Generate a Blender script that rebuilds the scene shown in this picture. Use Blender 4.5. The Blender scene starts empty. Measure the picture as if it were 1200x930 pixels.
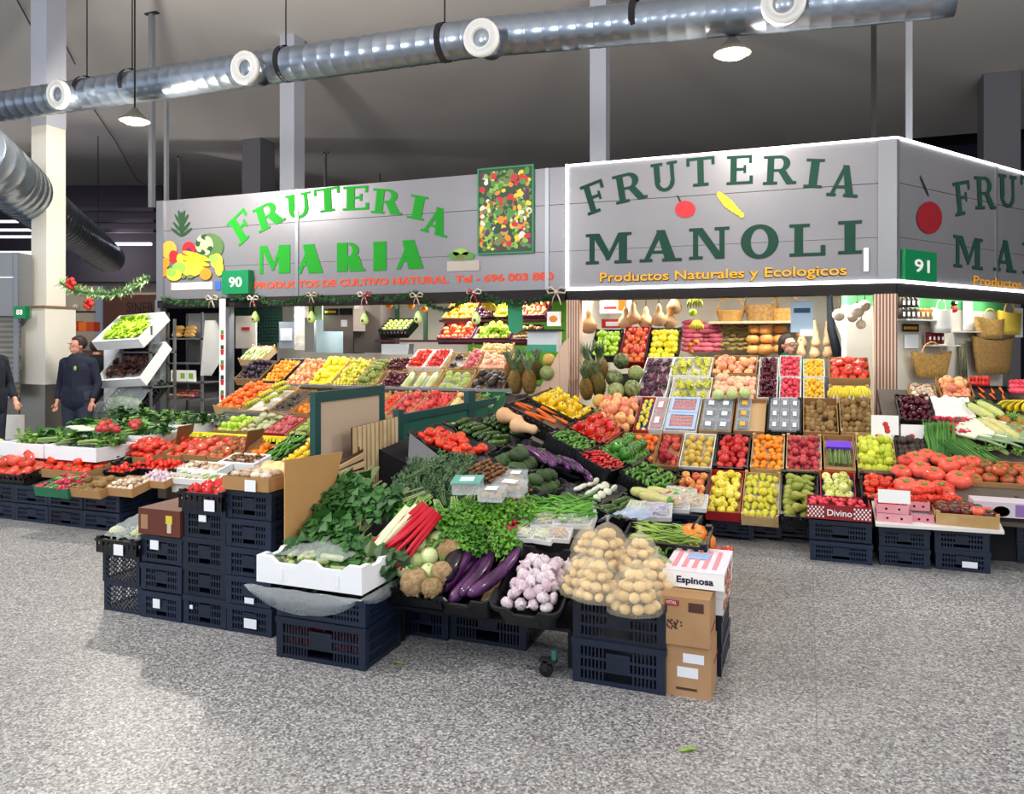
import bpy, bmesh, math, random
from mathutils import Vector, Matrix, Euler, noise
random.seed(7)
PI = math.pi
SC = bpy.context.scene
COL = SC.collection
V = Vector
# ------------------------------------------------------------------ camera geometry (real-space ray helpers)
CH = 1.55; F = 900.0; HY = 400.0; YAW = math.radians(21)
cs, sn = math.cos(YAW), math.sin(YAW)
def ray(px, py):
    a = (px-600)/F
    return V((a*cs-sn, a*sn+cs, (HY-py)/F))
def onY(px, py, Y):
    d = ray(px, py); t = Y/d.y
    return V((d.x*t, Y, CH+d.z*t))
def onX(px, py, X):
    d = ray(px, py); t = X/d.x
    return V((X, d.y*t, CH+d.z*t))
def onZ(px, py, z):
    d = ray(px, py); t = (z-CH)/d.z
    return V((d.x*t, d.y*t, z))
def atT(px, py, t):
    d = ray(px, py)
    return V((d.x*t, d.y*t, CH+d.z*t))
def onP(px, py, pl):
    p0, n = pl
    d = ray(px, py); o = V((0, 0, CH))
    return o + d*((p0-o).dot(n)/d.dot(n))
def planeY(a, b, Y0):      # z = a + b (Y - Y0)
    return (V((0, Y0, a)), V((0, -b, 1)).normalized())
def plane3(p, q, r):
    n = (q-p).cross(r-p).normalized()
    if n.z < 0: n = -n
    return (p, n)
# ------------------------------------------------------------------ materials
MATS = {}
def srgb(c):
    if isinstance(c, str):
        c = c.lstrip('#'); c = [int(c[i:i+2], 16)/255 for i in (0, 2, 4)]
    return tuple((x/12.92 if x <= .04045 else ((x+.055)/1.055)**2.4) for x in c)
def mat(name, c1, rough=.5, metal=0., c2=None, scale=8., var=0., bump=0., trans=0., alpha=1., emit=0., thr=(.35, .65), coat=0., sss=0., ior=1.45, detail=3., bscale=None):
    if name in MATS: return MATS[name]
    m = bpy.data.materials.new(name); m.use_nodes = True
    nt = m.node_tree; N = nt.nodes; L = nt.links
    b = N['Principled BSDF']
    c1 = srgb(c1)
    b.inputs['Roughness'].default_value = rough
    b.inputs['Metallic'].default_value = metal
    b.inputs['IOR'].default_value = ior
    b.inputs['Base Color'].default_value = (*c1, 1)
    if trans: b.inputs['Transmission Weight'].default_value = trans
    if alpha < 1: b.inputs['Alpha'].default_value = alpha
    if coat: b.inputs['Coat Weight'].default_value = coat
    if emit:
        b.inputs['Emission Color'].default_value = (*c1, 1); b.inputs['Emission Strength'].default_value = emit
    src = None
    tc = N.new('ShaderNodeTexCoord')
    if c2 is not None:
        nz = N.new('ShaderNodeTexNoise'); nz.inputs['Scale'].default_value = scale; nz.inputs['Detail'].default_value = detail
        L.new(tc.outputs['Object'], nz.inputs['Vector'])
        oi = N.new('ShaderNodeObjectInfo'); ad = N.new('ShaderNodeMath'); ad.operation = 'MULTIPLY_ADD'
        L.new(oi.outputs['Random'], ad.inputs[0]); ad.inputs[1].default_value = .35; ad.inputs[2].default_value = -.17
        a2 = N.new('ShaderNodeMath'); a2.operation = 'ADD'
        L.new(nz.outputs['Fac'], a2.inputs[0]); L.new(ad.outputs[0], a2.inputs[1])
        mr = N.new('ShaderNodeMapRange'); mr.inputs[1].default_value = thr[0]; mr.inputs[2].default_value = thr[1]
        L.new(a2.outputs[0], mr.inputs[0])
        mx = N.new('ShaderNodeMix'); mx.data_type = 'RGBA'
        mx.inputs[6].default_value = (*c1, 1); mx.inputs[7].default_value = (*srgb(c2), 1)
        L.new(mr.outputs[0], mx.inputs[0]); src = mx.outputs[2]
    if var:
        oi = N.new('ShaderNodeObjectInfo')
        mr = N.new('ShaderNodeMapRange'); mr.inputs[3].default_value = 1-var; mr.inputs[4].default_value = 1+var
        L.new(oi.outputs['Random'], mr.inputs[0])
        hs = N.new('ShaderNodeHueSaturation')
        L.new(mr.outputs[0], hs.inputs['Value'])
        if src: L.new(src, hs.inputs['Color'])
        else: hs.inputs['Color'].default_value = (*c1, 1)
        src = hs.outputs[0]
    if src: L.new(src, b.inputs['Base Color'])
    if bump:
        nz = N.new('ShaderNodeTexNoise'); nz.inputs['Scale'].default_value = bscale or scale*4; nz.inputs['Detail'].default_value = 4
        L.new(tc.outputs['Object'], nz.inputs['Vector'])
        bp = N.new('ShaderNodeBump'); bp.inputs['Strength'].default_value = bump; bp.inputs['Distance'].default_value = .02
        L.new(nz.outputs['Fac'], bp.inputs['Height']); L.new(bp.outputs[0], b.inputs['Normal'])
    MATS[name] = m
    return m
def stripes(name, c1, c2, scale, axis='X', rough=.6, duty=.5, metal=0.):
    if name in MATS: return MATS[name]
    m = bpy.data.materials.new(name); m.use_nodes = True
    nt = m.node_tree; N = nt.nodes; L = nt.links; b = N['Principled BSDF']
    b.inputs['Roughness'].default_value = rough; b.inputs['Metallic'].default_value = metal
    tc = N.new('ShaderNodeTexCoord'); sp = N.new('ShaderNodeSeparateXYZ'); L.new(tc.outputs['Object'], sp.inputs[0])
    mu = N.new('ShaderNodeMath'); mu.operation = 'MULTIPLY'; mu.inputs[1].default_value = scale
    L.new(sp.outputs['XYZ'.index(axis)], mu.inputs[0])
    fr = N.new('ShaderNodeMath'); fr.operation = 'FRACT'; L.new(mu.outputs[0], fr.inputs[0])
    gt = N.new('ShaderNodeMath'); gt.operation = 'GREATER_THAN'; gt.inputs[1].default_value = duty; L.new(fr.outputs[0], gt.inputs[0])
    mx = N.new('ShaderNodeMix'); mx.data_type = 'RGBA'
    mx.inputs[6].default_value = (*srgb(c1), 1); mx.inputs[7].default_value = (*srgb(c2), 1)
    L.new(gt.outputs[0], mx.inputs[0]); L.new(mx.outputs[2], b.inputs['Base Color'])
    MATS[name] = m; return m
# ------------------------------------------------------------------ mesh builder
class MB:
    def __init__(s): s.v = []; s.f = []; s.m = []; s.sm = []; s.mats = []
    def mi(s, m):
        if m is None: return 0
        if m not in s.mats: s.mats.append(m)
        return s.mats.index(m)
    def add(s, vs, fs, m=None, smooth=False):
        o = len(s.v); s.v += [tuple(x) for x in vs]; k = s.mi(m)
        for f in fs: s.f.append([i+o for i in f]); s.m.append(k); s.sm.append(smooth)
        return s
    def box(s, x0, y0, z0, x1, y1, z1, m=None):
        vs = [(x, y, z) for z in (z0, z1) for y in (y0, y1) for x in (x0, x1)]
        return s.add(vs, [(0, 2, 3, 1), (4, 5, 7, 6), (0, 1, 5, 4), (2, 6, 7, 3), (0, 4, 6, 2), (1, 3, 7, 5)], m)
    def hexa(s, p, m=None):    # 8 points: bottom ring 0-3, top ring 4-7
        return s.add(p, [(3, 2, 1, 0), (4, 5, 6, 7), (0, 1, 5, 4), (1, 2, 6, 5), (2, 3, 7, 6), (3, 0, 4, 7)], m)
    def prism(s, poly, z0, z1, m=None):   # polygon in xy
        n = len(poly)
        vs = [(x, y, z0) for x, y in poly]+[(x, y, z1) for x, y in poly]
        fs = [tuple(range(n-1, -1, -1)), tuple(range(n, 2*n))]+[(i, (i+1) % n, n+(i+1) % n, n+i) for i in range(n)]
        return s.add(vs, fs, m)
    def tube(s, pts, rads, seg=8, m=None, cap=True, smooth=True, sq=1.):
        pts = [V(p) for p in pts]
        if not isinstance(rads, (list, tuple)): rads = [rads]*len(pts)
        vs = []; n = len(pts); up = V((0, 0, 1))
        d0 = (pts[1]-pts[0]).normalized()
        if abs(d0.dot(up)) > .9: up = V((1, 0, 0))
        a = d0.cross(up).normalized()
        for i, p in enumerate(pts):
            d = (pts[min(i+1, n-1)]-pts[max(i-1, 0)]).normalized()
            a = (a-d*a.dot(d)).normalized(); b = d.cross(a)
            for k in range(seg):
                t = 2*PI*k/seg
                vs.append(p+(a*math.cos(t)+b*math.sin(t)*sq)*rads[i])
        fs = [(i*seg+k, i*seg+(k+1) % seg, (i+1)*seg+(k+1) % seg, (i+1)*seg+k) for i in range(n-1) for k in range(seg)]
        if cap: fs += [tuple(range(seg-1, -1, -1)), tuple(range((n-1)*seg, n*seg))]
        return s.add(vs, fs, m, smooth)
    def lathe(s, prof, seg=12, m=None, rib=0, ribn=5, mtx=None, smooth=True, wob=0):
        vs = []; n = len(prof)
        for r, z in prof:
            for k in range(seg):
                t = 2*PI*k/seg; rr = r*(1+rib*(abs(math.cos(ribn*t/2))-.5)+wob*random.uniform(-1, 1))
                vs.append((rr*math.cos(t), rr*math.sin(t), z))
        fs = [(i*seg+k, i*seg+(k+1) % seg, (i+1)*seg+(k+1) % seg, (i+1)*seg+k) for i in range(n-1) for k in range(seg)]
        if prof[0][0] > 1e-5: fs.append(tuple(range(seg-1, -1, -1)))
        if prof[-1][0] > 1e-5: fs.append(tuple(range((n-1)*seg, n*seg)))
        if mtx: vs = [mtx @ V(v) for v in vs]
        return s.add(vs, fs, m, smooth)
    def ball(s, c, r, seg=10, rings=6, m=None, sc=(1, 1, 1), wob=0):
        vs = [(c[0], c[1], c[2]-r*sc[2])]
        for i in range(1, rings):
            ph = PI*i/rings
            for k in range(seg):
                t = 2*PI*k/seg; rr = r*(1+wob*random.uniform(-1, 1))
                vs.append((c[0]+rr*sc[0]*math.sin(ph)*math.cos(t), c[1]+rr*sc[1]*math.sin(ph)*math.sin(t), c[2]-rr*sc[2]*math.cos(ph)))
        vs.append((c[0], c[1], c[2]+r*sc[2]))
        fs = [(0, 1+(k+1) % seg, 1+k) for k in range(seg)]
        for i in range(rings-2):
            for k in range(seg):
                a = 1+i*seg; b = a+seg
                fs.append((a+k, a+(k+1) % seg, b+(k+1) % seg, b+k))
        a = 1+(rings-2)*seg
        fs += [(a+k, a+(k+1) % seg, len(vs)-1) for k in range(seg)]
        return s.add(vs, fs, m, True)
    def xf(s, mtx, start=0):
        s.v[start:] = [tuple(mtx @ V(v)) for v in s.v[start:]]; return s
    def mesh(s, name, mats=None):
        me = bpy.data.meshes.new(name); me.from_pydata(s.v, [], s.f)
        for m in (mats or s.mats): me.materials.append(m)
        me.polygons.foreach_set('material_index', s.m)
        me.polygons.foreach_set('use_smooth', s.sm)
        me.update(); return me
    def obj(s, name, parent=None, mtx=None, mats=None):
        return link(name, s.mesh(name, mats), parent, mtx)
def link(name, data, parent=None, mtx=None):
    o = bpy.data.objects.new(name, data); COL.objects.link(o)
    if parent is not None: o.parent = parent
    if mtx is not None: o.matrix_local = mtx
    return o
LAB = set()
def tag(o, label, cat, group=None, kind=None):
    if label: o['label'] = label
    if cat: o['category'] = cat
    if group: o['group'] = group
    if kind: o['kind'] = kind
    return o
def struct(o): o['kind'] = 'structure'; return o
def empty(name, loc=(0, 0, 0), label=None, cat=None, group=None, mtx=None):
    o = bpy.data.objects.new(name, None); COL.objects.link(o); o.empty_display_size = .05
    if mtx is not None: o.matrix_world = mtx
    else: o.location = loc
    return tag(o, label, cat, group)
def T(x, y, z): return Matrix.Translation((x, y, z))
def RZ(a): return Matrix.Rotation(a, 4, 'Z')
def RX(a): return Matrix.Rotation(a, 4, 'X')
def RY(a): return Matrix.Rotation(a, 4, 'Y')
def frame(o, u, v):
    u = u.normalized(); n = u.cross(v).normalized(); v = n.cross(u)
    m = Matrix((u, v, n)).transposed().to_4x4(); m.translation = o
    return m
def R(a, b): return random.uniform(a, b)
# ------------------------------------------------------------------ produce prototypes: unit size about 1, long things lie along X
ITEM = {}
STEM = mat('stem_brown', '#5a4022', .8)
CALYX = mat('calyx_green', '#3f7a2a', .6, c2='#5c9a3a', scale=20)
def proto(key, name, mb, parts=(), long=False, h=1., cat='fruit'):
    ITEM[key] = dict(name=name, me=mb.mesh(name), parts=[(n, p.mesh(n)) for n, p in parts], long=long, h=h, cat=cat)
APPLE = [(0, -.40), (.12, -.44), (.27, -.45), (.42, -.32), (.5, -.05), (.49, .15), (.42, .33), (.27, .43), (.13, .42), (.04, .34), (0, .31)]
def apple(key, name, c1, c2, scale=2.2, thr=(.35, .65)):
    b = MB(); b.lathe(APPLE, 12, mat(key, c1, .28, c2=c2, scale=scale, thr=thr, var=.1, coat=.2))
    b.tube([(0, 0, .32), (.03, 0, .5)], .025, 4, STEM); proto(key, name, b, h=.9)
def roundf(key, name, c1, c2, sc=(1, 1, 1), rough=.4, wob=0, scale=4, long=False, bump=0, stem=None, cat='fruit', seg=10, rings=7, var=.12, thr=(.35, .65)):
    b = MB(); b.ball((0, 0, 0), .5, seg, rings, mat(key, c1, rough, c2=c2, scale=scale, var=var, bump=bump, thr=thr), sc, wob)
    if stem: b.tube([(0, 0, .44*sc[2]), (0, 0, .53*sc[2])], .05, 5, stem)
    proto(key, name, b, long=long, h=sc[2], cat=cat)
apple('green_apple', 'green_apple', '#9cc42a', '#b8d84a')
apple('red_apple', 'red_apple', '#b3161f', '#d8433a')
apple('yellow_apple', 'yellow_apple', '#f2d21a', '#e3e03a')
apple('pink_apple', 'pink_apple', '#d2493f', '#e8a858')
apple('gala_apple', 'striped_red_apple', '#c22c30', '#ea7a3e')
apple('golden_apple', 'golden_apple', '#ecd838', '#f0e468')
apple('pale_apple', 'pale_green_apple', '#c4cc58', '#dcdf92')
roundf('paper_pack', 'white_food_pack', '#e6e4d8', '#d4dcc0', sc=(1, .62, .34), long=True, cat='pack')
apple('russet_apple', 'russet_pear', '#9c8448', '#b99a55')
apple('peach_fruit', 'peach', '#e8846a', '#f0b878')
roundf('orange', 'orange', '#f07a10', '#f8941e', stem=CALYX, bump=.2, scale=6)
roundf('mandarin', 'mandarin', '#f28a14', '#f5a32a', sc=(1, 1, .86), stem=CALYX)
roundf('persimmon', 'persimmon', '#ef5f1a', '#f4822e', sc=(1, 1, .8), stem=CALYX)
roundf('lemon', 'lemon', '#f0d820', '#e2dc3c', sc=(1.25, .9, .9), long=True)
roundf('lime', 'yellow_green_lime', '#b4c832', '#d6d84a', sc=(1.1, .95, .95), long=True)
roundf('kiwi', 'kiwi', '#7c5f34', '#96784a', sc=(1.15, .9, .9), rough=.8, long=True, bump=.3)
roundf('potato', 'potato', '#dcb878', '#e8cc94', sc=(1.2, .9, .8), rough=.7, wob=.04, long=True, cat='vegetable')
roundf('red_potato', 'red_potato', '#b8505a', '#c96a68', sc=(1.15, .9, .85), rough=.6, long=True, cat='vegetable')
roundf('plum', 'plum', '#3a1830', '#571f3a', rough=.35)
roundf('red_plum', 'red_plum', '#a8243a', '#c44a4e', rough=.3)
roundf('fig', 'dark_fig', '#241a28', '#3a2a3a', sc=(1, 1, 1.1), rough=.5)
roundf('cherry', 'cherry', '#3d0d1c', '#5e1226', rough=.2, seg=8, rings=5)
roundf('blueberry', 'blueberry', '#1e2440', '#2e3458', rough=.5, seg=6, rings=4)
roundf('cherry_tomato', 'cherry_tomato', '#d0201a', '#e03c26', rough=.2, seg=8, rings=5, stem=CALYX, cat='vegetable')
roundf('red_berry', 'red_berry', '#d42a3e', '#e8566a', rough=.3, seg=8, rings=5)
roundf('yellow_tomato', 'yellow_cherry_tomato', '#f2b41a', '#f6c83a', rough=.25, seg=8, rings=5, cat='vegetable')
roundf('passion_fruit', 'passion_fruit', '#d8c05a', '#c8a040', rough=.5)
roundf('mango', 'mango', '#b4682e', '#7c8438', sc=(1.35, .95, .85), long=True)
roundf('green_fig', 'green_fig', '#8c9440', '#6f7a34', sc=(1.15, .95, .95), rough=.6, long=True)
roundf('avocado', 'avocado', '#2e4424', '#3e5a2c', sc=(1.3, .9, .9), rough=.55, long=True, bump=.3)
roundf('dark_avocado', 'dark_avocado', '#2c2420', '#43352c', sc=(1.25, .9, .9), rough=.5, long=True, bump=.3)
roundf('melon', 'cantaloupe_melon', '#d8b464', '#c8a050', sc=(1, 1, .95), rough=.7, bump=.4, seg=14, rings=10)
roundf('watermelon', 'watermelon', '#3c4a24', '#8a9458', rough=.4, seg=14, rings=10, scale=5)
roundf('kohlrabi', 'pale_green_turnip', '#b9cf86', '#d4dfa6', sc=(1, 1, .92), rough=.45, stem=CALYX, cat='vegetable', seg=14, rings=10)
roundf('chestnut', 'brown_nut', '#6a4426', '#8a6038', sc=(1, .9, .7), rough=.4, seg=6, rings=4)
roundf('egg', 'pale_pink_fruit', '#e8c8a0', '#f0a890', sc=(1.1, 1, .95), long=True)
roundf('mushroom_ball', 'mushroom', '#b09070', '#e0d4c0', sc=(1, 1, .7), rough=.8, cat='vegetable')
roundf('olive', 'brown_olive', '#6a6a30', '#4a3c20', seg=6, rings=4)
def custom(key, name, fn, **k):
    b = MB(); parts = fn(b) or (); proto(key, name, b, parts, **k)
def _tomato(c1, c2, rib, nm):
    def f(b):
        b.lathe([(0, -.32), (.2, -.36), (.42, -.22), (.52, 0), (.46, .2), (.28, .32), (.1, .28), (0, .24)], 18, mat(nm, c1, .18, c2=c2, scale=2., var=.1, coat=.3), rib, 7)
        for k in range(5):
            a = 2*PI*k/5
            b.add([(0, 0, .27), (.07*math.cos(a-.6), .07*math.sin(a-.6), .31), (.24*math.cos(a), .24*math.sin(a), .34), (.07*math.cos(a+.6), .07*math.sin(a+.6), .31)], [(0, 1, 2, 3)], CALYX)
    return f
custom('tomato', 'tomato', _tomato('#d62814', '#e8442a', .06, 'tomato_red'), h=.68, cat='vegetable')
custom('beef_tomato', 'beef_tomato', _tomato('#d83a2c', '#e2604a', .22, 'tomato_pink'), h=.68, cat='vegetable')
custom('orange_tomato', 'orange_red_tomato', _tomato('#e0561e', '#c83a1c', .1, 'tomato_orange'), h=.68, cat='vegetable')
custom('dark_tomato', 'dark_ribbed_tomato', _tomato('#3a1a1c', '#7a2420', .24, 'tomato_black'), h=.68, cat='vegetable')
custom('green_tomato', 'green_shouldered_tomato', _tomato('#8a5a2c', '#c0502c', .2, 'tomato_brown'), h=.68, cat='vegetable')
def _pom(b):
    b.ball((0, 0, 0), .5, 12, 8, mat('pomegranate_skin', '#b4283c', .35, c2='#d4604c', scale=3, var=.1))
    b.lathe([(.12, .42), (.09, .5), (.16, .6)], 8, MATS['pomegranate_skin'])
custom('pomegranate', 'pomegranate', _pom)
def _pear(c1, c2, nm):
    def f(b):
        b.lathe([(0, -.5), (.16, -.48), (.3, -.36), (.35, -.18), (.3, .02), (.19, .22), (.15, .38), (.09, .46), (0, .48)], 12, mat(nm, c1, .45, c2=c2, scale=4, var=.1))
        b.tube([(0, 0, .46), (.04, 0, .62)], .02, 4, STEM)
        b.xf(RY(PI/2))
    return f
custom('pear', 'green_pear', _pear('#8c9a3c', '#a8a84c', 'pear_green'), long=True, h=.7)
custom('yellow_pear', 'yellow_green_pear', _pear('#c8c832', '#d8c84a', 'pear_yellow'), long=True, h=.7)
custom('red_pear', 'red_pear', _pear('#a83a44', '#c86a50', 'pear_red'), long=True, h=.7)
custom('squash', 'butternut_squash', lambda b: b.lathe([(0, -.5), (.15, -.48), (.26, -.36), (.28, -.2), (.2, 0), (.16, .2), (.17, .38), (.1, .48), (0, .5)], 14, mat('squash_tan', '#d8a878', .5, c2='#e0b88c', scale=3)).tube([(0, 0, .46), (0, 0, .6)], .04, 6, STEM).xf(RY(PI/2)) and None, long=True, h=.55, cat='vegetable')
def _longv(c1, c2, nm, r, bend, cap, prof):
    def f(b):
        pts = []; rr = []
        n = len(prof)
        for i, (x, k) in enumerate(prof):
            pts.append((x-.5, bend*(4*(x-.5)**2), 0)); rr.append(max(k*r, .004))
        b.tube(pts, rr, 10, mat(nm, c1, .25, c2=c2, scale=6, var=.1, coat=.3))
        p = MB()
        e = pts[-1]
        p.tube([(e[0]-.06, e[1]-bend*.2, 0), (e[0]-.01, e[1], 0), (e[0]+.07, e[1]+.03, 0)], [r*.75, r*.45, r*.22], 7, cap)
        return [('calyx', p)]
    return f
P1 = [(0, .1), (.02, .5), (.08, .85), (.25, 1), (.5, .95), (.75, .8), (.92, .6), (1, .4)]
P2 = [(0, .1), (.02, .6), (.08, .92), (.3, 1), (.6, 1), (.9, .95), (.97, .7), (1, .4)]
custom('aubergine', 'long_aubergine', _longv('#2c0f30', '#5a2a5e', 'aubergine_purple', .085, .09, CALYX, P1), long=True, h=.17, cat='vegetable')
custom('black_aubergine', 'dark_aubergine', _longv('#1c1020', '#2c1a30', 'aubergine_black', .15, .03, CALYX, P1), long=True, h=.3, cat='vegetable')
custom('courgette', 'courgette', _longv('#28461e', '#47682e', 'courgette_green', .12, .04, CALYX, P2), long=True, h=.24, cat='vegetable')
custom('cucumber', 'pale_cucumber', _longv('#aebc7a', '#c8d09a', 'cucumber_pale', .13, .03, CALYX, P2), long=True, h=.26, cat='vegetable')
custom('chilli', 'red_chilli', _longv('#c01824', '#d83038', 'chilli_red', .1, .08, CALYX, P1[::-1] and [(0, .1), (.2, .5), (.5, .8), (.85, 1), (1, .6)]), long=True, h=.2, cat='vegetable')
custom('green_pepper_long', 'long_green_pepper', _longv('#3c7a24', '#58963a', 'pepper_green', .11, .1, CALYX, [(0, .1), (.2, .5), (.5, .8), (.85, 1), (1, .6)]), long=True, h=.22, cat='vegetable')
custom('maize_cob', 'pale_corn_cob', _longv('#d8cc8a', '#b8c070', 'corn_husk', .14, .0, CALYX, P1), long=True, h=.28, cat='vegetable')
def _carrot(b):
    b.tube([(-.5, 0, 0), (-.2, .01, 0), (.2, 0, 0), (.45, 0, 0), (.5, 0, 0)], [.01, .05, .085, .1, .06], 8, mat('carrot_orange', '#e8701c', .5, c2='#d85c14', scale=8))
custom('carrot', 'carrot', _carrot, long=True, h=.2, cat='vegetable')
def _bean(b):
    b.tube([(-.5, .03, 0), (-.3, 0, .0), (0, -.03, .01), (.3, 0, 0), (.5, .05, 0)], [.008, .035, .04, .035, .01], 6, mat('bean_green', '#7ca03c', .45, c2='#9cb858', scale=3, var=.15))
custom('green_bean', 'green_bean', _bean, long=True, h=.1, cat='vegetable')
def _broad(b):
    b.tube([(-.5, .03, 0), (-.3, 0, .0), (0, -.03, .01), (.3, 0, 0), (.5, .05, 0)], [.01, .05, .055, .05, .012], 6, mat('pod_green', '#4c8a28', .4, c2='#6aa63c', scale=3, var=.15))
custom('broad_bean', 'green_pod', _broad, long=True, h=.12, cat='vegetable')
custom('asparagus', 'asparagus_spear', lambda b: b.tube([(-.5, 0, 0), (.25, 0, 0), (.38, 0, 0), (.5, 0, 0)], [.03, .028, .036, .006], 6, mat('asparagus_green', '#7c9450', .5, c2='#5a6e3c', scale=10)) and None, long=True, h=.07, cat='vegetable')
def _pepper(c1, c2, nm):
    def f(b):
        b.lathe([(0, -.46), (.2, -.5), (.36, -.38), (.42, 0), (.44, .28), (.34, .42), (.14, .42), (0, .34)], 16, mat(nm, c1, .15, c2=c2, scale=2, var=.08, coat=.4), .22, 4)
        b.tube([(0, 0, .34), (0, 0, .48), (.06, 0, .62)], [.08, .05, .05], 6, CALYX)
    return f
custom('yellow_pepper', 'yellow_pepper', _pepper('#f4c010', '#f8d430', 'pepper_yellow'), h=1, cat='vegetable')
custom('red_pepper', 'red_pepper', _pepper('#c8141c', '#dc3026', 'pepper_red'), h=1, cat='vegetable')
custom('green_pepper', 'green_pepper', _pepper('#2c6a20', '#4a8a30', 'pepper_bell_green'), h=1, cat='vegetable')
def _garlic(b):
    m = mat('garlic_skin', '#e8e0e2', .55, c2='#c9aebc', scale=5, var=.06)
    b.lathe([(0, -.3), (.2, -.34), (.42, -.26), (.5, -.06), (.42, .14), (.2, .3), (.08, .42), (.06, .62), (.03, .66)], 18, m, .18, 8)
custom('garlic', 'garlic_bulb', _garlic, h=.7, cat='vegetable')
def _celeriac(b):
    m = mat('celeriac_skin', '#cdae80', .85, c2='#a5865c', scale=7, bump=.8, var=.08)
    b.ball((0, 0, 0), .5, 18, 12, m, (1, 1, .92), .035)
    for i in range(16):
        a = R(0, 2*PI); z = R(-.42, -.1); r = .48*math.sqrt(max(0, 1-(z/.48)**2))
        b.ball((r*math.cos(a), r*math.sin(a), z), R(.04, .08), 6, 4, m)
    for i in range(6): b.tube([(R(-.1, .1), R(-.1, .1), .4), (R(-.16, .16), R(-.16, .16), .56)], [.05, .03], 5, CALYX)
custom('celeriac', 'celeriac_root', _celeriac, cat='vegetable')
def _banana(n, c1, c2, nm):
    def f(b):
        m = mat(nm, c1, .45, c2=c2, scale=3, var=.06); tip = mat('banana_tip', '#4a3a18', .8)
        for k in range(n):
            st = len(b.v); pts = [(.42*math.cos(t)-.1, 0, .42*math.sin(t)-.2) for t in [(-.35+i*.26)*1.35 for i in range(7)]]
            b.tube(pts, [.028, .06, .078, .082, .075, .05, .028], 8, m)
            b.tube([pts[0], (pts[0][0]-.01, 0, pts[0][2]-.03)], .022, 5, tip)
            b.xf(T(0, (k-(n-1)/2)*.125, 0)@RX((k-(n-1)/2)*.05)@RZ((k-(n-1)/2)*.05), st)
        b.v = [(x, y*(1-.62*max(0, min(1, (z+.1)/.35))), z) for x, y, z in b.v]
        b.box(-.1, -.025*n, .16, -.03, .025*n, .25, m)
    return f
custom('banana_hand', 'banana_bunch', _banana(6, '#ecc81e', '#dcd03a', 'banana_yellow'))
custom('green_banana', 'green_banana_bunch', _banana(6, '#a8b428', '#c8bc2c', 'banana_green'))
def _grapes(c1, c2, nm):
    def f(b):
        m = mat(nm, c1, .25, c2=c2, scale=3, var=.1)
        for i in range(52):
            x = R(-.5, .45); w = .3*(1-(x+.5)*.75); a = R(0, PI*2); rr = w*math.sqrt(R(.2, 1))
            b.ball((x, rr*math.cos(a), rr*abs(math.sin(a))*.8), .075, 6, 4, m)
        b.tube([(-.45, 0, .1), (-.68, .03, .15)], .02, 4, STEM)
    return f
custom('white_grapes', 'white_grape_bunch', _grapes('#b8c038', '#d0cc5c', 'grape_green'), long=True, h=.4)
custom('black_grapes', 'dark_grape_bunch', _grapes('#3c1a34', '#6a2c48', 'grape_black'), long=True, h=.4)
custom('vine_tomatoes', 'vine_tomato_cluster', lambda b: [b.ball((R(-.4, .4), R(-.2, .2), R(0, .12)), .17, 8, 6, mat('vine_tomato_red', '#cc2418', .2, c2='#e04a30', scale=3)) for _ in range(9)] and None, long=True, h=.4, cat='vegetable')
# pineapple: body and crown of leaves
def _pine(b):
    m = mat('pineapple_skin', '#9c6c28', .6, c2='#5c5a24', scale=9, bump=.9, var=.1)
    prof = [(0, -.5)]+[(.3*math.sin(PI*(.12+.8*i/14))**.6*(1.05 if i % 2 else .95), -.5+i/14) for i in range(15)]+[(0, .5)]
    b.lathe(prof, 16, m, .1, 12)
    p = MB(); g = mat('pineapple_leaf', '#4a6a4a', .5, c2='#7c8c66', scale=5, var=.1)
    for i in range(36):
        a = i*2.4; l = R(.6, 1.05)*(1-.3*i/30); o = .7-.6*i/30
        d = V((math.cos(a), math.sin(a), 0)); q = V((-math.sin(a), math.cos(a), 0))*.045
        p0 = V((0, 0, .47))+d*.08; p1 = p0+d*l*.35*o+V((0, 0, l*.55)); p2 = p0+d*l*.8*o+V((0, 0, l*.85))
        p.add([p0-q, p0+q, p1+q*.8, p1-q*.8, p2], [(0, 1, 2, 3), (3, 2, 4)], g)
    return [('leaf_crown', p)]
custom('pineapple', 'pineapple', _pine)
# leafy bunches
def leaf(b, p0, d, up, l, w, m, curl=.3, seg=3):
    d = d.normalized(); s = d.cross(up).normalized()
    L = []; Rr = []
    for i in range(seg+1):
        t = i/seg; ww = w*math.sin(PI*(.12+.85*t))*.5
        c = p0+d*l*t+up*(curl*l*t*(1-t)*1.5)-V((0, 0, 1))*curl*l*t*t*.5
        j = V((R(-1, 1), R(-1, 1), R(-1, 1)))*w*.08
        L.append(c-s*ww+up*ww*.3+j); Rr.append(c+s*ww+up*ww*.3-j)
    vs = L+Rr; n = seg+1
    b.add(vs, [(i, i+1, n+i+1, n+i) for i in range(seg)], m, False)
def _bunch(nm, c1, c2, n=60, lw=(.16, .26), lvs=.16, stemcol='#9ab86a', spread=.22, st=(.0, .35), stems=8, srad=.016):
    def f(b):      # stems at -x, leaves towards +x
        m = mat(nm, c1, .5, c2=c2, scale=5, var=.1); sm = mat(nm+'_stem', stemcol, .5)
        for i in range(stems):
            y = R(-.06, .06); z = R(-.05, .05)
            b.tube([(-.5, y, z), (0, y*2, z*1.4), (.35, y*3.4, z*2+.02)], [srad, srad*.8, srad*.4], 5, sm)
        for i in range(n):
            x = R(st[0]-.1, .45); a = R(0, 2*PI); w = spread*R(.2, 1)
            p0 = V((x, w*math.cos(a), w*.6*math.sin(a)))
            d = V((R(.0, 1), R(-1, 1), R(-.3, 1)))
            leaf(b, p0, d, V((0, 0, 1)), R(*lw), lvs*R(.7, 1.2), m, .4, 2)
    return f
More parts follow.
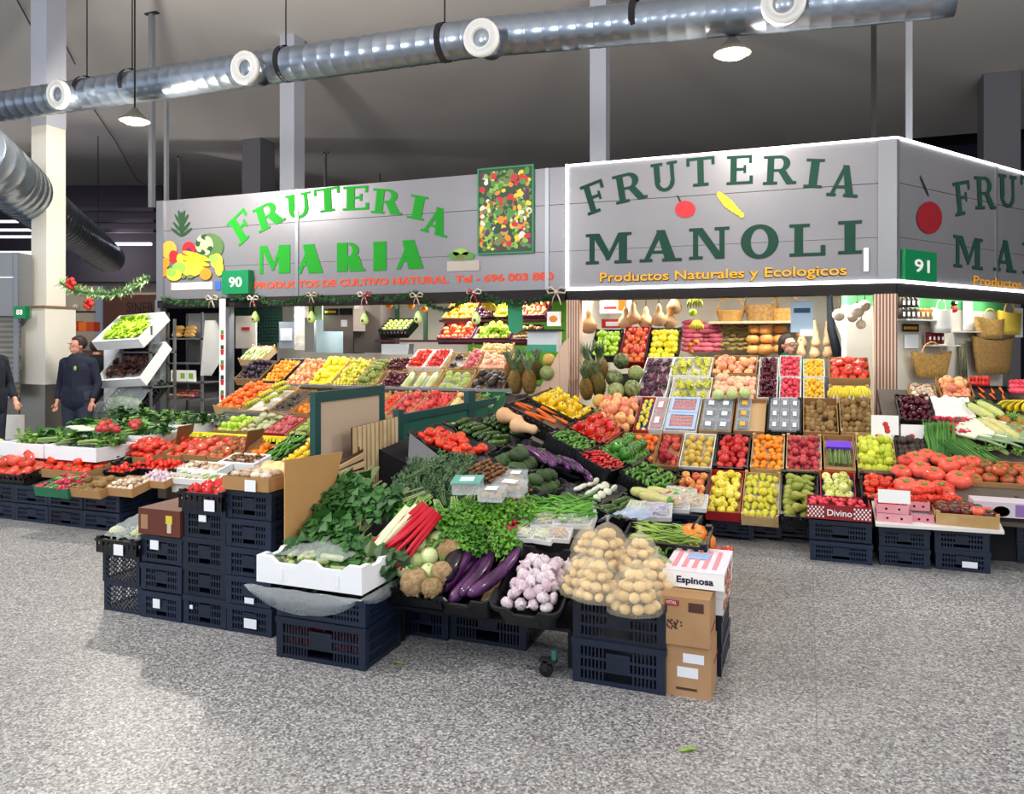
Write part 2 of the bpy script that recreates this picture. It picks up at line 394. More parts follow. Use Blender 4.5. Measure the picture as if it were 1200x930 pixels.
custom('parsley', 'parsley_bunch', _bunch('parsley_green', '#3a7a1a', '#68a030', 110, (.1, .17), .13, spread=.28), long=True, h=.5, cat='vegetable')
custom('spinach', 'dark_leafy_bunch', _bunch('spinach_green', '#1c4a1c', '#386c2c', 60, (.2, .34), .2, '#8a9a6a'), long=True, h=.5, cat='vegetable')
custom('dill', 'herb_bunch', _bunch('herb_green', '#2c4a2a', '#4a6a40', 120, (.08, .16), .04, '#5a7a4a'), long=True, h=.5, cat='vegetable')
custom('rocket', 'leafy_green_bunch', _bunch('leafy_green', '#47782c', '#78a446', 70, (.14, .24), .12), long=True, h=.5, cat='vegetable')
custom('white_chard', 'chard_bunch', _bunch('chard_green', '#2a5a24', '#4a7a34', 26, (.18, .3), .2, '#dfe6c0', .15, (.2, .4), 6, .045), long=True, h=.4, cat='vegetable')
custom('red_chard', 'red_stemmed_chard_bunch', _bunch('chard_dark', '#24481f', '#44602c', 22, (.18, .3), .2, '#c8102c', .15, (.25, .4), 7, .04), long=True, h=.4, cat='vegetable')
def _leek(b):
    w = mat('leek_white', '#e6ead0', .5); g = mat('leek_green', '#6c8a60', .5, c2='#90a880', scale=4, var=.1)
    for i in range(4):
        y = (i-1.5)*.09
        b.tube([(-.5, y, 0), (-.05, y, 0)], .04, 8, w); b.tube([(-.05, y, 0), (.2, y*1.2, .02), (.5, y*1.8, R(-.03, .05))], [.04, .05, .03], 6, g, sq=.4)
custom('leek', 'leek_bunch', _leek, long=True, h=.15, cat='vegetable')
def _chive(b):
    g = mat('chive_green', '#3e7a34', .5, c2='#64963f', scale=3, var=.1)
    for i in range(34):
        y = R(-.07, .07); z = R(-.05, .05); k = R(.8, 1)
        b.tube([(-.5, y, z), (0, y*1.3, z+.02), (.5*k, y*2.2, z*2)], [.011, .013, .004], 4, g)
custom('chive', 'spring_onion_greens_bunch', _chive, long=True, h=.2, cat='vegetable')
def _radish(b):
    r = mat('radish_red', '#b81438', .3, c2='#d03c58', scale=4); g = mat('radish_leaf', '#4e8a34', .6, c2='#74a850', scale=5)
    for i in range(12): b.ball((R(-.5, -.1), R(-.28, .28), R(0, .14)), .1, 8, 6, r)
    for i in range(18): leaf(b, V((-.1, R(-.15, .15), .05)), V((1, R(-.6, .6), R(-.1, .3))), V((0, 0, 1)), R(.25, .5), .13, g, .2, 2)
custom('radish', 'radish_bunch', _radish, long=True, h=.3, cat='vegetable')
def _lettuce(nm, c1, c2):
    def f(b):
        m = mat(nm, c1, .5, c2=c2, scale=5, var=.12)
        for i in range(60):
            a = R(0, 2*PI); e = R(.1, 1.45); d = V((math.cos(a)*math.cos(e), math.sin(a)*math.cos(e), math.sin(e)))
            leaf(b, d*.08-V((0, 0, .2)), d, V((0, 0, 1)) if e < 1 else V((1, 0, 0)), R(.35, .52), R(.25, .4), m, .35, 3)
    return f
custom('lettuce', 'green_lettuce', _lettuce('lettuce_green', '#a4d028', '#bfe04c'), h=.8, cat='vegetable')
custom('red_lettuce', 'red_leaf_lettuce', _lettuce('lettuce_red', '#33161c', '#4e3428'), h=.8, cat='vegetable')
def _caul(c1, c2, nm, leafc):
    def f(b):
        m = mat(nm, c1, .8, c2=c2, scale=10, bump=.6); g = mat(nm+'_leaf', leafc, .6, c2='#c0cc94', scale=6)
        for i in range(40):
            a = i*2.4; e = math.acos(1-i/40); r = .32
            b.ball((r*math.sin(e)*math.cos(a), r*math.sin(e)*math.sin(a), r*math.cos(e)*.8), .1, 6, 5, m)
        for i in range(9):
            a = i*.7; leaf(b, V((math.cos(a)*.15, math.sin(a)*.15, -.15)), V((math.cos(a), math.sin(a), .8)), V((0, 0, 1)), .45, .32, g, .2, 3)
    return f
custom('cauliflower', 'cauliflower', _caul('#e2e4c0', '#cfd8a0', 'cauliflower_curd', '#8aa45c'), h=.7, cat='vegetable')
custom('romanesco', 'pale_green_cauliflower', _caul('#c6d47a', '#a8c05c', 'romanesco_curd', '#9ab860'), h=.7, cat='vegetable')
custom('artichoke', 'artichoke', _lettuce('artichoke_green', '#8a9c78', '#6a7c5c'), h=.8, cat='vegetable')
def _ginger(b):
    m = mat('ginger_skin', '#8c7838', .8, c2='#6a5a2a', scale=8)
    for i in range(5): b.ball((R(-.35, .35), R(-.2, .2), R(-.05, .08)), R(.12, .2), 7, 5, m, (1.4, 1, .9))
custom('ginger', 'ginger_root', _ginger, long=True, h=.4, cat='vegetable')
roundf('sweet_potato', 'sweet_potato', '#a03c50', '#b85a62', sc=(1, .34, .34), rough=.7, long=True, cat='vegetable')
def _pumpkin(b):
    b.lathe([(0, -.3), (.25, -.36), (.45, -.25), (.52, 0), (.46, .22), (.28, .33), (.1, .3), (0, .27)], 24, mat('pumpkin_orange', '#e0701c', .4, c2='#e88a34', scale=3, var=.08), .14, 9)
    p = MB(); p.tube([(0, 0, .26), (.02, 0, .4), (.08, 0, .5)], [.07, .045, .05], 6, STEM)
    return [('stem', p)]
custom('pumpkin', 'pumpkin', _pumpkin, h=.7, cat='vegetable')
def _pumpt(b):
    b.lathe([(0, -.3), (.25, -.36), (.45, -.25), (.52, 0), (.46, .22), (.28, .33), (.1, .3), (0, .27)], 24, mat('pumpkin_tan', '#c8853e', .5, c2='#d89a58', scale=3, var=.08), .14, 9)
custom('tan_squash', 'tan_round_squash', _pumpt, h=.7, cat='vegetable')

def put(key, mtx, size, label, group=None, parts=True):
    it = ITEM[key]
    o = bpy.data.objects.new(it['name'], it['me']); COL.objects.link(o)
    o.matrix_world = mtx @ Matrix.Scale(size, 4)
    tag(o, label, it['cat'] if not it['name'].endswith('nut') else 'nut', group)
    if parts:
        for n, pm in it['parts']:
            c = bpy.data.objects.new(n, pm); COL.objects.link(c); c.parent = o
    return o
def fill(fm, W, D, key, size, label, group, base=0., top=.35, fillp=1., yaw=None, jit=.12, lean=.35, aspect=None, cap=400, margin=0., heap=0.):
    """fm frame (x width, y depth up-slope, z normal). Lays items side by side on height base, some on a second layer."""
    it = ITEM[key]; n = 0
    if it['long']:
        asp = aspect or .62
        sx, sy = (size*asp, size) if yaw in ('y', None) else (size, size*asp)
    else: sx = sy = size
    W2, D2 = W-2*margin, D-2*margin
    nx = max(1, int(W2/sx+.35)); ny = max(1, int(D2/(sy*.93)+.25))
    px_, py_ = W2/nx, D2/ny
    lay = []
    for j in range(ny):
        off = .25 if j % 2 else -.25
        for i in range(nx):
            if random.random() > fillp: continue
            x = margin+(i+.5+(off if nx > 2 else 0)*.6)*px_; y = margin+(j+.5)*py_
            x = min(max(x, margin+sx*.45), W-margin-sx*.45)
            lay.append((x, y, 0))
    for j in range(ny-1):
        for i in range(nx-1 if nx > 1 else 1):
            if random.random() < top:
                lay.append((margin+(i+1)*px_ if nx > 1 else W/2, margin+(j+1)*py_, 1))
    for x, y, l in lay:
        if n >= cap: break
        k = size*R(.92, 1.04); h = it['h']*k
        cx = (x/W-.5)*2; cy = (y/D-.5)*2
        z = base+h*.5+l*h*.72+heap*max(0, 1-cx*cx)*max(0, 1-cy*cy)
        m = fm @ T(x+R(-jit, jit)*sx, y+R(-jit, jit)*sy, z)
        if it['long']:
            a = (PI/2 if yaw in ('y', None) else 0)+R(-lean, lean)+(PI if random.random() < .5 and yaw is None else 0)
            m = m @ RZ(a) @ RX(R(0, 6.28) if key not in LEAFY else R(-.3, .3))
        else:
            m = m @ RZ(R(0, 6.28)) @ RX(R(-lean, lean)*1.4)
        put(key, m, k, label, group); n += 1
    return n
LEAFY = {'parsley', 'spinach', 'dill', 'rocket', 'white_chard', 'red_chard', 'leek', 'chive', 'radish', 'white_grapes', 'black_grapes', 'banana_hand', 'green_banana', 'vine_tomatoes'}
# ------------------------------------------------------------------ containers (local x width, y depth, z up; origin at lower front corner of the base)
BLK = mat('crate_plastic', '#131c2c', .34, c2='#18243a', scale=3, var=.1)
BLK2 = mat('display_plastic', '#121317', .3)
WOODC = mat('crate_wood', '#cfae7c', .8, c2='#b8935e', scale=6, bump=.2)
CARD = mat('cardboard', '#b08858', .85, c2='#a47c4e', scale=2)
CARD_IN = mat('cardboard_inside', '#c2a276', .9)
FOAM = mat('polystyrene', '#eef1f4', .75)
LINER = mat('paper_liner', '#d8d4cc', .9)
PAPER = mat('paper_tag', '#e9ecf2', .8)
REDC = mat('crate_red', '#a81a22', .6)
BLUEC = mat('crate_blue', '#1c4fb0', .6)
PURP = mat('crate_maroon', '#5a1a34', .5)
WHITEC = mat('crate_white', '#e6e6e2', .6)
GRNC = mat('crate_green', '#1f6a48', .5)
SLATW = mat('pale_wood', '#dcc49a', .8, c2='#c9ab7c', scale=5)
_cc = {}
def stack_crate(W, D, H):      # ventilated plastic transport crate
    k = ('s', round(W, 2), round(D, 2), round(H, 2))
    if k in _cc: return _cc[k]
    b = MB(); t = .012; W, D, H = k[1:]
    b.box(.004, .004, .002, W-.004, D-.004, .012, BLK)
    for (x, y) in ((0, 0), (W-.035, 0), (0, D-.035), (W-.035, D-.035)): e = .0015; b.box(x-e, y-e, -.0, x+.035+e, y+.035+e, H-.031, BLK)
    b.box(-.006, -.006, H-.03, W+.006, t, H, BLK); b.box(-.006, D-t, H-.03, W+.006, D+.006, H, BLK)
    b.box(-.006, t, H-.03, t, D-t, H, BLK); b.box(W-t, t, H-.03, W+.006, D-t, H, BLK)
    for z in (.0, H*.3, H*.55):
        for (x0, y0, x1, y1) in ((.03, 0, W-.03, t), (.03, D-t, W-.03, D), (0, .03, t, D-.03), (W-t, .03, W, D-.03)):
            b.box(x0, y0, z+.001, x1, y1, z+(.022 if z == 0 else .014), BLK)
    n = int(W/.017)
    for i in range(1, n):
        x = W*i/n
        if abs(x-W/2) < W*.13: continue
        for y in (.002, D-.009): b.box(x-.004, y, .01, x+.004, y+.007, H-.02, BLK)
    n = int(D/.017)
    for i in range(1, n):
        y = D*i/n
        for x in (.002, W-.009): b.box(x, y-.004, .01, x+.007, y+.004, H-.02, BLK)
    for y in (.001, D-t-.001): b.box(W*.37, y, H*.36, W*.63, y+t, H*.74, BLK)
    _cc[k] = b.mesh('transport_crate'); return _cc[k]
def lattice_crate(W, D, H):
    k = ('l', round(W, 2), round(D, 2), round(H, 2))
    if k in _cc: return _cc[k]
    b = MB(); t = .008; W, D, H = k[1:]
    b.box(.004, .004, .001, W-.004, D-.004, .01, BLK)
    for (x, y) in ((0, 0), (W-.025, 0), (0, D-.025), (W-.025, D-.025)): b.box(x, y, 0, x+.025, y+.025, H, BLK)
    for z0, z1 in ((H-.022, H), (0, .02)):
        b.box(.025, .001, z0, W-.025, t, z1, BLK); b.box(.025, D-t, z0, W-.025, D-.001, z1, BLK); b.box(.001, .025, z0, t, D-.025, z1, BLK); b.box(W-t, .025, z0, W-.001, D-.025, z1, BLK)
    def diag(ax, L, off):
        s = .028; n = int(L/s)
        for i in range(-int(H/s)-1, n+1):
            for sg in (1, -1):
                a0 = i*s; a1 = a0+H
                za, zb = (0, H) if sg > 0 else (H, 0)
                # clip to 0..L
                c0 = max(0, a0); c1 = min(L, a1)
                if c1-c0 < .005: continue
                z0 = za+(zb-za)*(c0-a0)/H; z1 = za+(zb-za)*(c1-a0)/H
                P = (lambda a, z, d: V((a, off+d, z))) if ax == 'x' else (lambda a, z, d: V((off+d, a, z)))
                b.tube([P(c0, z0, 0), P(c1, z1, 0)], .0035, 4, BLK, False, False)
    diag('x', W, .004); diag('x', W, D-.004); diag('y', D, .004); diag('y', D, W-.004)
    _cc[k] = b.mesh('lattice_crate'); return _cc[k]
def box_walls(b, W, D, H, t, m, mi=None, ends=0., floor=0., lip=None):
    mi = mi or m
    b.box(t, t, .001, W-t, D-t, .006+floor, mi)
    b.box(0, 0, 0, W, t, H, m); b.box(0, D-t, 0, W, D, H, m)
    b.box(0, t, 0, t, D-t, H, m); b.box(W-t, t, 0, W, D-t, H, m)
    if ends:
        for y in (0, D-t):
            b.hexa([(W*.0, y, H), (W, y, H), (W, y+t, H), (0, y+t, H), (W*.12, y, H+ends), (W*.88, y, H+ends), (W*.88, y+t, H+ends), (W*.12, y+t, H+ends)], m)
    if lip:
        l = .012
        b.box(-l, -l, H-.008, W+l, t, H, lip); b.box(-l, D-t, H-.008, W+l, D+l, H, lip); b.box(-l, 0, H-.008, t, D, H, lip); b.box(W-t, 0, H-.008, W+l, D, H, lip)
def disp_crate(style, W, D, H, floor):
    k = (style, round(W, 2), round(D, 2), round(H, 2), round(floor, 2))
    if k in _cc: return _cc[k]
    b = MB(); _, W, D, H, floor = k
    if style == 'card': box_walls(b, W, D, H, .005, CARD, CARD_IN, .0, floor)
    elif style == 'red': box_walls(b, W, D, H, .005, REDC, CARD_IN, .0, floor)
    elif style == 'maroon': box_walls(b, W, D, H, .006, PURP, PURP, .0, floor)
    elif style == 'blue': box_walls(b, W, D, H, .005, mat('red_print', '#b8302a', .7), BLUEC, 0, floor)
    elif style == 'white': box_walls(b, W, D, H, .006, WHITEC, LINER, 0, floor)
    elif style == 'green': box_walls(b, W, D, H, .006, GRNC, LINER, 0, floor)
    elif style == 'foam':
        box_walls(b, W, D, H, .022, FOAM, FOAM, 0, floor)
    elif style == 'wood':
        b.box(.005, .005, .001, W-.005, D-.005, .006+floor, LINER)
        for z in (.012, H*.55):
            for (x0, y0, x1, y1) in ((.001, .001, W-.001, .005), (.001, D-.005, W-.001, D-.001), (0, .005, .005, D-.005), (W-.005, .005, W, D-.005)): b.box(x0, y0, z, x1, y1, z+H*.36, WOODC)
        b.box(.002, .002, 0, W-.002, .0045, H*.95, WOODC)
        for (x, y, sx, sy) in ((0, 0, 1, 1), (W, 0, -1, 1), (0, D, 1, -1), (W, D, -1, -1)):
            b.prism([(x, y), (x+sx*.025, y), (x, y+sy*.025)][::sx*sy], 0, H+.012, WOODC)
    elif style == 'black':    # flat display tray: rim, slotted sides, raised corners
        b.box(.006, .006, .001, W-.006, D-.006, .006+floor, BLK2)
        for (x0, y0, x1, y1) in ((.001, .001, W-.001, .005), (.001, D-.005, W-.001, D-.001), (.001, .006, .005, D-.006), (W-.005, .006, W-.001, D-.006)):
            b.box(x0, y0, 0, x1, y1, H*.5, BLK2)
        b.box(-.006, -.006, H-.014, W+.006, .008, H, BLK2); b.box(-.006, D-.008, H-.014, W+.006, D+.006, H, BLK2)
        b.box(-.006, .008, H-.014, .008, D-.008, H, BLK2); b.box(W-.008, .008, H-.014, W+.006, D-.008, H, BLK2)
        for i in range(9):
            for y in (0, D-.006): b.box(W*i/8-.012 if i else 0, y, 0, W*i/8+.012 if i < 8 else W, y+.006, H-.015, BLK2)
        for i in range(11):
            for x in (0, W-.006): b.box(x, D*i/10-.012 if i else 0, 0, x+.006, D*i/10+.012 if i < 10 else D, H-.015, BLK2)
        for (x, y) in ((0, 0), (W-.03, 0), (0, D-.03), (W-.03, D-.03)): b.box(x, y, H+.0005, x+.03, y+.03, H+.014, BLK2)
    elif style == 'tray':      # rounded display tray with a thick rim and cut-out handles
        tray(b, W, D, H, floor)
    _cc[k] = b.mesh({'card': 'cardboard_crate', 'red': 'red_cardboard_crate', 'blue': 'blue_lined_crate', 'white': 'white_crate', 'wood': 'wooden_crate', 'black': 'plastic_display_crate', 'tray': 'plastic_tray', 'foam': 'polystyrene_box', 'maroon': 'maroon_crate', 'green': 'green_crate'}[style])
    return _cc[k]
def tray(b, W, D, H, floor, m=None):
    m = m or BLK2
    def ring(x0, y0, x1, y1, r, z, dip=0):
        P = []
        for (cx, cy, a0) in ((x1-r, y0+r, -PI/2), (x1-r, y1-r, 0), (x0+r, y1-r, PI/2), (x0+r, y0+r, PI)):
            for i in range(5):
                a = a0+PI/2*i/4; P.append((cx+r*math.cos(a), cy+r*math.sin(a), z))
        Q = []
        n = len(P)
        for i in range(n):          # subdivide the straight runs so that the rim can dip at the handles
            Q.append(P[i])
            if i % 5 == 4:
                p, q = V(P[i]), V(P[(i+1) % n])
                for k, dz in ((.2, 0), (.3, -dip), (.5, -dip), (.7, -dip), (.8, 0)): Q.append(tuple(p.lerp(q, k)+V((0, 0, dz))))
        return Q
    s = .03
    R_ = [ring(s, s, W-s, D-s, .03, 0), ring(0, 0, W, D, .04, H, H*.22), ring(-.012, -.012, W+.012, D+.012, .05, H, H*.22), ring(-.012, -.012, W+.012, D+.012, .05, H-.02, H*.22), ring(.004, .004, W-.004, D-.004, .04, H-.02, H*.22)]
    o = ring(s+.004, s+.004, W-s-.004, D-s-.004, .03, .006+floor)
    n = len(R_[0]); vs = [p for r in [o]+[R_[1]]+[R_[2]]+[R_[3]]+[R_[4]]+[R_[0]] for p in r]
    fs = [tuple(range(n))]
    for k in range(5):
        for i in range(n): fs.append((k*n+i, k*n+(i+1) % n, (k+1)*n+(i+1) % n, (k+1)*n+i))
    fs.append(tuple(range(6*n-1, 5*n-1, -1)))
    b.add(vs, fs, m)
CW = {'card': ('cardboard_crate', 'open cardboard crate'), 'red': ('cardboard_crate', 'red cardboard crate'), 'blue': ('cardboard_crate', 'blue-lined red cardboard crate'),
      'white': ('fruit_box', 'white fruit box'), 'wood': ('wooden_crate', 'thin pale wooden crate'), 'black': ('plastic_crate', 'black plastic display crate'),
      'tray': ('plastic_tray', 'deep black plastic tray'), 'foam': ('polystyrene_box', 'white polystyrene box'), 'maroon': ('fruit_box', 'maroon fruit box'), 'green': ('fruit_box', 'green fruit box')}
USED = {}
def uniq(lab):
    USED[lab] = USED.get(lab, 0)+1
    return lab
def crate(fm, W, D, H, style, label, floor=0., group=None):
    me = disp_crate(style, W, D, H, floor)
    o = bpy.data.objects.new(CW[style][0], me); COL.objects.link(o); o.matrix_world = fm
    tag(o, uniq(label), 'crate' if style not in ('foam',) else 'box', group)
    return o
def tagcard(parent, x, y, z, w=.07, h=.05, rot=None, m=None, name='price_tag'):
    b = MB(); b.box(-w/2, -.0015, -h/2, w/2, .0015, h/2, m or PAPER)
    o = b.obj(name, parent); o.matrix_local = T(x, y, z) @ (rot or Matrix.Identity(4)); return o
def crateset(fm, W, D, H, style, key, size, what, place, top=.35, n_floor=None, fillp=1., yaw=None, heap=0., lean=.35, gname=None, skip=False, aspect=None, cap=400):
    """a crate with its goods; 'what' plural words of the goods, 'place' says where"""
    Wd = CW[style][1]
    if key is None: return crate(fm, W, D, H, style, f"{Wd} under the {what} {place}", .02)
    crate(fm, W, D, H, style, f"{Wd} of {what} {place}", max(0., H-size*ITEM[key]['h']*.95) if n_floor is None else n_floor)
    fl = max(0., H-size*ITEM[key]['h']*.95) if n_floor is None else n_floor
    sing = gname or ITEM[key]['name'].replace('_', ' ')
    mg = .012 if style != 'foam' else .026
    if style == 'tray': mg = .034
    fill(fm, W, D, key, size, f"{sing} in the {style_word(style)} {place}", f"{what} in the {style_word(style)} {place}", fl+.006, top, fillp, yaw, heap=heap, lean=lean, margin=mg, aspect=aspect, cap=cap)
def style_word(s): return {'card': 'cardboard crate', 'red': 'red crate', 'blue': 'blue-lined crate', 'white': 'white box', 'wood': 'wooden crate', 'black': 'black crate', 'tray': 'black tray', 'foam': 'polystyrene box', 'maroon': 'maroon box', 'green': 'green box'}[s]
def bin_y(pl, pxL, pxR, yT, yB, H, gap=.006):
    """frame of a crate lying on rim plane pl (level along X), from the row's bounds; returns frame, W, D"""
    pc = (pxL+pxR)/2
    f = onP(pc, yB, pl); b = onP(pc, yT, pl)
    dl, dr = ray(pxL, yB), ray(pxR, yB)
    ym = f.y*.6+b.y*.4
    xl = ym*dl.x/dl.y; xr = ym*dr.x/dr.y
    u = V((1, 0, 0)); v = (V((0, b.y-f.y, b.z-f.z)))
    fm = frame(V((xl+gap/2, f.y, f.z)), u, v)
    n = fm.col[2].to_3d()
    fm.translation = fm.translation - n*H
    return fm, xr-xl-gap, v.length-gap
def bin_q(pl, pts, H):
    """pts: image points of the rim corners, order front-left, front-right, back-right, back-left"""
    P = [onP(x, y, pl) for x, y in pts]
    return bin_w(P, H)
def bin_w(P, H):
    c = sum(P, V())/4
    u = ((P[1]-P[0])+(P[2]-P[3]))/2; v = ((P[3]-P[0])+(P[2]-P[1]))/2
    W = u.length
    n = u.cross(v).normalized(); vo = n.cross(u.normalized()); D = abs(v.dot(vo))
    fm = frame(c-u/2-vo*D/2-n*H, u, vo)
    return fm, W-.006, D-.006
# ------------------------------------------------------------------ setting
FY = 8.30; CX = .81; LX = -8.52; ZB = 2.14; ZT = 3.52; DX = -2.52      # facade plane, corner, left end, sign heights, joint of both stalls
H2 = V((.564, .825, 0)).normalized(); A2 = math.atan2(H2.y, H2.x)
def floor_mat():
    m = bpy.data.materials.new('terrazzo_floor'); m.use_nodes = True
    nt = m.node_tree; N = nt.nodes; L = nt.links; b = N['Principled BSDF']
    tc = N.new('ShaderNodeTexCoord')
    vo = N.new('ShaderNodeTexVoronoi'); vo.inputs['Scale'].default_value = 120; L.new(tc.outputs['Object'], vo.inputs['Vector'])
    sp = N.new('ShaderNodeSeparateColor'); L.new(vo.outputs['Color'], sp.inputs[0])
    rp = N.new('ShaderNodeValToRGB'); e = rp.color_ramp.elements
    e[0].position = 0; e[0].color = (*srgb('#565657'), 1); e[1].position = 1; e[1].color = (*srgb('#c4c4c4'), 1)
    for p, c in ((.3, '#7c7c7d'), (.55, '#919191'), (.8, '#a6a6a6')):
        q = e.new(p); q.color = (*srgb(c), 1)
    L.new(sp.outputs[0], rp.inputs[0])
    nz = N.new('ShaderNodeTexNoise'); nz.inputs['Scale'].default_value = 1.1; nz.inputs['Detail'].default_value = 6; L.new(tc.outputs['Object'], nz.inputs['Vector'])
    mr = N.new('ShaderNodeMapRange'); mr.inputs[1].default_value = .3; mr.inputs[2].default_value = .7; mr.inputs[3].default_value = .86; mr.inputs[4].default_value = 1.1; L.new(nz.outputs['Fac'], mr.inputs[0])
    # slab joints and a slight tone per slab
    xyz = N.new('ShaderNodeSeparateXYZ'); L.new(tc.outputs['Object'], xyz.inputs[0])
    js = []; fl = []
    for ax, off in ((0, -.035), (1, .3)):
        a = N.new('ShaderNodeMath'); a.operation = 'ADD'; a.inputs[1].default_value = off+100*1.02; L.new(xyz.outputs[ax], a.inputs[0])
        d = N.new('ShaderNodeMath'); d.operation = 'DIVIDE'; d.inputs[1].default_value = 1.02; L.new(a.outputs[0], d.inputs[0])
        f = N.new('ShaderNodeMath'); f.operation = 'FRACT'; L.new(d.outputs[0], f.inputs[0])
        g = N.new('ShaderNodeMath'); g.operation = 'LESS_THAN'; g.inputs[1].default_value = .006; L.new(f.outputs[0], g.inputs[0]); js.append(g)
        h = N.new('ShaderNodeMath'); h.operation = 'FLOOR'; L.new(d.outputs[0], h.inputs[0]); fl.append(h)
    mx = N.new('ShaderNodeMath'); mx.operation = 'MAXIMUM'; L.new(js[0].outputs[0], mx.inputs[0]); L.new(js[1].outputs[0], mx.inputs[1])
    cb = N.new('ShaderNodeCombineXYZ'); L.new(fl[0].outputs[0], cb.inputs[0]); L.new(fl[1].outputs[0], cb.inputs[1])
    wn = N.new('ShaderNodeTexWhiteNoise'); L.new(cb.outputs[0], wn.inputs['Vector'])
    m2 = N.new('ShaderNodeMapRange'); m2.inputs[3].default_value = .93; m2.inputs[4].default_value = 1.05; L.new(wn.outputs['Value'], m2.inputs[0])
    mm = N.new('ShaderNodeMath'); mm.operation = 'MULTIPLY'; L.new(mr.outputs[0], mm.inputs[0]); L.new(m2.outputs[0], mm.inputs[1])
    hs = N.new('ShaderNodeHueSaturation'); L.new(rp.outputs[0], hs.inputs['Color']); L.new(mm.outputs[0], hs.inputs['Value'])
    jm = N.new('ShaderNodeMix'); jm.data_type = 'RGBA'; jm.inputs[7].default_value = (*srgb('#6e6a64'), 1)
    jf = N.new('ShaderNodeMath'); jf.operation = 'MULTIPLY'; jf.inputs[1].default_value = .6; L.new(mx.outputs[0], jf.inputs[0])
    L.new(jf.outputs[0], jm.inputs[0]); L.new(hs.outputs[0], jm.inputs[6]); L.new(jm.outputs[2], b.inputs['Base Color'])
    b.inputs['Roughness'].default_value = .42
    return m
b = MB(); b.box(-26, -4, -.1, 16, 30, 0, floor_mat()); struct(b.obj('floor'))
CEIL = mat('ceiling_paint', '#efe8e4', .9, c2='#e6e1de', scale=.3)
b = MB(); b.box(-34, -4, 7, 16, 23.1, 7.2, CEIL); struct(b.obj('ceiling'))
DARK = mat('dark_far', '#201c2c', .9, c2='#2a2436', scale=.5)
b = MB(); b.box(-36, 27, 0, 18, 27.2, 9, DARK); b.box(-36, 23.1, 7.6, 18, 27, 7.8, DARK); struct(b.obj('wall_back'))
b = MB(); b.box(15.8, 3, 0, 16, 27, 9, mat('side_wall', '#6a6a70', .9)); struct(b.obj('wall_right'))
b = MB(); b.box(-34.2, -4, -.1, -34, 27, 9, mat('side_wall', '#6a6a70', .9)); struct(b.obj('wall_left'))
b = MB(); b.box(-34, -4, -.12, -26, 27, -.001, mat('side_wall', '#6a6a70', .9)); struct(b.obj('floor_edge'))
COLM = mat('column_paint', '#b4b8c4', .6)
COLW = mat('column_white', '#e6e2d6', .6)
STEEL = mat('brushed_steel', '#a09c94', .35, .85)
ALU = mat('aluminium', '#8e9198', .4, .7)
def column(pxl, pxr, t, z0=0, z1=7, m=COLM, nm='column'):
    pc = (pxl+pxr)/2; p = atT(pc, 400, t); w = (pxr-pxl)*t/900/1.15
    b = MB(); b.box(-w/2, -w/2, z0, w/2, w/2, z1, m)
    o = b.obj('trim_%s' % nm, None, T(p.x, p.y, 0)); return struct(o)
column(331, 354, 13.8, nm='1'); column(692, 714, 12, nm='2'); column(1149, 1191, 15.8, m=mat('column_grey', '#75747a', .8), nm='3'); column(288, 318, 20.9, m=MATS['column_grey'], nm='4')
p = atT(57, 400, 11)
b = MB(); b.box(-.15, -.15, 2.04, .15, .15, 7, COLW); b.box(-.24, -.24, .95, .24, .24, 2.02, COLW); b.box(-.245, -.245, 0, .245, .245, .95, STEEL); b.box(-.26, -.26, 2.02, .26, .26, 2.05, mat('brown_edge', '#8a6a50', .6)); b.box(-.155, -.155, 4.6, .155, .155, 7, COLM)
struct(b.obj('trim_5', None, T(p.x, p.y, 0)))
# slim steel posts above the stalls
for i, (px, y0, y1, w, m) in enumerate(((178, 15, 235, .07, ALU), (195, 118, 232, .05, ALU), (1065, 15, 168, .06, ALU), (1024, 20, 165, .05, mat('dark_post', '#201e20', .9)), (210, 183, 232, .035, MATS['dark_post']), (381, 178, 212, .03, MATS['dark_post']), (444, 203, 210, .03, MATS['dark_post']))):
    Yp = 8.6; top = onY(px, y0, Yp); bot = onY(px, y1+8, Yp)
    b = MB(); b.box(-w/2, -w/2, 0, w/2, w/2, top.z-bot.z, m)
    if i in (0, 3, 4, 5): b.box(-w*1.6, -w/2, top.z-bot.z-.02, w*1.6, w/2, top.z-bot.z, MATS['dark_post'])
    tag(b.obj('steel_post', None, T(bot.x, Yp, bot.z)), ['tall grey steel post with a dark head above the end of the fruit-picture sign', 'pair of thin grey posts beside the tall one over the same sign', 'bright thin steel post rising above the corner of the two signs', 'dark steel post with a head plate above the corner sign', 'short brown post standing on top of the sign, next to the thin pair', 'short dark post behind the arched green lettering', 'very short dark stub behind the top edge of the sign'][i], 'post')
# ventilation ducts
GALV = mat('galvanised_steel', '#8f9aa8', .28, .85, c2='#a3acb6', scale=3)
RIM = mat('vent_white', '#dddcd8', .5)
BLACKM = mat('black_void', '#0c0e14', .8)
def duct(pts, r, name, label, seams=.16):
    root = empty(name, pts[0], label, 'duct')
    b = MB(); pts = [V(p)-V(pts[0]) for p in pts]
    P = []; Q = []
    L = sum((pts[i+1]-pts[i]).length for i in range(len(pts)-1)); s = 0
    for i in range(len(pts)-1):
        l = (pts[i+1]-pts[i]).length; k = max(2, int(l/seams))
        for j in range(k):
            a = pts[i].lerp(pts[i+1], j/k)
            P.append(a); Q.append(r); d = (pts[i+1]-pts[i]).normalized()
            P.append(a+d*.012); Q.append(r*1.025); P.append(a+d*.024); Q.append(r)
    P.append(pts[-1]); Q.append(r)
    b.tube(P, Q, 24, GALV); b.obj('duct_tube', root)
    return root
pd = [onY(px, py, 7.0) for px, py in ((-60, 133), (0, 125), (150, 103), (290, 82), (430, 63), (565, 44), (700, 32), (850, 17), (1000, 4), (1120, -9))]
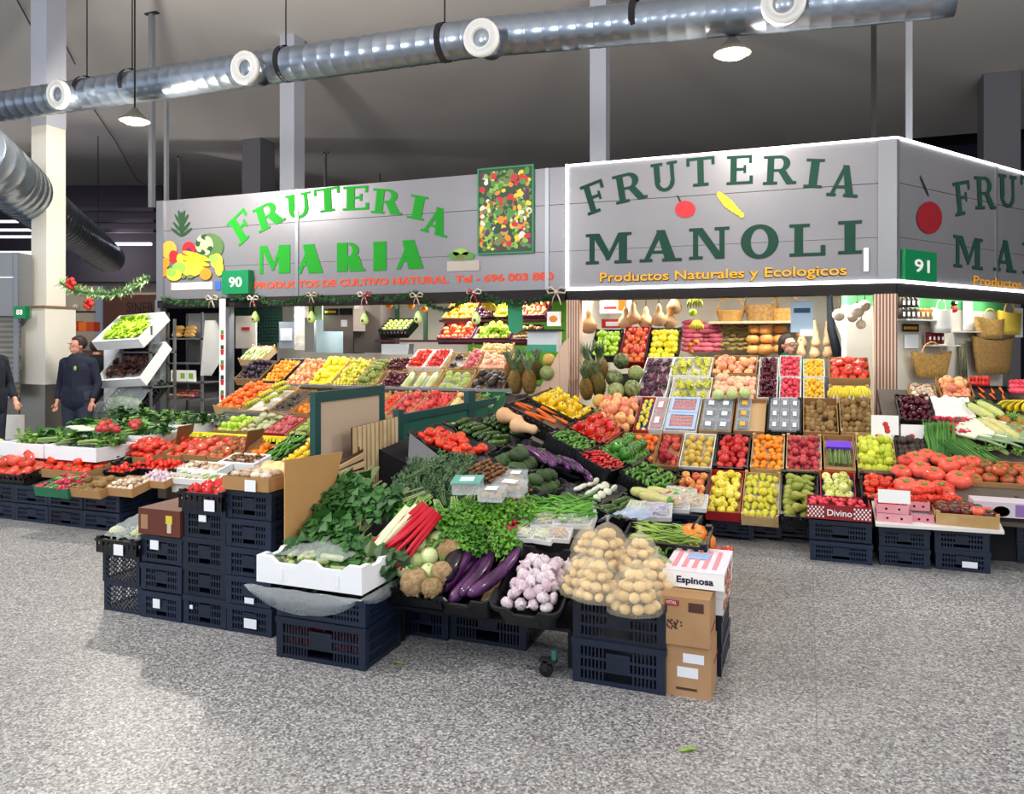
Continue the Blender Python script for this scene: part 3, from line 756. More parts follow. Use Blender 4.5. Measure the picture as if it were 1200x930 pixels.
d1 = duct(pd, .185, 'ventilation_duct', 'long galvanised spiral duct with white round outlets above the signs')
for px, py in ((70, 111), (289, 80), (565, 45), (918, 4)):
    p = onY(px, py, 6.72); b = MB(); mt = T(*(p-pd[0])) @ RX(PI/2+.12)
    st = len(b.v)
    b.lathe([(.15, -.25), (.15, .02)], 20, GALV); b.lathe([(.15, .0), (.178, .0), (.178, .04), (.15, .06), (.125, .03), (.115, .05), (.09, .05), (.08, 0)], 24, RIM)
    b.lathe([(.0, .005), (.08, .005)], 20, BLACKM); b.xf(mt, st)
    b.obj('air_outlet', d1)
for px, py in ((155, 100), (122-20, 108), (335, 75), (521, 50), (745, 25)):
    p = onY(px, py, 7.0); b = MB(); b.tube([p-pd[0]+V((0, 0, .18)), V((p.x, p.y, 6.99))-pd[0]], .008, 5, MATS['dark_post']); b.tube([p-pd[0]+V((-.03, 0, 0)), p-pd[0]+V((.03, 0, 0))], .195, 20, MATS['dark_post'], False)
    b.obj('hanger_rod', d1)
duct([atT(-40, 170, 8.5), atT(0, 203, 9.5), atT(60, 252, 13), atT(105, 285, 17), atT(128, 303, 20)], .38, 'ventilation_duct', 'thick dark duct running away above the market aisle beyond the column', .3)
# pendant lamps
SHADE = mat('lamp_shade', '#6a6860', .5, .4)
GLOW = mat('lamp_glow', '#fff2d0', .5, emit=28)
def lamp(px, py, z, label, watts, real=True, size=.17):
    p = onZ(px, py, z); r = empty('pendant_lamp', p, label, 'lamp')
    b = MB(); b.lathe([(.03, .14), (.06, .1), (.1, .06), (size, .0), (size*.97, -.01)], 18, SHADE); b.obj('lamp_shade', r)
    b = MB(); b.lathe([(0, -.05), (size*.6, -.035), (size*.85, 0.), (0, .02)], 18, GLOW); b.obj('lamp_bulb', r)
    b = MB(); b.tube([(0, 0, .13), (0, 0, 6.98-z)], .01, 5, MATS['dark_post']); b.obj('lamp_cord', r)
    if real:
        l = bpy.data.lights.new('lamp_light', 'POINT'); l.energy = watts; l.color = (1, .93, .82); l.shadow_soft_size = .12
        o = bpy.data.objects.new('lamp_light', l); COL.objects.link(o); o.parent = r; o.location = (0, 0, -.2)
    return r
lamp(158, 141, 4.1, 'lit pendant lamp hanging below the duct above the fruit-picture sign', 370)
lamp(858, 62, 4.1, 'brightest pendant lamp, hanging high above the two-line corner sign', 110)
lamp(57, 232, 4.1, 'lit pendant lamp hanging in front of the white square column', 350)
lamp(115, 287, 4.1, 'small distant pendant lamp between the column and the steel post', 200)
lamp(75, 301, 4.1, 'tiny lit lamp close beside the column, beyond the thick duct', 0, False)
lamp(84, 321, 3.9, 'faint lit lamp far down the aisle, lowest beside the column', 0, False)
# added fill lights over the aisle in front, unseen and without fixtures
for (x, y, w) in ((-5.2, 1.6, 470), (3.2, .4, 260), (-1.5, -2.4, 280), (4.4, 6.0, 320)):
    l = bpy.data.lights.new('fill_light', 'POINT'); l.energy = w; l.shadow_soft_size = .3; l.color = (1, .97, .92)
    o = bpy.data.objects.new('fill_light', l); COL.objects.link(o); o.location = (x, y, 4.1)
# security camera, cables under the ceiling
p = onZ(53, 48, 6.7); b = MB(); b.lathe([(0, -.12), (.07, -.1), (.1, -.02), (.1, .3)], 14, mat('camera_black', '#16161a', .3)); tag(b.obj('dome_camera', None, T(*p)), 'small black dome camera hanging under the ceiling near the duct', 'camera')
CORDM = mat('grey_cable', '#55504e', .7)
for pts in (((20, 0), (38, 33), (40, 33)), ((50, 0), (88, 75)), ((110, 128), (135, 165), (160, 210), (172, 218))):
    b = MB(); P = [onZ(px, py, 6.95) for px, py in pts]; b.tube(P, .012, 5, CORDM)
    tag(b.obj('ceiling_cable'), 'thin grey cable running along the ceiling %s' % ('beside the dome camera' if pts[0][0] == 20 else 'from the frame top towards the duct' if pts[0][0] == 50 else 'below the duct near the steel post'), 'cable')
# ------------------------------------------------------------------ signs
SIGN = mat('sign_metal', '#828185', .36, .25, c2='#7c7c82', scale=1.5)
SIGND = mat('sign_frame', '#8d8e90', .35, .6)
GRN = mat('letter_green', '#0b8a1a', .85); DGRN = mat('letter_dark_green', '#053a2c', .8); ORG = mat('letter_orange', '#e84a24', .8); YEL = mat('letter_yellow', '#f0a818', .5)
LETB = mat('letter_outline', '#1a1a1a', .6)  # near-black print: outlines behind the letters, stems of the printed fruit
LED = mat('led_strip', '#ffffff', .5, emit=5)
NUMG = mat('number_green', '#0a7a48', .4)
WHT = mat('plain_white', '#f4f4f2', .6)
def glyph(c, k=.2, ser=True):
    """polygons of a slab-serif capital, unit height, returns (width, polys)"""
    P = []
    def r(x0, y0, x1, y1): P.append([(x0, y0), (x1, y0), (x1, y1), (x0, y1)])
    def arc(cx, cy, ro, ri, a0, a1, ky=1., kx=1., n=14):
        for i in range(n):
            a, b_ = a0+(a1-a0)*i/n, a0+(a1-a0)*(i+1)/n
            P.append([(cx+ri[0]*math.cos(a), cy+ri[1]*math.sin(a)), (cx+ro[0]*math.cos(a), cy+ro[1]*math.sin(a)), (cx+ro[0]*math.cos(b_), cy+ro[1]*math.sin(b_)), (cx+ri[0]*math.cos(b_), cy+ri[1]*math.sin(b_))])
    s = .09
    def sf(x0, x1, top):
        if not ser: return
        y = 1-s if top else 0
        r(x0, y, x1, y+s)
    if c == 'I' and not ser: r(0, 0, .52, 1); return .52, P
    if c == 'I': r(.14, 0, .14+k+.04, 1); sf(0, .52, 0); sf(0, .52, 1); return .52, P
    if c == 'F': r(.12, 0, .12+k, 1); sf(0, .46, 0); sf(0, .8, 1); r(.7, .72, .8, 1); r(.3, .47, .6, .57); r(.54, .38, .62, .66); return .8, P
    if c == 'E': r(.12, 0, .12+k, 1); sf(0, .84, 0); sf(0, .8, 1); r(.72, .72, .8, 1); r(.74, 0, .84, .28); r(.3, .47, .6, .57); r(.54, .38, .62, .66); return .84, P
    if c == 'L': r(.12, 0, .12+k, 1); sf(0, .84, 0); sf(0, .48, 1); r(.74, 0, .84, .32); return .84, P
    if c == 'T': r(.35, 0, .35+k, 1); sf(.2, .7, 0); sf(0, .9, 1); r(0, .72, .09, 1); r(.81, .72, .9, 1); return .9, P
    if c == 'U': r(.1, .32, .1+k, 1); r(.68, .32, .68+.13, 1); sf(0, .42, 1); sf(.58, .94, 1); arc(.455, .34, (.355, .35), (.2, .24), PI, 2*PI); return .94, P
    if c == 'M':
        r(.1, 0, .22, 1); r(.88 if ser else .8, 0, .88+k, 1); sf(0, .34, 0); sf(.76, 1.2, 0); sf(0, .3, 1); sf(.9, 1.2, 1)
        P.append([(.56, .12), (.66, .3), (.36, 1), (.14, 1)]); P.append([(.52, .12), (.62, .12), (.98, 1), (.86, 1)]); return 1.2, P
    if c == 'N':
        r(.1, 0, .22, 1); r(.76, 0, .88, 1); sf(0, .34, 0); sf(.64, 1., 1); sf(0, .3, 1); P.append([(.66, 0), (.88, 0), (.34, 1), (.12, 1)]); return 1., P
    if c == 'A':
        P.append([(.08, 0), (.2, 0), (.52, .86), (.44, 1)]); P.append([(.88-k*1.3, 0), (.88, 0), (.6, 1), (.6-k, 1)]); r(.24, .26, .72, .35); sf(0, .3, 0); sf(.54, 1., 0); return 1., P
    if c == 'O': arc(.46, .5, (.46, .52), (.22, .4), 0, 2*PI, n=28); return .92, P
    if c == 'R':
        r(.12, 0, .12+k, 1); sf(0, .44, 0); sf(0, .55, 1); r(.3, .44, .52, .53); arc(.5, .72, (.32, .28), (.12, .19), -PI/2, PI/2, n=12)
        P.append([(.98-k*1.3, 0), (.98, 0), (.42+k*1.2, .52), (.42, .52)]); r(.72, 0, 1.02, s); return 1.02, P
def place_letter(c, cpx, cpy, wpx, hpx, rot, m, parent, pl, ux, origin, outline=None, k=.2, ser=True):
    g = glyph(c, k, ser); w, P = g
    n = pl[1]
    C = onP(cpx, cpy, pl); t = (C-V((0, 0, CH))).dot(V((-sn, cs, 0)))
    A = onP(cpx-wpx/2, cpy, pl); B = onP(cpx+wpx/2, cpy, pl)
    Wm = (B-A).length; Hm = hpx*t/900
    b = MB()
    for kk, mm in (((0, m),) if outline is None else ((1, outline), (0, m))):
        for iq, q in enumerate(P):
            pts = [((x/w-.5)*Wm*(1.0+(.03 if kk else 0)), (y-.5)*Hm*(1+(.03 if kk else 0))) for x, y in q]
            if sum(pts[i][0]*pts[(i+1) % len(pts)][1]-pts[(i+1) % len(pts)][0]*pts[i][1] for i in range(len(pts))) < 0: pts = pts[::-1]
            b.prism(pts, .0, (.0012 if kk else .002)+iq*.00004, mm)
    fm = Matrix((ux, V((0, 0, 1)), -n if ux.cross(V((0, 0, 1))).dot(-n) > 0 else n)).transposed().to_4x4()
    fm.translation = C
    o = b.obj('letter', parent); o.matrix_world = fm @ RZ(rot); o.matrix_parent_inverse = Matrix.Identity(4)
    o.matrix_local = parent.matrix_world.inverted() @ fm @ RZ(rot)
    return o
PF = (V((0, FY-.005, 0)), V((0, 1, 0)))
N2 = V((H2.y, -H2.x, 0))
PR = (V((CX, FY, 0))+N2*.005, N2)
XU = V((1, 0, 0))
def text(s, p0, p1, h, m, parent, ux, n, name='lettering', off=0., ext=.001, spc=1., shear=0.):
    """built-in font line fitted between world points p0 and p1 (baseline), cap height about h"""
    cu = bpy.data.curves.new(name, 'FONT'); cu.body = s; cu.size = 1; cu.extrude = ext; cu.offset = off; cu.space_character = spc; cu.shear = shear
    cu.materials.append(m); cu.resolution_u = 3
    o = bpy.data.objects.new(name, cu); COL.objects.link(o)
    bpy.context.view_layer.update()
    w = max(o.dimensions.x, .01)
    me = bpy.data.meshes.new_from_object(o); bpy.data.objects.remove(o); o = link(name, me)
    L = (p1-p0).length; k = L/w; hy = h/.72
    fm = Matrix((ux, V((0, 0, 1)), ux.cross(V((0, 0, 1))))).transposed().to_4x4(); fm.translation = p0
    fm = fm @ Matrix.Diagonal((k, hy, 1, 1))
    if parent is not None:
        o.parent = parent; o.matrix_local = parent.matrix_world.inverted() @ fm
    else: o.matrix_world = fm
    return o
def mkmat(o): bpy.context.view_layer.update()
# Maria sign
s1 = empty('shop_sign', (LX, FY, ZB), 'grey metal sign with light green lettering over the wide stall with garlands', 'sign')
b = MB(); x0 = .12; x1 = DX-LX-.03
b.box(x0, 0, .0, x1, .25, .43-.004, SIGN); b.box(x0, 0, .43, x1, .25, .96-.006, SIGN); b.box(x0, 0, .96, x1, .25, ZT-ZB, SIGN); b.box(x0, .02, 0, x1, .24, ZT-ZB-.01, MATS['dark_post'])
b.obj('sign_panel', s1)
b = MB(); b.box(0, -.03, -.02, .12, .28, ZT-ZB, ALU); 
for px in (348, 641): x = onP(px, 300, PF).x-LX; b.box(x-.022, -.012, 0, x+.022, 0, ZT-ZB, ALU)
b.box(0, -.01, -.12, x1, .3, 0, MATS['dark_post']); b.obj('sign_frame', s1)
bpy.context.view_layer.update()
for c, x, y, w, h, r in (('F', 283, 266, 25, 33, .62), ('R', 315, 252, 33, 29, .35), ('U', 350, 241, 30, 29, .1), ('T', 383, 234, 30, 28, .06), ('E', 417, 232, 30, 28, -.02), ('R', 454, 236, 36, 29, -.12), ('I', 489, 243, 20, 28, -.22), ('A', 512, 259, 32, 32, -.3)):
    place_letter(c, x, y, w, h, r, GRN, s1, PF, XU, None, k=.25)
for c, x, y, w, h in (('M', 320, 304, 38, 33), ('A', 364, 303, 38, 34), ('R', 409, 301, 37, 34), ('I', 445, 300, 15, 34), ('A', 481, 298, 40, 34)):
    place_letter(c, x, y, w, h, 0, GRN, s1, PF, XU, None, k=.34, ser=False)
text('PRODUCTOS DE CULTIVO NATURAL  Tel - 696 003 880', onP(298, 338, PF), onP(648, 330, PF), .085, ORG, s1, XU, None, off=.028)
# framed market poster on the sign: flat print of heaped vegetables
def blob_print(name, parent, pl, ux, x0, x1, y0, y1, cols, n, bg, rr, seed=1, frame_m=None):
    random.seed(seed)
    A = onP(x0, y1, pl); B = onP(x1, y1, pl); C = onP(x0, y0, pl)
    W = (B-A).length; Hh = C.z-A.z
    b = MB(); b.box(0, 0, 0, W, Hh, .01, bg)
    for i in range(n):
        x, y = R(.04, .96)*W, R(.04, .96)*Hh; r = R(*rr); k = random.choice(cols); e = R(.6, 1); a0 = R(0, 3)
        P = [(x+r*math.cos(a)*math.cos(a0)-e*r*math.sin(a)*math.sin(a0), y+r*math.cos(a)*math.sin(a0)+e*r*math.sin(a)*math.cos(a0)) for a in [2*PI*j/8 for j in range(8)]]
        P = [(min(max(px, 0), W), min(max(py, 0), Hh)) for px, py in P]
        z = .0101+i*.000004
        b.add([(px, py, z) for px, py in P], [tuple(range(8))], k)
    if frame_m:
        t = .02
        for q in ((-t, -t, W+t, 0), (-t, Hh, W+t, Hh+t), (-t, 0, 0, Hh), (W, 0, W+t, Hh)): b.box(q[0], q[1], 0, q[2], q[3], .02, frame_m)
    fm = Matrix((ux, V((0, 0, 1)), ux.cross(V((0, 0, 1))))).transposed().to_4x4(); fm.translation = A
    o = b.obj(name, parent)
    o.matrix_local = (parent.matrix_world.inverted() if parent else Matrix.Identity(4)) @ fm
    random.seed(7); return o
flat = lambda n, c: mat('print_'+n, c, .5)
PC = [flat('red', '#c8242c'), flat('orange', '#e88a24'), flat('yellow', '#e8cc3c'), flat('green', '#4c8a34'), flat('lime', '#8ab84a'), flat('white', '#e0dcc8'), flat('purple', '#5c2450'), flat('dark', '#24442a'), flat('olive', '#6c7a44')]
o = blob_print('vegetable_poster', None, (V((0, FY-.012, 0)), V((0, 1, 0))), XU, 562, 624, 200, 297, PC+[PC[3], PC[7], PC[8], PC[4]], 420, flat('dark', '#24442a'), (.015, .05), 3, NUMG)
tag(o, 'tall framed poster of heaped vegetables fixed on the grey sign', 'poster')
# printed fruit group at the end of the sign
def print_disc(b, cx, cy, rx, ry, m, z, pl=PF, n=16, rot=0.):
    C = onP(cx, cy, pl); t = (C-V((0, 0, CH))).dot(V((-sn, cs, 0))); k = t/900
    A = onP(cx-5, cy, pl); B = onP(cx+5, cy, pl); kx = (B-A).length/10
    P = [(rx*math.cos(a), ry*math.sin(a)) for a in [2*PI*j/n for j in range(n)]]
    P = [(x*math.cos(rot)-y*math.sin(rot), x*math.sin(rot)+y*math.cos(rot)) for x, y in P]
    u = (B-A).normalized(); nn = V((u.y, -u.x, 0))
    b.add([C+u*x*kx+V((0, 0, y*k))+nn*z for x, y in P], [tuple(range(n))], m)
b = MB(); fl = lambda n, c: flat(n, c)
z = .004; 
for q in [(213, 262, 3, 14, 'dark', 0)]+[(213+dx, 262+dy, 1.6, 8, 'dark', r) for dx, dy, r in ((-4, -4, .5), (4, -4, -.5), (-5, 4, .7), (5, 4, -.7), (-2, -8, .2), (2, -8, -.2), (-6, 10, .9), (6, 10, -.9))]+[(246, 289, 16.5, 16, 'wm', 0)]+[(240+7*math.cos(a), 287+9*math.sin(a), 3.2, 5.5, 'dark' if i % 2 else 'lightgreen', -a) for i, a in enumerate([.7*j for j in range(9)])]+[(240, 287, 5, 6, 'lightgreen', 0), (199, 293, 9, 11, 'papaya', 0), (205, 301, 6, 8, 'red', .3), (222, 292, 8, 9, 'red', 0), (222, 295, 4, 5, 'purple', 0), (194, 308, 6, 6, 'orange', 0), (193, 318, 5, 6, 'orange', 0), (231, 300, 17, 3.2, 'banana', -.32), (230, 304, 17, 1, 'dkban', -.35), (229, 306, 18, 3.4, 'banana', -.3), (228, 310, 17, 1, 'dkban', -.3), (226, 312, 17, 3.6, 'yellow', -.26), (226, 316, 12, 8, 'yellow', .1), (212, 303, 4, 6, 'yellow', 0), (211, 314, 8, 7, 'lime', 0), (205, 322, 9, 7, 'yellow', 0), (202, 319, 6, 5, 'lime', 0), (255, 306, 7, 9, 'yg', 0), (258, 314, 5, 9, 'yellow', 0), (252, 303, 6, 5, 'lime', 0), (242, 321, 7, 7, 'orange', 0), (216, 324, 3, 2.5, 'olive', 0), (224, 324, 4, 2.5, 'olive', 0)]:
    z += .0004; cc = {'wm': '#4c6a3c', 'lightgreen': '#a8c088', 'papaya': '#e8a040', 'yg': '#d8dc40', 'banana': '#f4d028', 'dkban': '#b88a1c'}.get(q[4])
    print_disc(b, q[0], q[1], q[2], q[3], fl(q[4], cc) if cc else MATS['print_'+q[4]], z, rot=q[5])
o = b.obj('fruit_picture', s1); o.matrix_local = s1.matrix_world.inverted()
b = MB(); A = onP(201, 340, PF); B = onP(249, 337, PF); b.box(A.x, FY-.009, A.z, B.x, FY-.004, A.z+.1, mat('pale_pink_label', '#eedcdc', .7)); A = onP(252, 340, PF); b.box(A.x, FY-.009, A.z, A.x+.1, FY-.004, A.z+.12, mat('label_blue', '#3a64b8', .5)); A = onP(186, 341, PF); b.box(A.x, FY-.009, A.z, A.x+.1, FY-.004, A.z+.16, WHT)
o = b.obj('sticker', s1); o.matrix_local = s1.matrix_world.inverted()
b = MB()
for q in ((540, 296, 9, 5, 'lime'), (533, 300, 7, 5, 'green'), (548, 300, 8, 5, 'green'), (541, 302, 8, 4, 'olive')): print_disc(b, *q[:4], MATS['print_'+q[4]], .006)
A = onP(524, 318, PF); b.box(A.x, FY-.009, A.z, A.x+.42, FY-.005, A.z+.12, mat('print_crate', '#b0a8a0', .7)); o = b.obj('crate_picture', s1); o.matrix_local = s1.matrix_world.inverted()
# Manoli signs
s2 = empty('shop_sign', (DX, FY, ZB), 'grey corner sign with dark green two-line lettering and a banana picture', 'sign')
b = MB(); x0 = 0; x1 = CX-DX
b.box(x0, 0, .0, x1, .25, .43-.004, SIGN); b.box(x0, 0, .43, x1, .25, .96-.006, SIGN); b.box(x0, 0, .96, x1, .25, ZT-ZB, SIGN); b.box(x0, .02, 0, x1, .24, ZT-ZB-.01, MATS['dark_post']); b.obj('sign_panel', s2)
b = MB(); b.box(-.015, -.02, -.01, .015, 0, ZT-ZB+.02, LED); b.box(0, -.02, -.02, x1, .01, .012, LED); b.box(0, -.02, ZT-ZB, x1, .02, ZT-ZB+.018, LED); b.obj('light_strip', s2)
b = MB(); b.box(x1-.16, -.012, 0, x1+.005, 0, ZT-ZB, SIGND); b.box(0, -.01, -.12, x1, .3, -.02, MATS['dark_post']); b.obj('sign_frame', s2)
bpy.context.view_layer.update()
for c, x, y, w, h, r in (('F', 697, 231, 26, 35, .3), ('R', 738, 219, 36, 33, .16), ('U', 779, 207, 30, 33, .08), ('T', 821, 201, 32, 33, .02), ('E', 867, 199, 30, 33, -.02), ('R', 914, 199, 38, 33, -.04), ('I', 954, 203, 21, 33, -.12), ('A', 989, 212, 36, 36, -.14)):
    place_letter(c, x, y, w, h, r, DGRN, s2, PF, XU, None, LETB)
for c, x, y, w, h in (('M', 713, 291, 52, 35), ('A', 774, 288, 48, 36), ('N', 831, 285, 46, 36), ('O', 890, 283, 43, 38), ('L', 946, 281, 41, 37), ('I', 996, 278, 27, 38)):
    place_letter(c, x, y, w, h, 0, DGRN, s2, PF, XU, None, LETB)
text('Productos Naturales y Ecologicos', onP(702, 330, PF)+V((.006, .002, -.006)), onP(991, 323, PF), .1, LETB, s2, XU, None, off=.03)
text('Productos Naturales y Ecologicos', onP(702, 330, PF)+V((0, -.004, 0)), onP(991, 323, PF)+V((0, -.004, 0)), .1, YEL, s2, XU, None, off=.014)
b = MB(); red = MATS['print_red']; 
print_disc(b, 803, 245, 12, 10, red, .006); print_disc(b, 797, 235, 1, 8, LETB, .005, rot=.5)
o = b.obj('cherry_print', s2); o.matrix_local = s2.matrix_world.inverted(); b = MB()
for i in range(9):
    t = i/8; print_disc(b, 843+26*t-10*(1-t)*t, 228+24*t*t**.2-0, 5*(1-abs(t-.5)*1.1)+1, 4.5*(1-abs(t-.5))+1, mat('print_banana', '#f4c41c', .5), .006+i*.0003)
o = b.obj('banana_print', s2); o.matrix_local = s2.matrix_world.inverted()
b = MB(); print_disc(b, 1040, 306, 5.5, 5, WHT, .004); A = onP(1012, 318, PF); b.box(A.x, FY-.018, A.z, A.x+.045, FY-.013, A.z+.23, WHT); o = b.obj('sticker', s2); o.matrix_local = s2.matrix_world.inverted()
s3 = empty('shop_sign', (CX, FY, ZB), 'angled grey sign round the corner with a red fruit picture and green lettering', 'sign', mtx=T(CX, FY, ZB)@RZ(A2))
L3 = 4.2; b = MB()
b.box(0, 0, .0, L3, .25, .43-.004, SIGN); b.box(0, 0, .43, L3, .25, .96-.006, SIGN); b.box(0, 0, .96, L3, .25, ZT-ZB, SIGN); b.box(0, .02, 0, L3, .24, ZT-ZB-.01, MATS['dark_post']); b.obj('sign_panel', s3)
b = MB(); b.box(0, -.02, -.02, L3, .01, .012, LED); b.box(0, -.02, ZT-ZB, L3, .02, ZT-ZB+.018, LED); b.obj('light_strip', s3)
b = MB(); b.box(0, -.01, -.12, L3, .3, -.02, MATS['dark_post']); b.box(0, -.012, 0, .05, 0, ZT-ZB, SIGND)
x = (onP(1168, 280, PR)-V((CX, FY, 0))).dot(H2); b.box(x-.02, -.01, 0, x+.02, 0, ZT-ZB, SIGND); b.obj('sign_frame', s3)
bpy.context.view_layer.update()
for c, x, y, w, h, r in (('F', 1128, 232, 19, 38, .2), ('R', 1155, 226, 24, 37, .1), ('U', 1181, 224, 21, 37, .05), ('T', 1207, 227, 21, 37, .0), ('E', 1231, 231, 20, 36, 0), ('R', 1257, 236, 23, 36, 0), ('I', 1280, 243, 13, 36, -.1), ('A', 1303, 253, 22, 36, -.15), ('M', 1135, 296, 33, 36, 0), ('A', 1178, 300, 26, 36, 0), ('N', 1212, 304, 26, 35, 0), ('O', 1246, 308, 24, 35, 0), ('L', 1276, 312, 22, 34, 0), ('I', 1300, 315, 14, 34, 0)):
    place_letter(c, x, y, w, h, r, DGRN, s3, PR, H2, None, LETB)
text('Productos Naturales y Ecologicos', onP(1139, 333, PR)+N2*.008, onP(1300, 348, PR)+N2*.008, .1, YEL, s3, H2, None, off=.014)
b = MB(); print_disc(b, 1089, 255, 15, 19, mat('print_darkred', '#8a1c24', .4), .006, PR); print_disc(b, 1083, 218, 1, 14, LETB, .005, PR, rot=.4)
o = b.obj('fruit_picture', s3); o.matrix_local = s3.matrix_world.inverted()
def numbox(s, px0, px1, y0, y1, pl, ux, label, dep=.1):
    A = onP(px0, y1, pl); B = onP(px1, y1, pl); C = onP(px0, y0, pl); W = (B-A).length; h = C.z-A.z
    fm = Matrix((ux, V((0, 0, 1)).cross(ux), V((0, 0, 1)))).transposed().to_4x4(); fm.translation = A
    r = empty('number_sign', label=label, cat='sign', mtx=fm)
    b = MB(); b.box(0, -dep, 0, W, .0, h, NUMG); b.obj('sign_box', r)
    bpy.context.view_layer.update(); n = ux.cross(V((0, 0, 1)))
    q = A+n*(dep+.002)
    text(s, q+ux*W*.27+V((0, 0, h*.3)), q+ux*W*.75+V((0, 0, h*.3)), h*.42, WHT, r, ux, None, off=.02)
numbox('90', 266, 297, 318, 345, PF, XU, 'green box with the white number 90 on the fruit-picture sign')
numbox('91', 1055, 1092, 292, 328, PR, H2, 'green box with the white number 91 at the corner of the signs', .05)
# ------------------------------------------------------------------ stall shells
CREAM = mat('stall_cream', '#d9d3c4', .8); GREENW = mat('stall_green', '#5fae2c', .7); MINT = mat('stall_mint', '#8fd0a0', .7)
STRIPE = stripes('striped_wood', '#d8b8a0', '#5a3a34', 34, 'X', .7, .62)
STRIPEY = stripes('striped_wood_y', '#d8b8a0', '#5a3a34', 34, 'Y', .7, .62)
b = MB(); b.box(LX, 10.9, 0, DX, 11., 2.5, CREAM); struct(b.obj('wall_stall_rear'))
b = MB(); b.box(LX, 8.58, 2.3, DX, 11, 2.36, CREAM); struct(b.obj('ceiling_wide_stall'))
b = MB(); b.prism([(DX, 8.58), (CX, 8.58), (CX+H2.x*4.2, 8.58+H2.y*4.2), (DX, 8.58+H2.y*4.2)], 2.3, 2.36, CREAM); struct(b.obj('ceiling_corner_stall'))
b = MB(); b.box(DX, 10.2, 0, .9, 10.28, 2.3, CREAM); struct(b.obj('wall_corner_stall_rear'))
b = MB(); b.box(DX-.03, 8.6, 0, DX+.03, 10.9, 2.3, CREAM); struct(b.obj('wall_stall_divider'))
# green and light wall areas seen between the goods
b = MB(); b.box(-4.9, 10.86, .9, -3.2, 10.895, 2.2, GREENW); struct(b.obj('trim_green_wall'))
def post(px, w, y1=None, Y=FY+.1, m=ALU, name='stall_post', label='', z0=0, z1=ZB):
    x = onY(px, 400, Y).x; b = MB(); b.box(x-w/2, Y-w/2, z0, x+w/2, Y+w/2, z1, m); return tag(b.obj(name), label, 'post')
post(188, .1, label='aluminium post at the outer end of the wide stall below the fruit picture')
post(268, .1, label='aluminium post below the number 90 box')
# round lamps under the signs
LAMPM = mat('downlight_glow', '#ffffff', .5, emit=14)
def downlight(p, label, w=26, s=.11):
    r = empty('round_lamp', p, label, 'lamp'); r['group'] = 'round white lamps under the signs'
    b = MB(); b.lathe([(0, -.035), (s*.8, -.03), (s, -.01), (s, 0)], 18, LAMPM); b.obj('lamp_glass', r)
    b = MB(); b.lathe([(s*1.02, -.015), (s*1.12, -.01), (s*1.12, .02), (0, .02)], 18, WHT); b.obj('lamp_ring', r)
    if w:
        l = bpy.data.lights.new('lamp_light', 'AREA'); l.shape = 'DISK'; l.size = .2; l.energy = w; l.color = (1, .98, .94)
        o = bpy.data.objects.new('lamp_light', l); COL.objects.link(o); o.parent = r; o.location = (0, 0, -.06)
for px, yy in ((318, 350), (393, 350), (463, 349), (540, 348), (610, 348)):
    p = onY(px, yy, 8.9); downlight(V((p.x, 8.95, 2.28)), 'round white lamp under the ceiling of the wide stall', 22)
for px in (697, 783, 866, 945, 1000):
    p = onY(px, 345, 8.85); downlight(V((p.x, 8.85, 2.28)), 'round white lamp under the ceiling of the corner stall', 13)
for k in (.5, 1.1, 1.8, 2.6, 3.4):
    p = V((CX, FY, 0))+H2*k+V((-H2.y, H2.x, 0))*.5; downlight(V((p.x, p.y, 2.28)), 'round white lamp behind the angled sign of the corner stall', 0 if k < 1 else 5)
# striped end panels
def panel(name, P, th, m, label, cat='panel', parent=None):
    """vertical or sloped slab: P = 4 world corners, thickness th backwards along its normal; material runs in local x/y"""
    u = (P[1]-P[0]).normalized(); n = u.cross(P[3]-P[0]).normalized(); v = n.cross(u)
    fm = Matrix((u, v, n)).transposed().to_4x4(); fm.translation = P[0]; inv = fm.inverted()
    q = [inv @ p for p in P]; b = MB()
    b.hexa([(p.x, p.y, -th) for p in q]+[(p.x, p.y, 0) for p in q], m)
    o = b.obj(name, None, fm)
    if label: tag(o, label, cat)
    return o
x0, x1 = onY(1024, 400, FY).x, CX+.01
o = panel('striped_pillar', [V((x0, FY-.01, .0)), V((x1, FY-.01, 0)), V((x1, FY-.01, ZB-.125)), V((x0, FY-.01, ZB-.125))], .14, STRIPE, 'striped slatted wooden pillar at the corner of the two signs', 'pillar')
b = MB(); 
for py, w, h in ((350, .05, .2), (369, .03, .03), (392, .03, .03)): q = onY(1041, py, FY-.014); b.box(q.x-w/2, FY-.016, q.z-h/2, q.x+w/2, FY-.0125, q.z+h/2, WHT)
s = b.obj('sticker', o); s.matrix_local = o.matrix_world.inverted()
x0, x1 = onY(664, 400, FY).x, onY(679, 400, FY).x
panel('striped_pillar', [V((x0, FY-.01, .0)), V((x1, FY-.01, 0)), V((x1, FY-.01, ZB-.125)), V((x0, FY-.01, ZB-.125))], .14, STRIPE, 'striped slatted wooden pillar between the two stalls beside the pineapples', 'pillar')
# slanted plank panel between both stalls
PLK = stripes('plank_panel', '#d3b39c', '#c2a08a', 9, 'X', .7, .9)
pl = [onY(x, y, 7.9) for x, y in ((623, 472), (665, 472), (668, 395), (661, 400))]
panel('plank_panel', pl, .02, PLK, 'slanted pinkish plank panel beside the striped pillar and the pineapples')
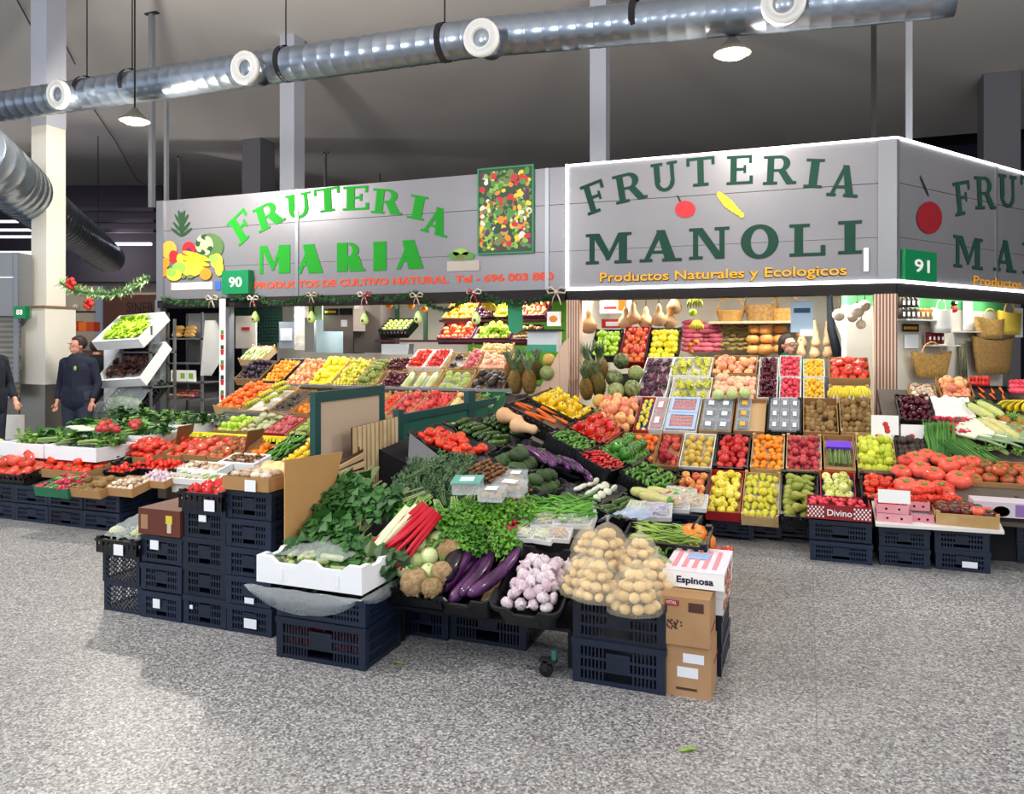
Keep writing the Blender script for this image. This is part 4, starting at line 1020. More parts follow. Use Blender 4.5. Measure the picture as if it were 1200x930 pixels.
# ------------------------------------------------------------------ corner stall, front display: five stepped rows
PM = planeY(.235, .59, 6.1)
def rowM(pxL, pxR, yT, yB, style, key, size, what, place, H=.1, **k):
    fm, W, D = bin_y(PM, pxL, pxR, yT, yB, H); crateset(fm, W, D, H, style, key, size, what, place, **k); return fm, W, D
r5 = 'in the bottom row of the corner stall'
rowM(751, 789, 549, 596, 'black', 'russet_apple' if 0 else 'russet_apple', .072, 'brownish russet apples', 'at the island end of the bottom row', H=.1, top=.45, gname='brownish russet apple')
rowM(790, 828, 550, 599, 'black', 'pink_apple', .076, 'orange and pink apples', 'between russet and yellow apples, bottom row', top=.4)
rowM(829, 869, 550, 600, 'red', 'golden_apple', .066, 'yellow apples', 'in the red crate of the bottom row', H=.09, top=.5)
rowM(870, 913, 552, 605, 'wood', 'yellow_pear', .08, 'yellow-green mixed fruit', 'next to the yellow apples, bottom row', top=.2)
rowM(914, 959, 552, 605, 'black', 'pear', .105, 'long green pears', 'left of the blue-lined crate, bottom row', top=.35, yaw='x', lean=.6)
rowM(961, 1004, 552, 602, 'blue', 'pale_apple', .072, 'pale green apples', 'above the printed fruit carton', H=.09, top=.35, gname='pale green apple')
rowM(724, 768, 507, 546, 'card', 'persimmon', .075, 'orange tomatoes', 'at the pillar end of the second row from below', top=.3, gname='orange tomato')
rowM(769, 797, 507, 546, 'card', 'pomegranate', .085, 'pomegranates', 'second row from below', fillp=.8, top=.2)
rowM(798, 837, 507, 547, 'white', 'passion_fruit', .07, 'netted passion fruit', 'between pomegranates and red apples', top=.2)
rowM(838, 878, 508, 548, 'black', 'red_apple', .074, 'red apples', 'in the middle of the second row from below', top=.5)
rowM(880, 920, 508, 549, 'wood', 'mandarin', .056, 'mandarins', 'next to the red apples, second row from below', top=.45)
rowM(921, 963, 509, 550, 'wood', 'red_plum', .062, 'small red peaches', 'between mandarins and asparagus', top=.5, gname='small red peach')
rowM(1004, 1050, 509, 550, 'wood', 'lime', .07, 'yellow-green limes', 'below the two price sheets by the striped pillar', top=.45, gname='yellow-green lime')
rowM(1051, 1092, 510, 552, 'black', 'dark_avocado', .07, 'dark avocados', 'beside the limes and below the price sheets', top=.3)
# asparagus bundles in their box
fm, W, D = bin_y(PM, 965, 1002, 509, 550, .1); crate(fm, W, D, .1, 'card', 'cardboard crate of asparagus bundles in the second row from below', .04)
for i in range(26):
    m = fm @ T(.03+(W-.06)*(i+.5)/26, D*.45, .06+R(0, .03)) @ RZ(PI/2+R(-.06, .06)); put('asparagus', m, .22, 'green asparagus spear in the crate with the purple band', 'asparagus spears in the second row')
b = MB(); b.box(.02, D*.6, .085, W-.02, D*.78, .112, mat('purple_band', '#6a3ad0', .5)); tag(b.obj('paper_band', None, fm), 'purple paper band round the asparagus bundles', 'band')
# third row: packed trays
rowM(941, 982, 466, 506, 'card', 'potato', .06, 'brown kiwis', 'beside the white-lidded berry packs', top=.4, gname='brown kiwi', fillp=.9) if 0 else rowM(941, 982, 466, 506, 'card', 'kiwi', .066, 'brown kiwis', 'beside the white-lidded berry packs', top=.3, fillp=.75, n_floor=.02)
rowM(984, 1023, 466, 506, 'wood', 'kiwi', .068, 'brown kiwis', 'heaped beside the striped pillar', top=.6, heap=.03)
rowM(746, 763, 465, 504, 'blue', 'yellow_pear', .065, 'small yellow pears', 'on blue paper beside the pomelo basket', top=.2)
PUN = mat('clear_plastic', '#e8eef2', .12, alpha=.28)
PUNL = mat('clear_lid', '#dfe8ee', .1, alpha=.14)
def punnet(fm, W, D, H, content, label, group, lidm=None, sticker=None, cs_=.016, cols=6, rows=5, rim=None):
    r = empty('fruit_punnet', label=label, cat='punnet', group=group, mtx=fm)
    b = MB(); box_walls(b, W, D, H, .002, PUN, PUN); b.obj('plastic_tray', r)
    b = MB()
    for i in range(cols):
        for j in range(rows): b.ball((.01+(W-.02)*(i+.5)/cols+R(-.002, .002), .01+(D-.02)*(j+.5)/rows, H*.6+R(-.003, .004)), min(W/cols, D/rows)*.56, 6, 4, content)
    o = b.obj('berry_filling', r); o['kind'] = 'stuff'
    b = MB(); b.box(-.003, -.003, H, W+.003, D+.003, H+.004, lidm or PUNL)
    if rim:
        for q in ((0, 0, W, D*.13), (0, D*.87, W, D), (0, D*.13, W*.1, D*.87), (W*.9, D*.13, W, D*.87)): b.box(q[0], q[1], H+.004, q[2], q[3], H+.007, rim)
    ld = b.obj('lid', r)
    if sticker: q = MB(); q.box(W*.3, D*.3, H+.0042, W*.7, D*.68, H+.0055, sticker); q.obj('sticker', ld)
    return r
def punnets(pxL, pxR, yT, yB, nx, ny, content, what, place, style='card', sticker=None, lidm=None, cols=5, rows=4, skip=(), rim=None):
    fm, W, D = bin_y(PM, pxL, pxR, yT, yB, .08)
    crate(fm, W, D, .08, style, f'{CW[style][1]} of {what} {place}', .03)
    w, d = (W-.02)/nx, (D-.02)/ny
    for i in range(nx):
        for j in range(ny):
            if (i, j) in skip: continue
            punnet(fm @ T(.01+i*w+.004, .01+j*d+.004, .04), w-.008, d-.008, .05, content, f'{what[:-1]} {place}', f'{what} {place}', lidm, sticker, .02, cols, rows, rim)
BB = mat('berry_blue', '#20264a', .5, c2='#30386a'); SB = mat('berry_red', '#d8323c', .3, c2='#e85a58'); DB = mat('berry_dark', '#2a1a30', .4)
punnets(763, 780, 465, 503, 1, 2, SB, 'punnets of red plums', 'beside the small yellow pears', 'white', WHT, cols=4)
punnets(781, 819, 465, 505, 1, 2, SB, 'flat packs of strawberries', 'with pale blue rims in the third row', 'white', None, PUNL, 8, 4, rim=mat('pale_blue_rim', '#a8c0ea', .3))
punnets(821, 859, 466, 505, 2, 3, BB, 'packs of blueberries', 'beside the strawberry packs', 'card', WHT)
punnets(861, 898, 466, 505, 2, 3, DB, 'packs of dark berries', 'with orange stickers, third row', 'card', mat('orange_sticker', '#f4a81c', .5), skip=((1, 0), (1, 1), (1, 2)))
punnets(900, 939, 466, 506, 3, 3, BB, 'packs of blueberries', 'with white stickers beside the kiwis', 'black', WHT, cols=3, rows=3)
# pomelo basket and melons, pineapples
fm, W, D = bin_y(PM, 697, 745, 466, 503, .1)
fill(fm, W, D, 'peach_fruit', .1, 'pinkish pomegranate in the round basket by the pillar', 'pinkish pomegranates in the round basket by the pillar', .04, .8, heap=.04)
b = MB(); st = 0
for k in range(3): b.tube([((W/2+.0)+(W/2+.0)*math.cos(a), D/2+(D/2)*math.sin(a), .02+k*.035) for a in [2*PI*j/24 for j in range(25)]], .012, 6, mat('wicker', '#a8824a', .8, c2='#8a6636', scale=30), False)
b.lathe([(0, .0), (W*.48, .0)], 20, MATS['wicker'], mtx=T(W/2, D/2, .01)); tag(b.obj('round_basket', None, fm), 'round wicker basket of pomegranates below the melons', 'basket')
for i, (px, py, s, k) in enumerate(((703, 470, .15, 'melon'), (690, 482, .14, 'melon'), (700, 486, .13, 'watermelon'))):
    P = onP(px, py, PM); put(k, T(*P), s, ['yellow round melon resting on top of the round basket', 'yellow melon at the pillar foot beside the round basket', 'green melon squeezed beside the round basket'][i], None)
PT = planeY(.27, .59, 6.1)
for i, (px, py, s) in enumerate(((728, 423, .17), (745, 437, .16), (720, 443, .18), (741, 455, .17), (722, 458, .17), (760, 431, .0))):
    if s: put('watermelon', T(*onP(px, py, PT)) @ RZ(i) @ RX(i), s, ['dark green melon on top behind the pineapple leaves', 'grey-green melon nearest the dark grapes', 'striped melon in the middle of the melon heap', 'big pale melon above the round basket', 'brownish melon between the pineapple and the basket'][i])
for i, (px, py, s) in enumerate(((701, 455, .25), (687, 460, .23), (712, 470, .0), (690, 440, .26), (704, 436, .25))):
    if s: put('pineapple', T(*onP(px, py-5, PT)) @ RX(.35) @ RZ(i*1.3), s, ['pineapple between melons and pillar, front one', 'pineapple touching the striped pillar, front row', '', 'pineapple behind the one touching the striped pillar', 'pineapple with blue tag beside the dark melons'][i])
# fourth row
rowM(750, 785, 418, 465, 'white', 'black_grapes', .16, 'dark grape bunches', 'beside the melons', H=.09, top=.3, yaw='y', n_floor=.03)
rowM(786, 834, 441, 466, 'white', 'white_grapes', .15, 'white grape bunches', 'with yellow paper, fourth row', H=.09, top=.4, n_floor=.03)
rowM(786, 834, 418, 440, 'white', 'white_grapes', .15, 'bagged white grape bunches', 'behind the open white grapes', H=.09, top=.2, n_floor=.03)
rowM(835, 887, 438, 467, 'card', 'egg', .078, 'foam-wrapped peaches', 'in the middle of the fourth row', top=.3, gname='foam-wrapped peach')
rowM(835, 887, 416, 437, 'card', 'peach_fruit', .085, 'pink mangoes', 'behind the foam-wrapped peaches', top=.3, gname='pink mango')
for i, (px, py) in enumerate(((842, 462), (858, 462), (873, 461))): put('kohlrabi', T(*onP(px, py, planeY(.30, .59, 6.1))), .11, ['pale custard apple at the grape end of the peach crate', 'pale custard apple in the middle of three', 'pale custard apple at the cherry end of the peach crate'][i])
rowM(888, 912, 418, 466, 'white', 'cherry', .042, 'dark cherries', 'between peaches and red berries', H=.07, top=.6)
rowM(913, 939, 442, 466, 'white', 'red_berry', .04, 'red cherry tomatoes', 'in the lower of two white boxes', H=.07, top=.5)
rowM(913, 939, 416, 441, 'white', 'red_berry', .04, 'pink-red cherry tomatoes', 'in the upper of two white boxes', H=.07, top=.5)
rowM(941, 967, 442, 466, 'white', 'yellow_tomato', .036, 'yellow cherry tomatoes', 'in the lower of two boxes', H=.07, top=.5)
rowM(941, 967, 420, 441, 'white', 'yellow_tomato', .036, 'pale yellow cherry tomatoes', 'in the upper of two boxes', H=.07, top=.4)
rowM(971, 1019, 418, 443, 'card', 'tomato', .078, 'red tomatoes', 'at the pillar end of the fourth row', top=.5, gname='red tomato')
for i in range(3):
    P = onP(981+i*14, 458, PT)+V((0, .02, 0)); put('banana_hand', T(*P) @ RX(-.25) @ RZ(-PI/2), .19, 'ripe yellow banana bunch in the row under the tomato crate', 'ripe banana bunches under the tomato crate')
crate(*bin_y(PM, 971, 1020, 446, 467, .08)[:3], .03, 'wood', 'thin pale wooden crate under the ripe bananas')
# top row: three steep boxes
PT0 = (onY(745, 421, 8.12), V((0, -.9, .9)).normalized())
def rowT(pxL, pxR, yT, yB, style, key, size, what, place, pl=PT0, H=.1, **k):
    fm, W, D = bin_y(pl, pxL, pxR, yT, yB, H); crateset(fm, W, D, H, style, key, size, what, place, **k)
rowT(694, 727, 386, 417, 'black', 'green_apple', .074, 'green apples', 'in the top row above the pineapples', top=.6)
rowT(728, 758, 382, 424, 'red', 'gala_apple', .07, 'red apples', 'in the top row between green and yellow apples', top=.6, gname='red apple')
rowT(759, 796, 384, 420, 'black', 'yellow_apple', .082, 'bright yellow apples', 'in the top row', top=.5)
# supports under the stepped rows: dark undercarriage with crates of red fruit and castors
b = MB(); XA, XB = onY(752, 600, 6.3).x, onY(1010, 600, 6.3).x
pr = [(6.2, .03), (8.2, .03), (8.2, 1.22), (6.2, .06)]
b.hexa([(XA, 6.45, .02), (XB, 6.45, .02), (XB, 8.25, .02), (XA, 8.25, .02), (XA, 6.45, .2), (XB, 6.45, .2), (XB, 8.25, 1.2), (XA, 8.25, 1.2)], mat('dark_base', '#15151a', .8))
tag(b.obj('display_stand'), 'dark stepped stand carrying the fruit rows of the corner stall', 'stand')
XC = onY(690, 500, 7).x
b = MB(); b.hexa([(XC, 7.0, .02), (XA, 7.0, .02), (XA, 8.25, .02), (XC, 8.25, .02), (XC, 7.0, .55), (XA, 7.0, .55), (XA, 8.25, 1.2), (XC, 8.25, 1.2)], MATS['dark_base']); tag(b.obj('display_stand'), 'dark stand carrying melons and pineapples by the pillar', 'stand')
for i, (px, nm) in enumerate(((858, 'apples'), (890, 'peppers'), (925, 'plums'))):
    P = onZ(px, 630, .02); b = MB(); fm = T(P.x-.16, P.y, .03)
    me = stack_crate(.32, .3, .12); o = link('transport_crate', me, None, fm); tag(o, f'low dark crate pushed under the bottom row, {["by the castor", "in the middle", "next to the printed carton"][i]}', 'crate')
    for j in range(5): put('red_apple', fm @ T(.05+j*.055, .05, .1), .06, f'red apple in the low crate under the stall, {["by the castor", "in the middle", "next to the printed carton"][i]}', f'red apples in low crate {i+1} under the stall')
    # (castor)
P = onZ(866, 622, .05); b = MB(); b.lathe([(0, -.015), (.045, -.015), (.05, 0), (.045, .015), (0, .015)], 16, BLACKM, mtx=RX(PI/2)); b.lathe([(0, -.017), (.018, -.017)], 10, ALU, mtx=RX(PI/2)); tag(b.obj('castor_wheel', None, T(P.x, P.y-.06, .05)), 'small black castor wheel under the corner stall', 'wheel')
# ------------------------------------------------------------------ inside of the corner stall
SHELFM = mat('shelf_wood', '#b09878', .7)
def shelf(x0, x1, y0, y1, z, label, th=.03, m=None):
    b = MB(); b.box(x0, y0, z-th, x1, y1, z, m or SHELFM); b.box(x0+.05, y1-.03, z-.12, x0+.08, y1, z-th, m or SHELFM); b.box(x1-.08, y1-.03, z-.12, x1-.05, y1, z-th, m or SHELFM); return tag(b.obj('wall_shelf'), label, 'shelf')
Yb = 9.7
A = onY(834, 377, Yb); Bq = onY(912, 377, Yb); shelf(A.x, Bq.x+.3, Yb-.3, 10.2, A.z, 'wooden shelf carrying the wicker baskets in the corner stall')
A = onY(806, 418, Yb); C = onY(960, 418, Yb); shelf(A.x, C.x, Yb-.25, 10.2, A.z-.02, 'wooden shelf carrying roots and squashes behind the counter')
WK = MATS['wicker']; WK2 = mat('wicker_light', '#c9a058', .8, c2='#a87c3c', scale=30)
def basket(c, rx, h, label, m=WK, handle=True, ry=None, flare=1.35, rz=0.):
    ry = ry or rx; r = empty('wicker_basket', label=label, cat='basket', mtx=T(*c) @ RZ(rz))
    b = MB(); n = 7
    prof = []
    for i in range(n+1):
        k = 1/flare+(1-1/flare)*i/n; prof += [(k*1.0, h*i/n), (k*1.035, h*(i+.5)/n)]
    prof = [(0, 0)]+prof[:-1]+[(.93, h*.98), (.93/flare, .02), (0, .02)]
    b.lathe(prof, 20, m, .03, 10, mtx=Matrix.Diagonal((rx, ry, 1, 1))); b.obj('basket_body', r)
    if handle:
        b = MB(); b.tube([(rx*.95*math.cos(a), 0, h*.9+rx*1.0*math.sin(a)) for a in [PI*i/12 for i in range(13)]], .012, 6, m); b.obj('handle', r)
    return r
z_ = onY(860, 377, Yb).z
for i, (px, rx, h) in enumerate(((856, .17, .14), (892, .2, .2), (920, .17, .16))):
    P = onY(px, 377, Yb-.1); basket(P, rx, h, ['wide shallow basket on the shelf, next to the hanging bananas', 'large open basket tilted in the middle of the shelf', 'basket on the shelf close to the hanging sheet'][i], [WK2, WK, WK2][i], True, rx*.7)
for i, (px, k, s, n, what) in enumerate(((822, 'sweet_potato', .2, 26, 'sweet potato'), (866, 'ginger', .13, 24, 'ginger root'), (898, 'tan_squash', .16, 9, 'orange squash'), (955, 'squash', .2, 9, 'butternut squash'))):
    P = onY(px, 412, Yb-.15)
    for j in range(n):
        c = {26: 4, 24: 4, 9: 3}[n]; row = j//c; q = P+V(((j % c-(c-1)/2)*(.42/c)+R(-.015, .015), R(-.04, .04)+.06*row*.3, .03+row*(.055 if n > 9 else .12)))
        put(k, T(*q) @ RZ(R(-.3, .3)+(PI/2 if k == 'squash' else 0)) @ (RY(-PI/2+.1) if k == 'squash' else RX(R(-.2, .2))), s*R(.85, 1.1), f'{what} heaped on the shelf behind the counter', f'{what}s heaped behind the counter')
def hang(px, py, Y, key, s, label, n=1, ztop=2.3):
    P = onY(px, py, Y)
    r = put(key, T(*P) @ RZ(R(0, 3)), s, label)
    return P
GOURD = mat('gourd_skin', '#cfa878', .6, c2='#b88c58', scale=4)
b = MB(); b.lathe([(0, -.5), (.2, -.47), (.33, -.3), (.32, -.12), (.2, .05), (.12, .2), (.13, .32), (.08, .42), (.03, .5), (0, .5)], 14, GOURD); b.tube([(0, 0, .48), (0, 0, 1.2)], .02, 4, STEM)
proto('gourd', 'hanging_gourd', b, cat='gourd')
for i, (px, py) in enumerate(((742, 367), (757, 372), (772, 369), (785, 372), (733, 372), (790, 355), (690, 376))):
    put('gourd', T(*onY(px, py, 8.75+.1*(i % 2))), .26 if i < 6 else .3, ['dried gourd hanging between apples and lamp, first of the row', 'dried gourd hanging above the red apples', 'round dried gourd hanging above the yellow apples', 'double-bulb gourd at the shelf end of the hanging row', 'small dried gourd next to the red-lettered bag', 'high small gourd above the yellow apples', 'pale hanging gourd beside the green-framed opening'][i])
WG = mat('white_gourd', '#d8cbb4', .6, c2='#c0ac90', scale=4)
b = MB(); b.ball((0, 0, 0), .5, 14, 10, WG); b.tube([(0, 0, .45), (.05, 0, .8), (-.03, 0, 1.3)], [.08, .03, .02], 5, STEM); proto('pale_gourd', 'pale_round_gourd', b, cat='gourd')
for i, (px, py, s) in enumerate(((983, 369, .13), (1004, 364, .15), (1013, 358, .12), (1009, 380, .1), (999, 372, .1))):
    put('pale_gourd', T(*onY(px, py, 8.8)), s, ['single pale round gourd hanging beside the dark cloth', 'largest pale gourd in the hanging cluster near the pillar', 'pale gourd at the pillar side of the hanging cluster', 'lowest pale gourd of the hanging cluster', 'small pale gourd at the inner side of the cluster'][i])
# boxes with red print, above the green apples
def carton(P, W, D, H, m, label, bands=(), rz=0., seam=True, parts=None):
    r = empty('cardboard_box', label=label, cat='box', mtx=T(*P) @ RZ(rz))
    b = MB(); b.box(0, 0, 0, W, D, H, m)
    if seam: b.box(0, D*.46, H, W, D*.54, H+.001, mat('packing_tape', '#c8a878', .3))
    b.obj('box_body', r)
    for nm, x0, z0, x1, z1, mm, side in bands:
        q = MB()
        if side == 'f': q.box(x0, -.002, z0, x1, -.0002, z1, mm)
        elif side == 'r': q.box(W+.0002, x0, z0, W+.002, x1, z1, mm)
        else: q.box(x0, z0, H+.0002, x1, z1, H+.002, mm)
        q.obj(nm, r)
    return r
REDP = mat('red_label', '#c8302c', .6)
P = onY(703, 367, 8.9); carton(V((P.x, 8.9, P.z)), .34, .2, .3, WHT, 'white box with red print standing above the green apples', (('label', .02, .2, .3, .26, REDP, 'f'), ('label', .05, .05, .2, .08, REDP, 'f'), ('label', .22, .03, .3, .15, MATS['print_orange'], 'f')))
P = onY(705, 384, 8.75); carton(V((P.x, 8.75, P.z)), .3, .25, .1, REDP, 'flat red and white box lying below the white printed box', (('label', .05, .02, .24, .07, WHT, 'f'),))
# bunch of green bananas and peppers hanging by the shelf
for i, (px, py, k, s) in enumerate(((815, 352, 'green_banana', .2), (812, 366, 'green_apple', .09), (817, 379, 'banana_hand', .18), (808, 404, 'mandarin', .07), (816, 401, 'mandarin', .07), (810, 412, 'mandarin', .06))):
    put(k, T(*onY(px, py, 8.9)) @ RZ(-PI/2), s, ['green banana bunch hanging under the lamp', 'green apple hanging below the green bananas', 'small yellow banana bunch beside the shelf edge', 'mandarin on the narrow shelf, upper one', 'mandarin on the narrow shelf, near the roots', 'lowest mandarin on the narrow shelf'][i])
# sheet, dark cloth, cream sloping side
P = onY(941, 371, 8.5); b = MB(); b.box(-.12, 0, -.16, .1, .01, .16, mat('notice_paper', '#a8c4d8', .6)); b.box(-.09, -.002, .04, .07, 0, .09, mat('print_navy', '#2a4a6a', .6)); b.box(-.03, -.003, -.2, .1, 0, -.13, WHT); tag(b.obj('notice_sheet', None, T(*P)), 'pale blue notice sheet hanging in front of the baskets', 'sign')
P = onY(975, 420, 9.4); b = MB(); b.tube([onY(972, 345, 9.4)-P, onY(974, 385, 9.4)-P, onY(985, 428, 9.4)-P], [.06, .09, .12], 10, mat('dark_cloth', '#1c2228', .9), sq=.5); tag(b.obj('hanging_apron', None, T(*P)), 'dark apron hanging beside the cream sloping board', 'apron')
Q = [onY(x, y, 9.3) for x, y in ((996, 420), (1006, 420), (985, 375), (978, 375))]; panel('sloping_board', Q, .02, WHT, 'narrow white sloping board near the hanging gourds')
b = MB(); b.box(0, 0, 0, .04, .3, 1.2, MATS['stall_mint']); P = onY(688, 410, 9.2); tag(b.obj('door_frame', None, T(P.x, 9.2, .9)), 'mint green frame in the opening beside the pineapples', 'frame')
# ------------------------------------------------------------------ wide stall: stepped rows behind the aisle tables
P1_ = (V((0, 7.74, 1.03)), V((0, -.62, 1)).normalized())       # upper row
def rowA(pl, pxL, pxR, yT, yB, style, key, size, what, place, H=.1, **k):
    fm, W, D = bin_y(pl, pxL, pxR, yT, yB, H); crateset(fm, W, D, H, style, key, size, what, place, **k); return fm, W, D
u = 'in the upper row of the wide stall'
rowA(P1_, 283, 312, 422, 444, 'card', 'fig', .068, 'dark figs', 'at the outer end of the upper row', top=.4)
rowA(P1_, 286, 313, 404, 421, 'wood', 'cucumber', .16, 'pale endives', 'behind the dark figs', top=.5, yaw='y', aspect=.3, gname='pale endive')
rowA(P1_, 314, 341, 420, 447, 'black', 'mandarin', .068, 'orange mandarins', 'between figs and pink peaches', top=.4)
rowA(P1_, 342, 370, 420, 450, 'wood', 'peach_fruit', .07, 'pink peaches', 'beside the mandarins in the upper row', top=.4, gname='pink peach')
rowA(P1_, 371, 397, 418, 450, 'wood', 'lemon', .078, 'yellow lemons', 'in the upper row', top=.5)
rowA(P1_, 398, 424, 419, 451, 'wood', 'yellow_pear', .08, 'yellow-green pears', 'between lemons and green figs', top=.4)
rowA(P1_, 425, 447, 421, 451, 'wood', 'green_fig', .068, 'green figs', 'between pears and dark berries', top=.5, gname='green fig')
rowA(P1_, 448, 478, 435, 453, 'wood', 'cherry', .044, 'dark cherries', 'below the blueberries, beside the white melons', H=.07, top=.4)
rowA(P1_, 452, 479, 418, 434, 'wood', 'cherry', .044, 'dark small plums', 'behind the dark cherries', H=.07, top=.4)
rowA(P1_, 481, 501, 409, 430, 'white', 'cherry_tomato', .046, 'bright cherry tomatoes', 'in the outer of two open trays', H=.07, top=.5)
rowA(P1_, 502, 522, 409, 430, 'white', 'cherry_tomato', .046, 'bright red cherry tomatoes', 'in the inner of two open trays', H=.07, top=.5)
rowA(P1_, 523, 545, 412, 431, 'wood', 'red_lettuce', .13, 'dark red radicchio', 'beside the cherry tomato trays', H=.08, gname='dark red radicchio')
rowA(P1_, 546, 562, 408, 431, 'wood', 'red_potato', .06, 'pinkish shallots', 'between radicchio and pale fruit', H=.08, top=.5, gname='pinkish shallot')
rowA(P1_, 563, 598, 414, 431, 'wood', 'egg', .075, 'pale pink foam-wrapped fruit', 'behind the dark mangoes', H=.08, top=.4)
rowA(P1_, 563, 600, 402, 413, 'wood', 'potato', .06, 'brown round onions', 'on the highest step behind the pale fruit', H=.07, top=.4, gname='brown onion')
for i in range(3):
    P = onP(479+i*14, 446, P1_); put('cucumber', T(*P) @ RZ(PI/2) @ RY(-.55), .3, ['pale striped marrow nearest the dark cherries', 'middle one of three pale striped marrows', 'pale striped marrow touching the green custard apples'][i])
rowA(P1_, 475, 512, 433, 453, 'wood', None, .1, 'pale marrows', 'below the cherry tomato trays')
rowA(P1_, 514, 551, 433, 454, 'wood', 'romanesco', .11, 'pale green custard apples', 'between marrows and dark mangoes', H=.07, top=.3, gname='pale green custard apple')
rowA(P1_, 553, 594, 432, 457, 'card', 'dark_avocado', .1, 'dark mangoes', 'beside the pineapples of the wide stall', top=.2, fillp=.8, gname='dark mango')
for i, (px, py, s) in enumerate(((604, 450, .26), (620, 450, .26), (612, 440, .25), (597, 438, .22), (630, 436, .22))):
    put('pineapple', T(*onP(px, py-3, (V((0, 7.76, 1.05)), V((0, -.62, 1)).normalized()))) @ RX(.2) @ RZ(i*2), s, ['pineapple at the mango crate, front row of the wide stall', 'pineapple beside the plank panel, front row', 'pineapple in the middle of the back row beside the plank panel', 'small pineapple leaning behind the mango crate', 'small pineapple behind the plank panel edge'][i])
put('watermelon', T(*onY(641, 437, 7.9)), .16, 'green melon behind the slanted plank panel, lower one'); put('melon', T(*onY(643, 421, 8.0)), .14, 'yellow-green melon above the green one behind the plank panel')
# shelf edges
def edge(pxa, pxb, py, Y, m, label, th=.03, d=.05):
    a = onY(pxa, py, Y); c = onY(pxb, py, Y); z = onY((pxa+pxb)/2, py, Y).z; b = MB(); b.box(a.x, Y-.01, z-th, c.x, Y+d, z, m); return tag(b.obj('shelf_edge'), label, 'shelf')
zz = edge(334, 600, 453, 7.70, ALU, 'long aluminium shelf edge under the upper fruit row')
P2_ = (V((0, 6.62, .80)), V((0, -.38, 1)).normalized())
rowA(P2_, 268, 300, 447, 477, 'wood', 'persimmon', .078, 'orange persimmons', 'beside the green bananas', top=.5)
fm, W, D = bin_y(P2_, 297, 329, 451, 481, .06); crate(fm, W, D, .06, 'wood', 'thin pale wooden crate under the green-yellow bananas')
BN = Matrix(((0, 1, 0, 0), (0, 0, 1, 0), (1, 0, 0, 0), (0, 0, 0, 1)))
for i in range(5): put('green_banana', fm @ T(W*(.3+.4*(i % 2)), D*(.12+.19*i), .06+.0*i) @ RZ(R(-.1, .1)+1.2) @ BN, .2, 'green-yellow banana bunch beside the persimmons', 'green-yellow banana bunches beside the persimmons')
rowA(P2_, 329, 352, 456, 482, 'card', 'dark_avocado', .06, 'small dark avocados', 'in the half-empty crate next to the bananas', fillp=.6, top=.0)
rowA(P2_, 353, 375, 458, 484, 'card', 'orange', .06, 'loose orange fruits', 'in the half-empty crate behind the green-framed board', fillp=.5, top=.0)
for k in range(3): rowA(P2_, 377+k*22, 398+k*22, 458, 484, 'wood', 'mandarin', .06, 'mixed citrus', ['hidden partly by the green-framed board', 'above the middle of the green-framed board', 'at the inner corner of the green-framed board'][k], fillp=.7)
rowA(P2_, 446, 461, 458, 486, 'wood', 'tomato', .06, 'small tomatoes', 'between the green board and the round red onions', top=.3)
rowA(P2_, 463, 488, 458, 486, 'wood', 'pomegranate', .07, 'round red onions', 'above the green rail, outer crate', top=.4, gname='round red onion')
rowA(P2_, 490, 523, 458, 486, 'wood', 'red_apple', .075, 'dark red apples', 'above the green rail, inner crate', top=.4, gname='dark red apple')
rowA(P2_, 524, 552, 460, 486, 'card', 'potato', .07, 'brown roots', 'beside the dark red apples', fillp=.5, gname='brown root')
rowA(P2_, 554, 583, 458, 478, 'green', 'rocket', .16, 'green herb bundles', 'behind the green post', top=.2)
edge(262, 340, 483, 6.62, ALU, 'aluminium shelf edge under the bananas and persimmons')
P3_ = (V((0, 6.02, .62)), V((0, -.32, 1)).normalized())
rowA(P3_, 261, 289, 486, 505, 'card', 'green_apple', .07, 'green apples', 'above the yellow shelf fringe', top=.5, H=.09)
rowA(P3_, 290, 319, 484, 506, 'card', 'cauliflower', .1, 'pale cauliflowers', 'beside the green apples of the low shelf', top=.3, H=.09)
rowA(P3_, 320, 344, 487, 508, 'red', 'red_potato', .065, 'pink potatoes', 'in front of the bananas', top=.5, H=.09, gname='pink potato')
rowA(P3_, 345, 370, 488, 510, 'card', 'romanesco', .08, 'small green cauliflowers', 'beside the pink potatoes', top=.4, H=.09)
for i in range(4): put('artichoke', T(*onP(243+i*6, 494-(i % 2)*6, P3_)) @ RZ(i), .14, 'bagged blue-green cabbage at the end of the low shelf', 'bagged cabbages at the end of the low shelf')
FRY = mat('yellow_fringe', '#e8e01c', .6)
b = MB(); a, c = onY(204, 505, 6.0), onY(335, 508, 6.0); n = 36
for i in range(n):
    x = a.x+(c.x-a.x)*i/n; w = (c.x-a.x)/n; hgt = R(.03, .07)+(.12 if i in (5, 6, 16, 33) else 0)
    b.add([(x, 6.0, a.z), (x+w, 6.0, a.z), (x+w*.85, 5.98+R(-.01, .01), a.z-hgt), (x+w*.15, 5.98, a.z-hgt)], [(0, 1, 2, 3)], FRY)
b.box(a.x, 6.0, a.z-.02, c.x, 6.04, a.z, FRY); tag(b.obj('yellow_fringe'), 'yellow plastic fringe hanging along the shelf above the tomatoes', 'trim')
PL_ = planeY(.36, .2, 4.65)       # gently sloping tables
P4_ = (V((0, 5.46, .53)), V((0, -.3, 1)).normalized())
def rowL(pxL, pxR, yT, yB, *a, pl=None, **k): return rowA(pl or P4_, pxL, pxR, yT, yB, *a, **k)
rowL(188, 226, 510, 534, 'card', 'tomato', .08, 'red tomatoes', 'beside the cardboard divider under the fringe', top=.5, H=.09, gname='red tomato')
rowL(228, 257, 508, 534, 'card', 'beef_tomato', .1, 'pinkish ribbed tomatoes', 'under the yellow fringe', top=.4, H=.09)
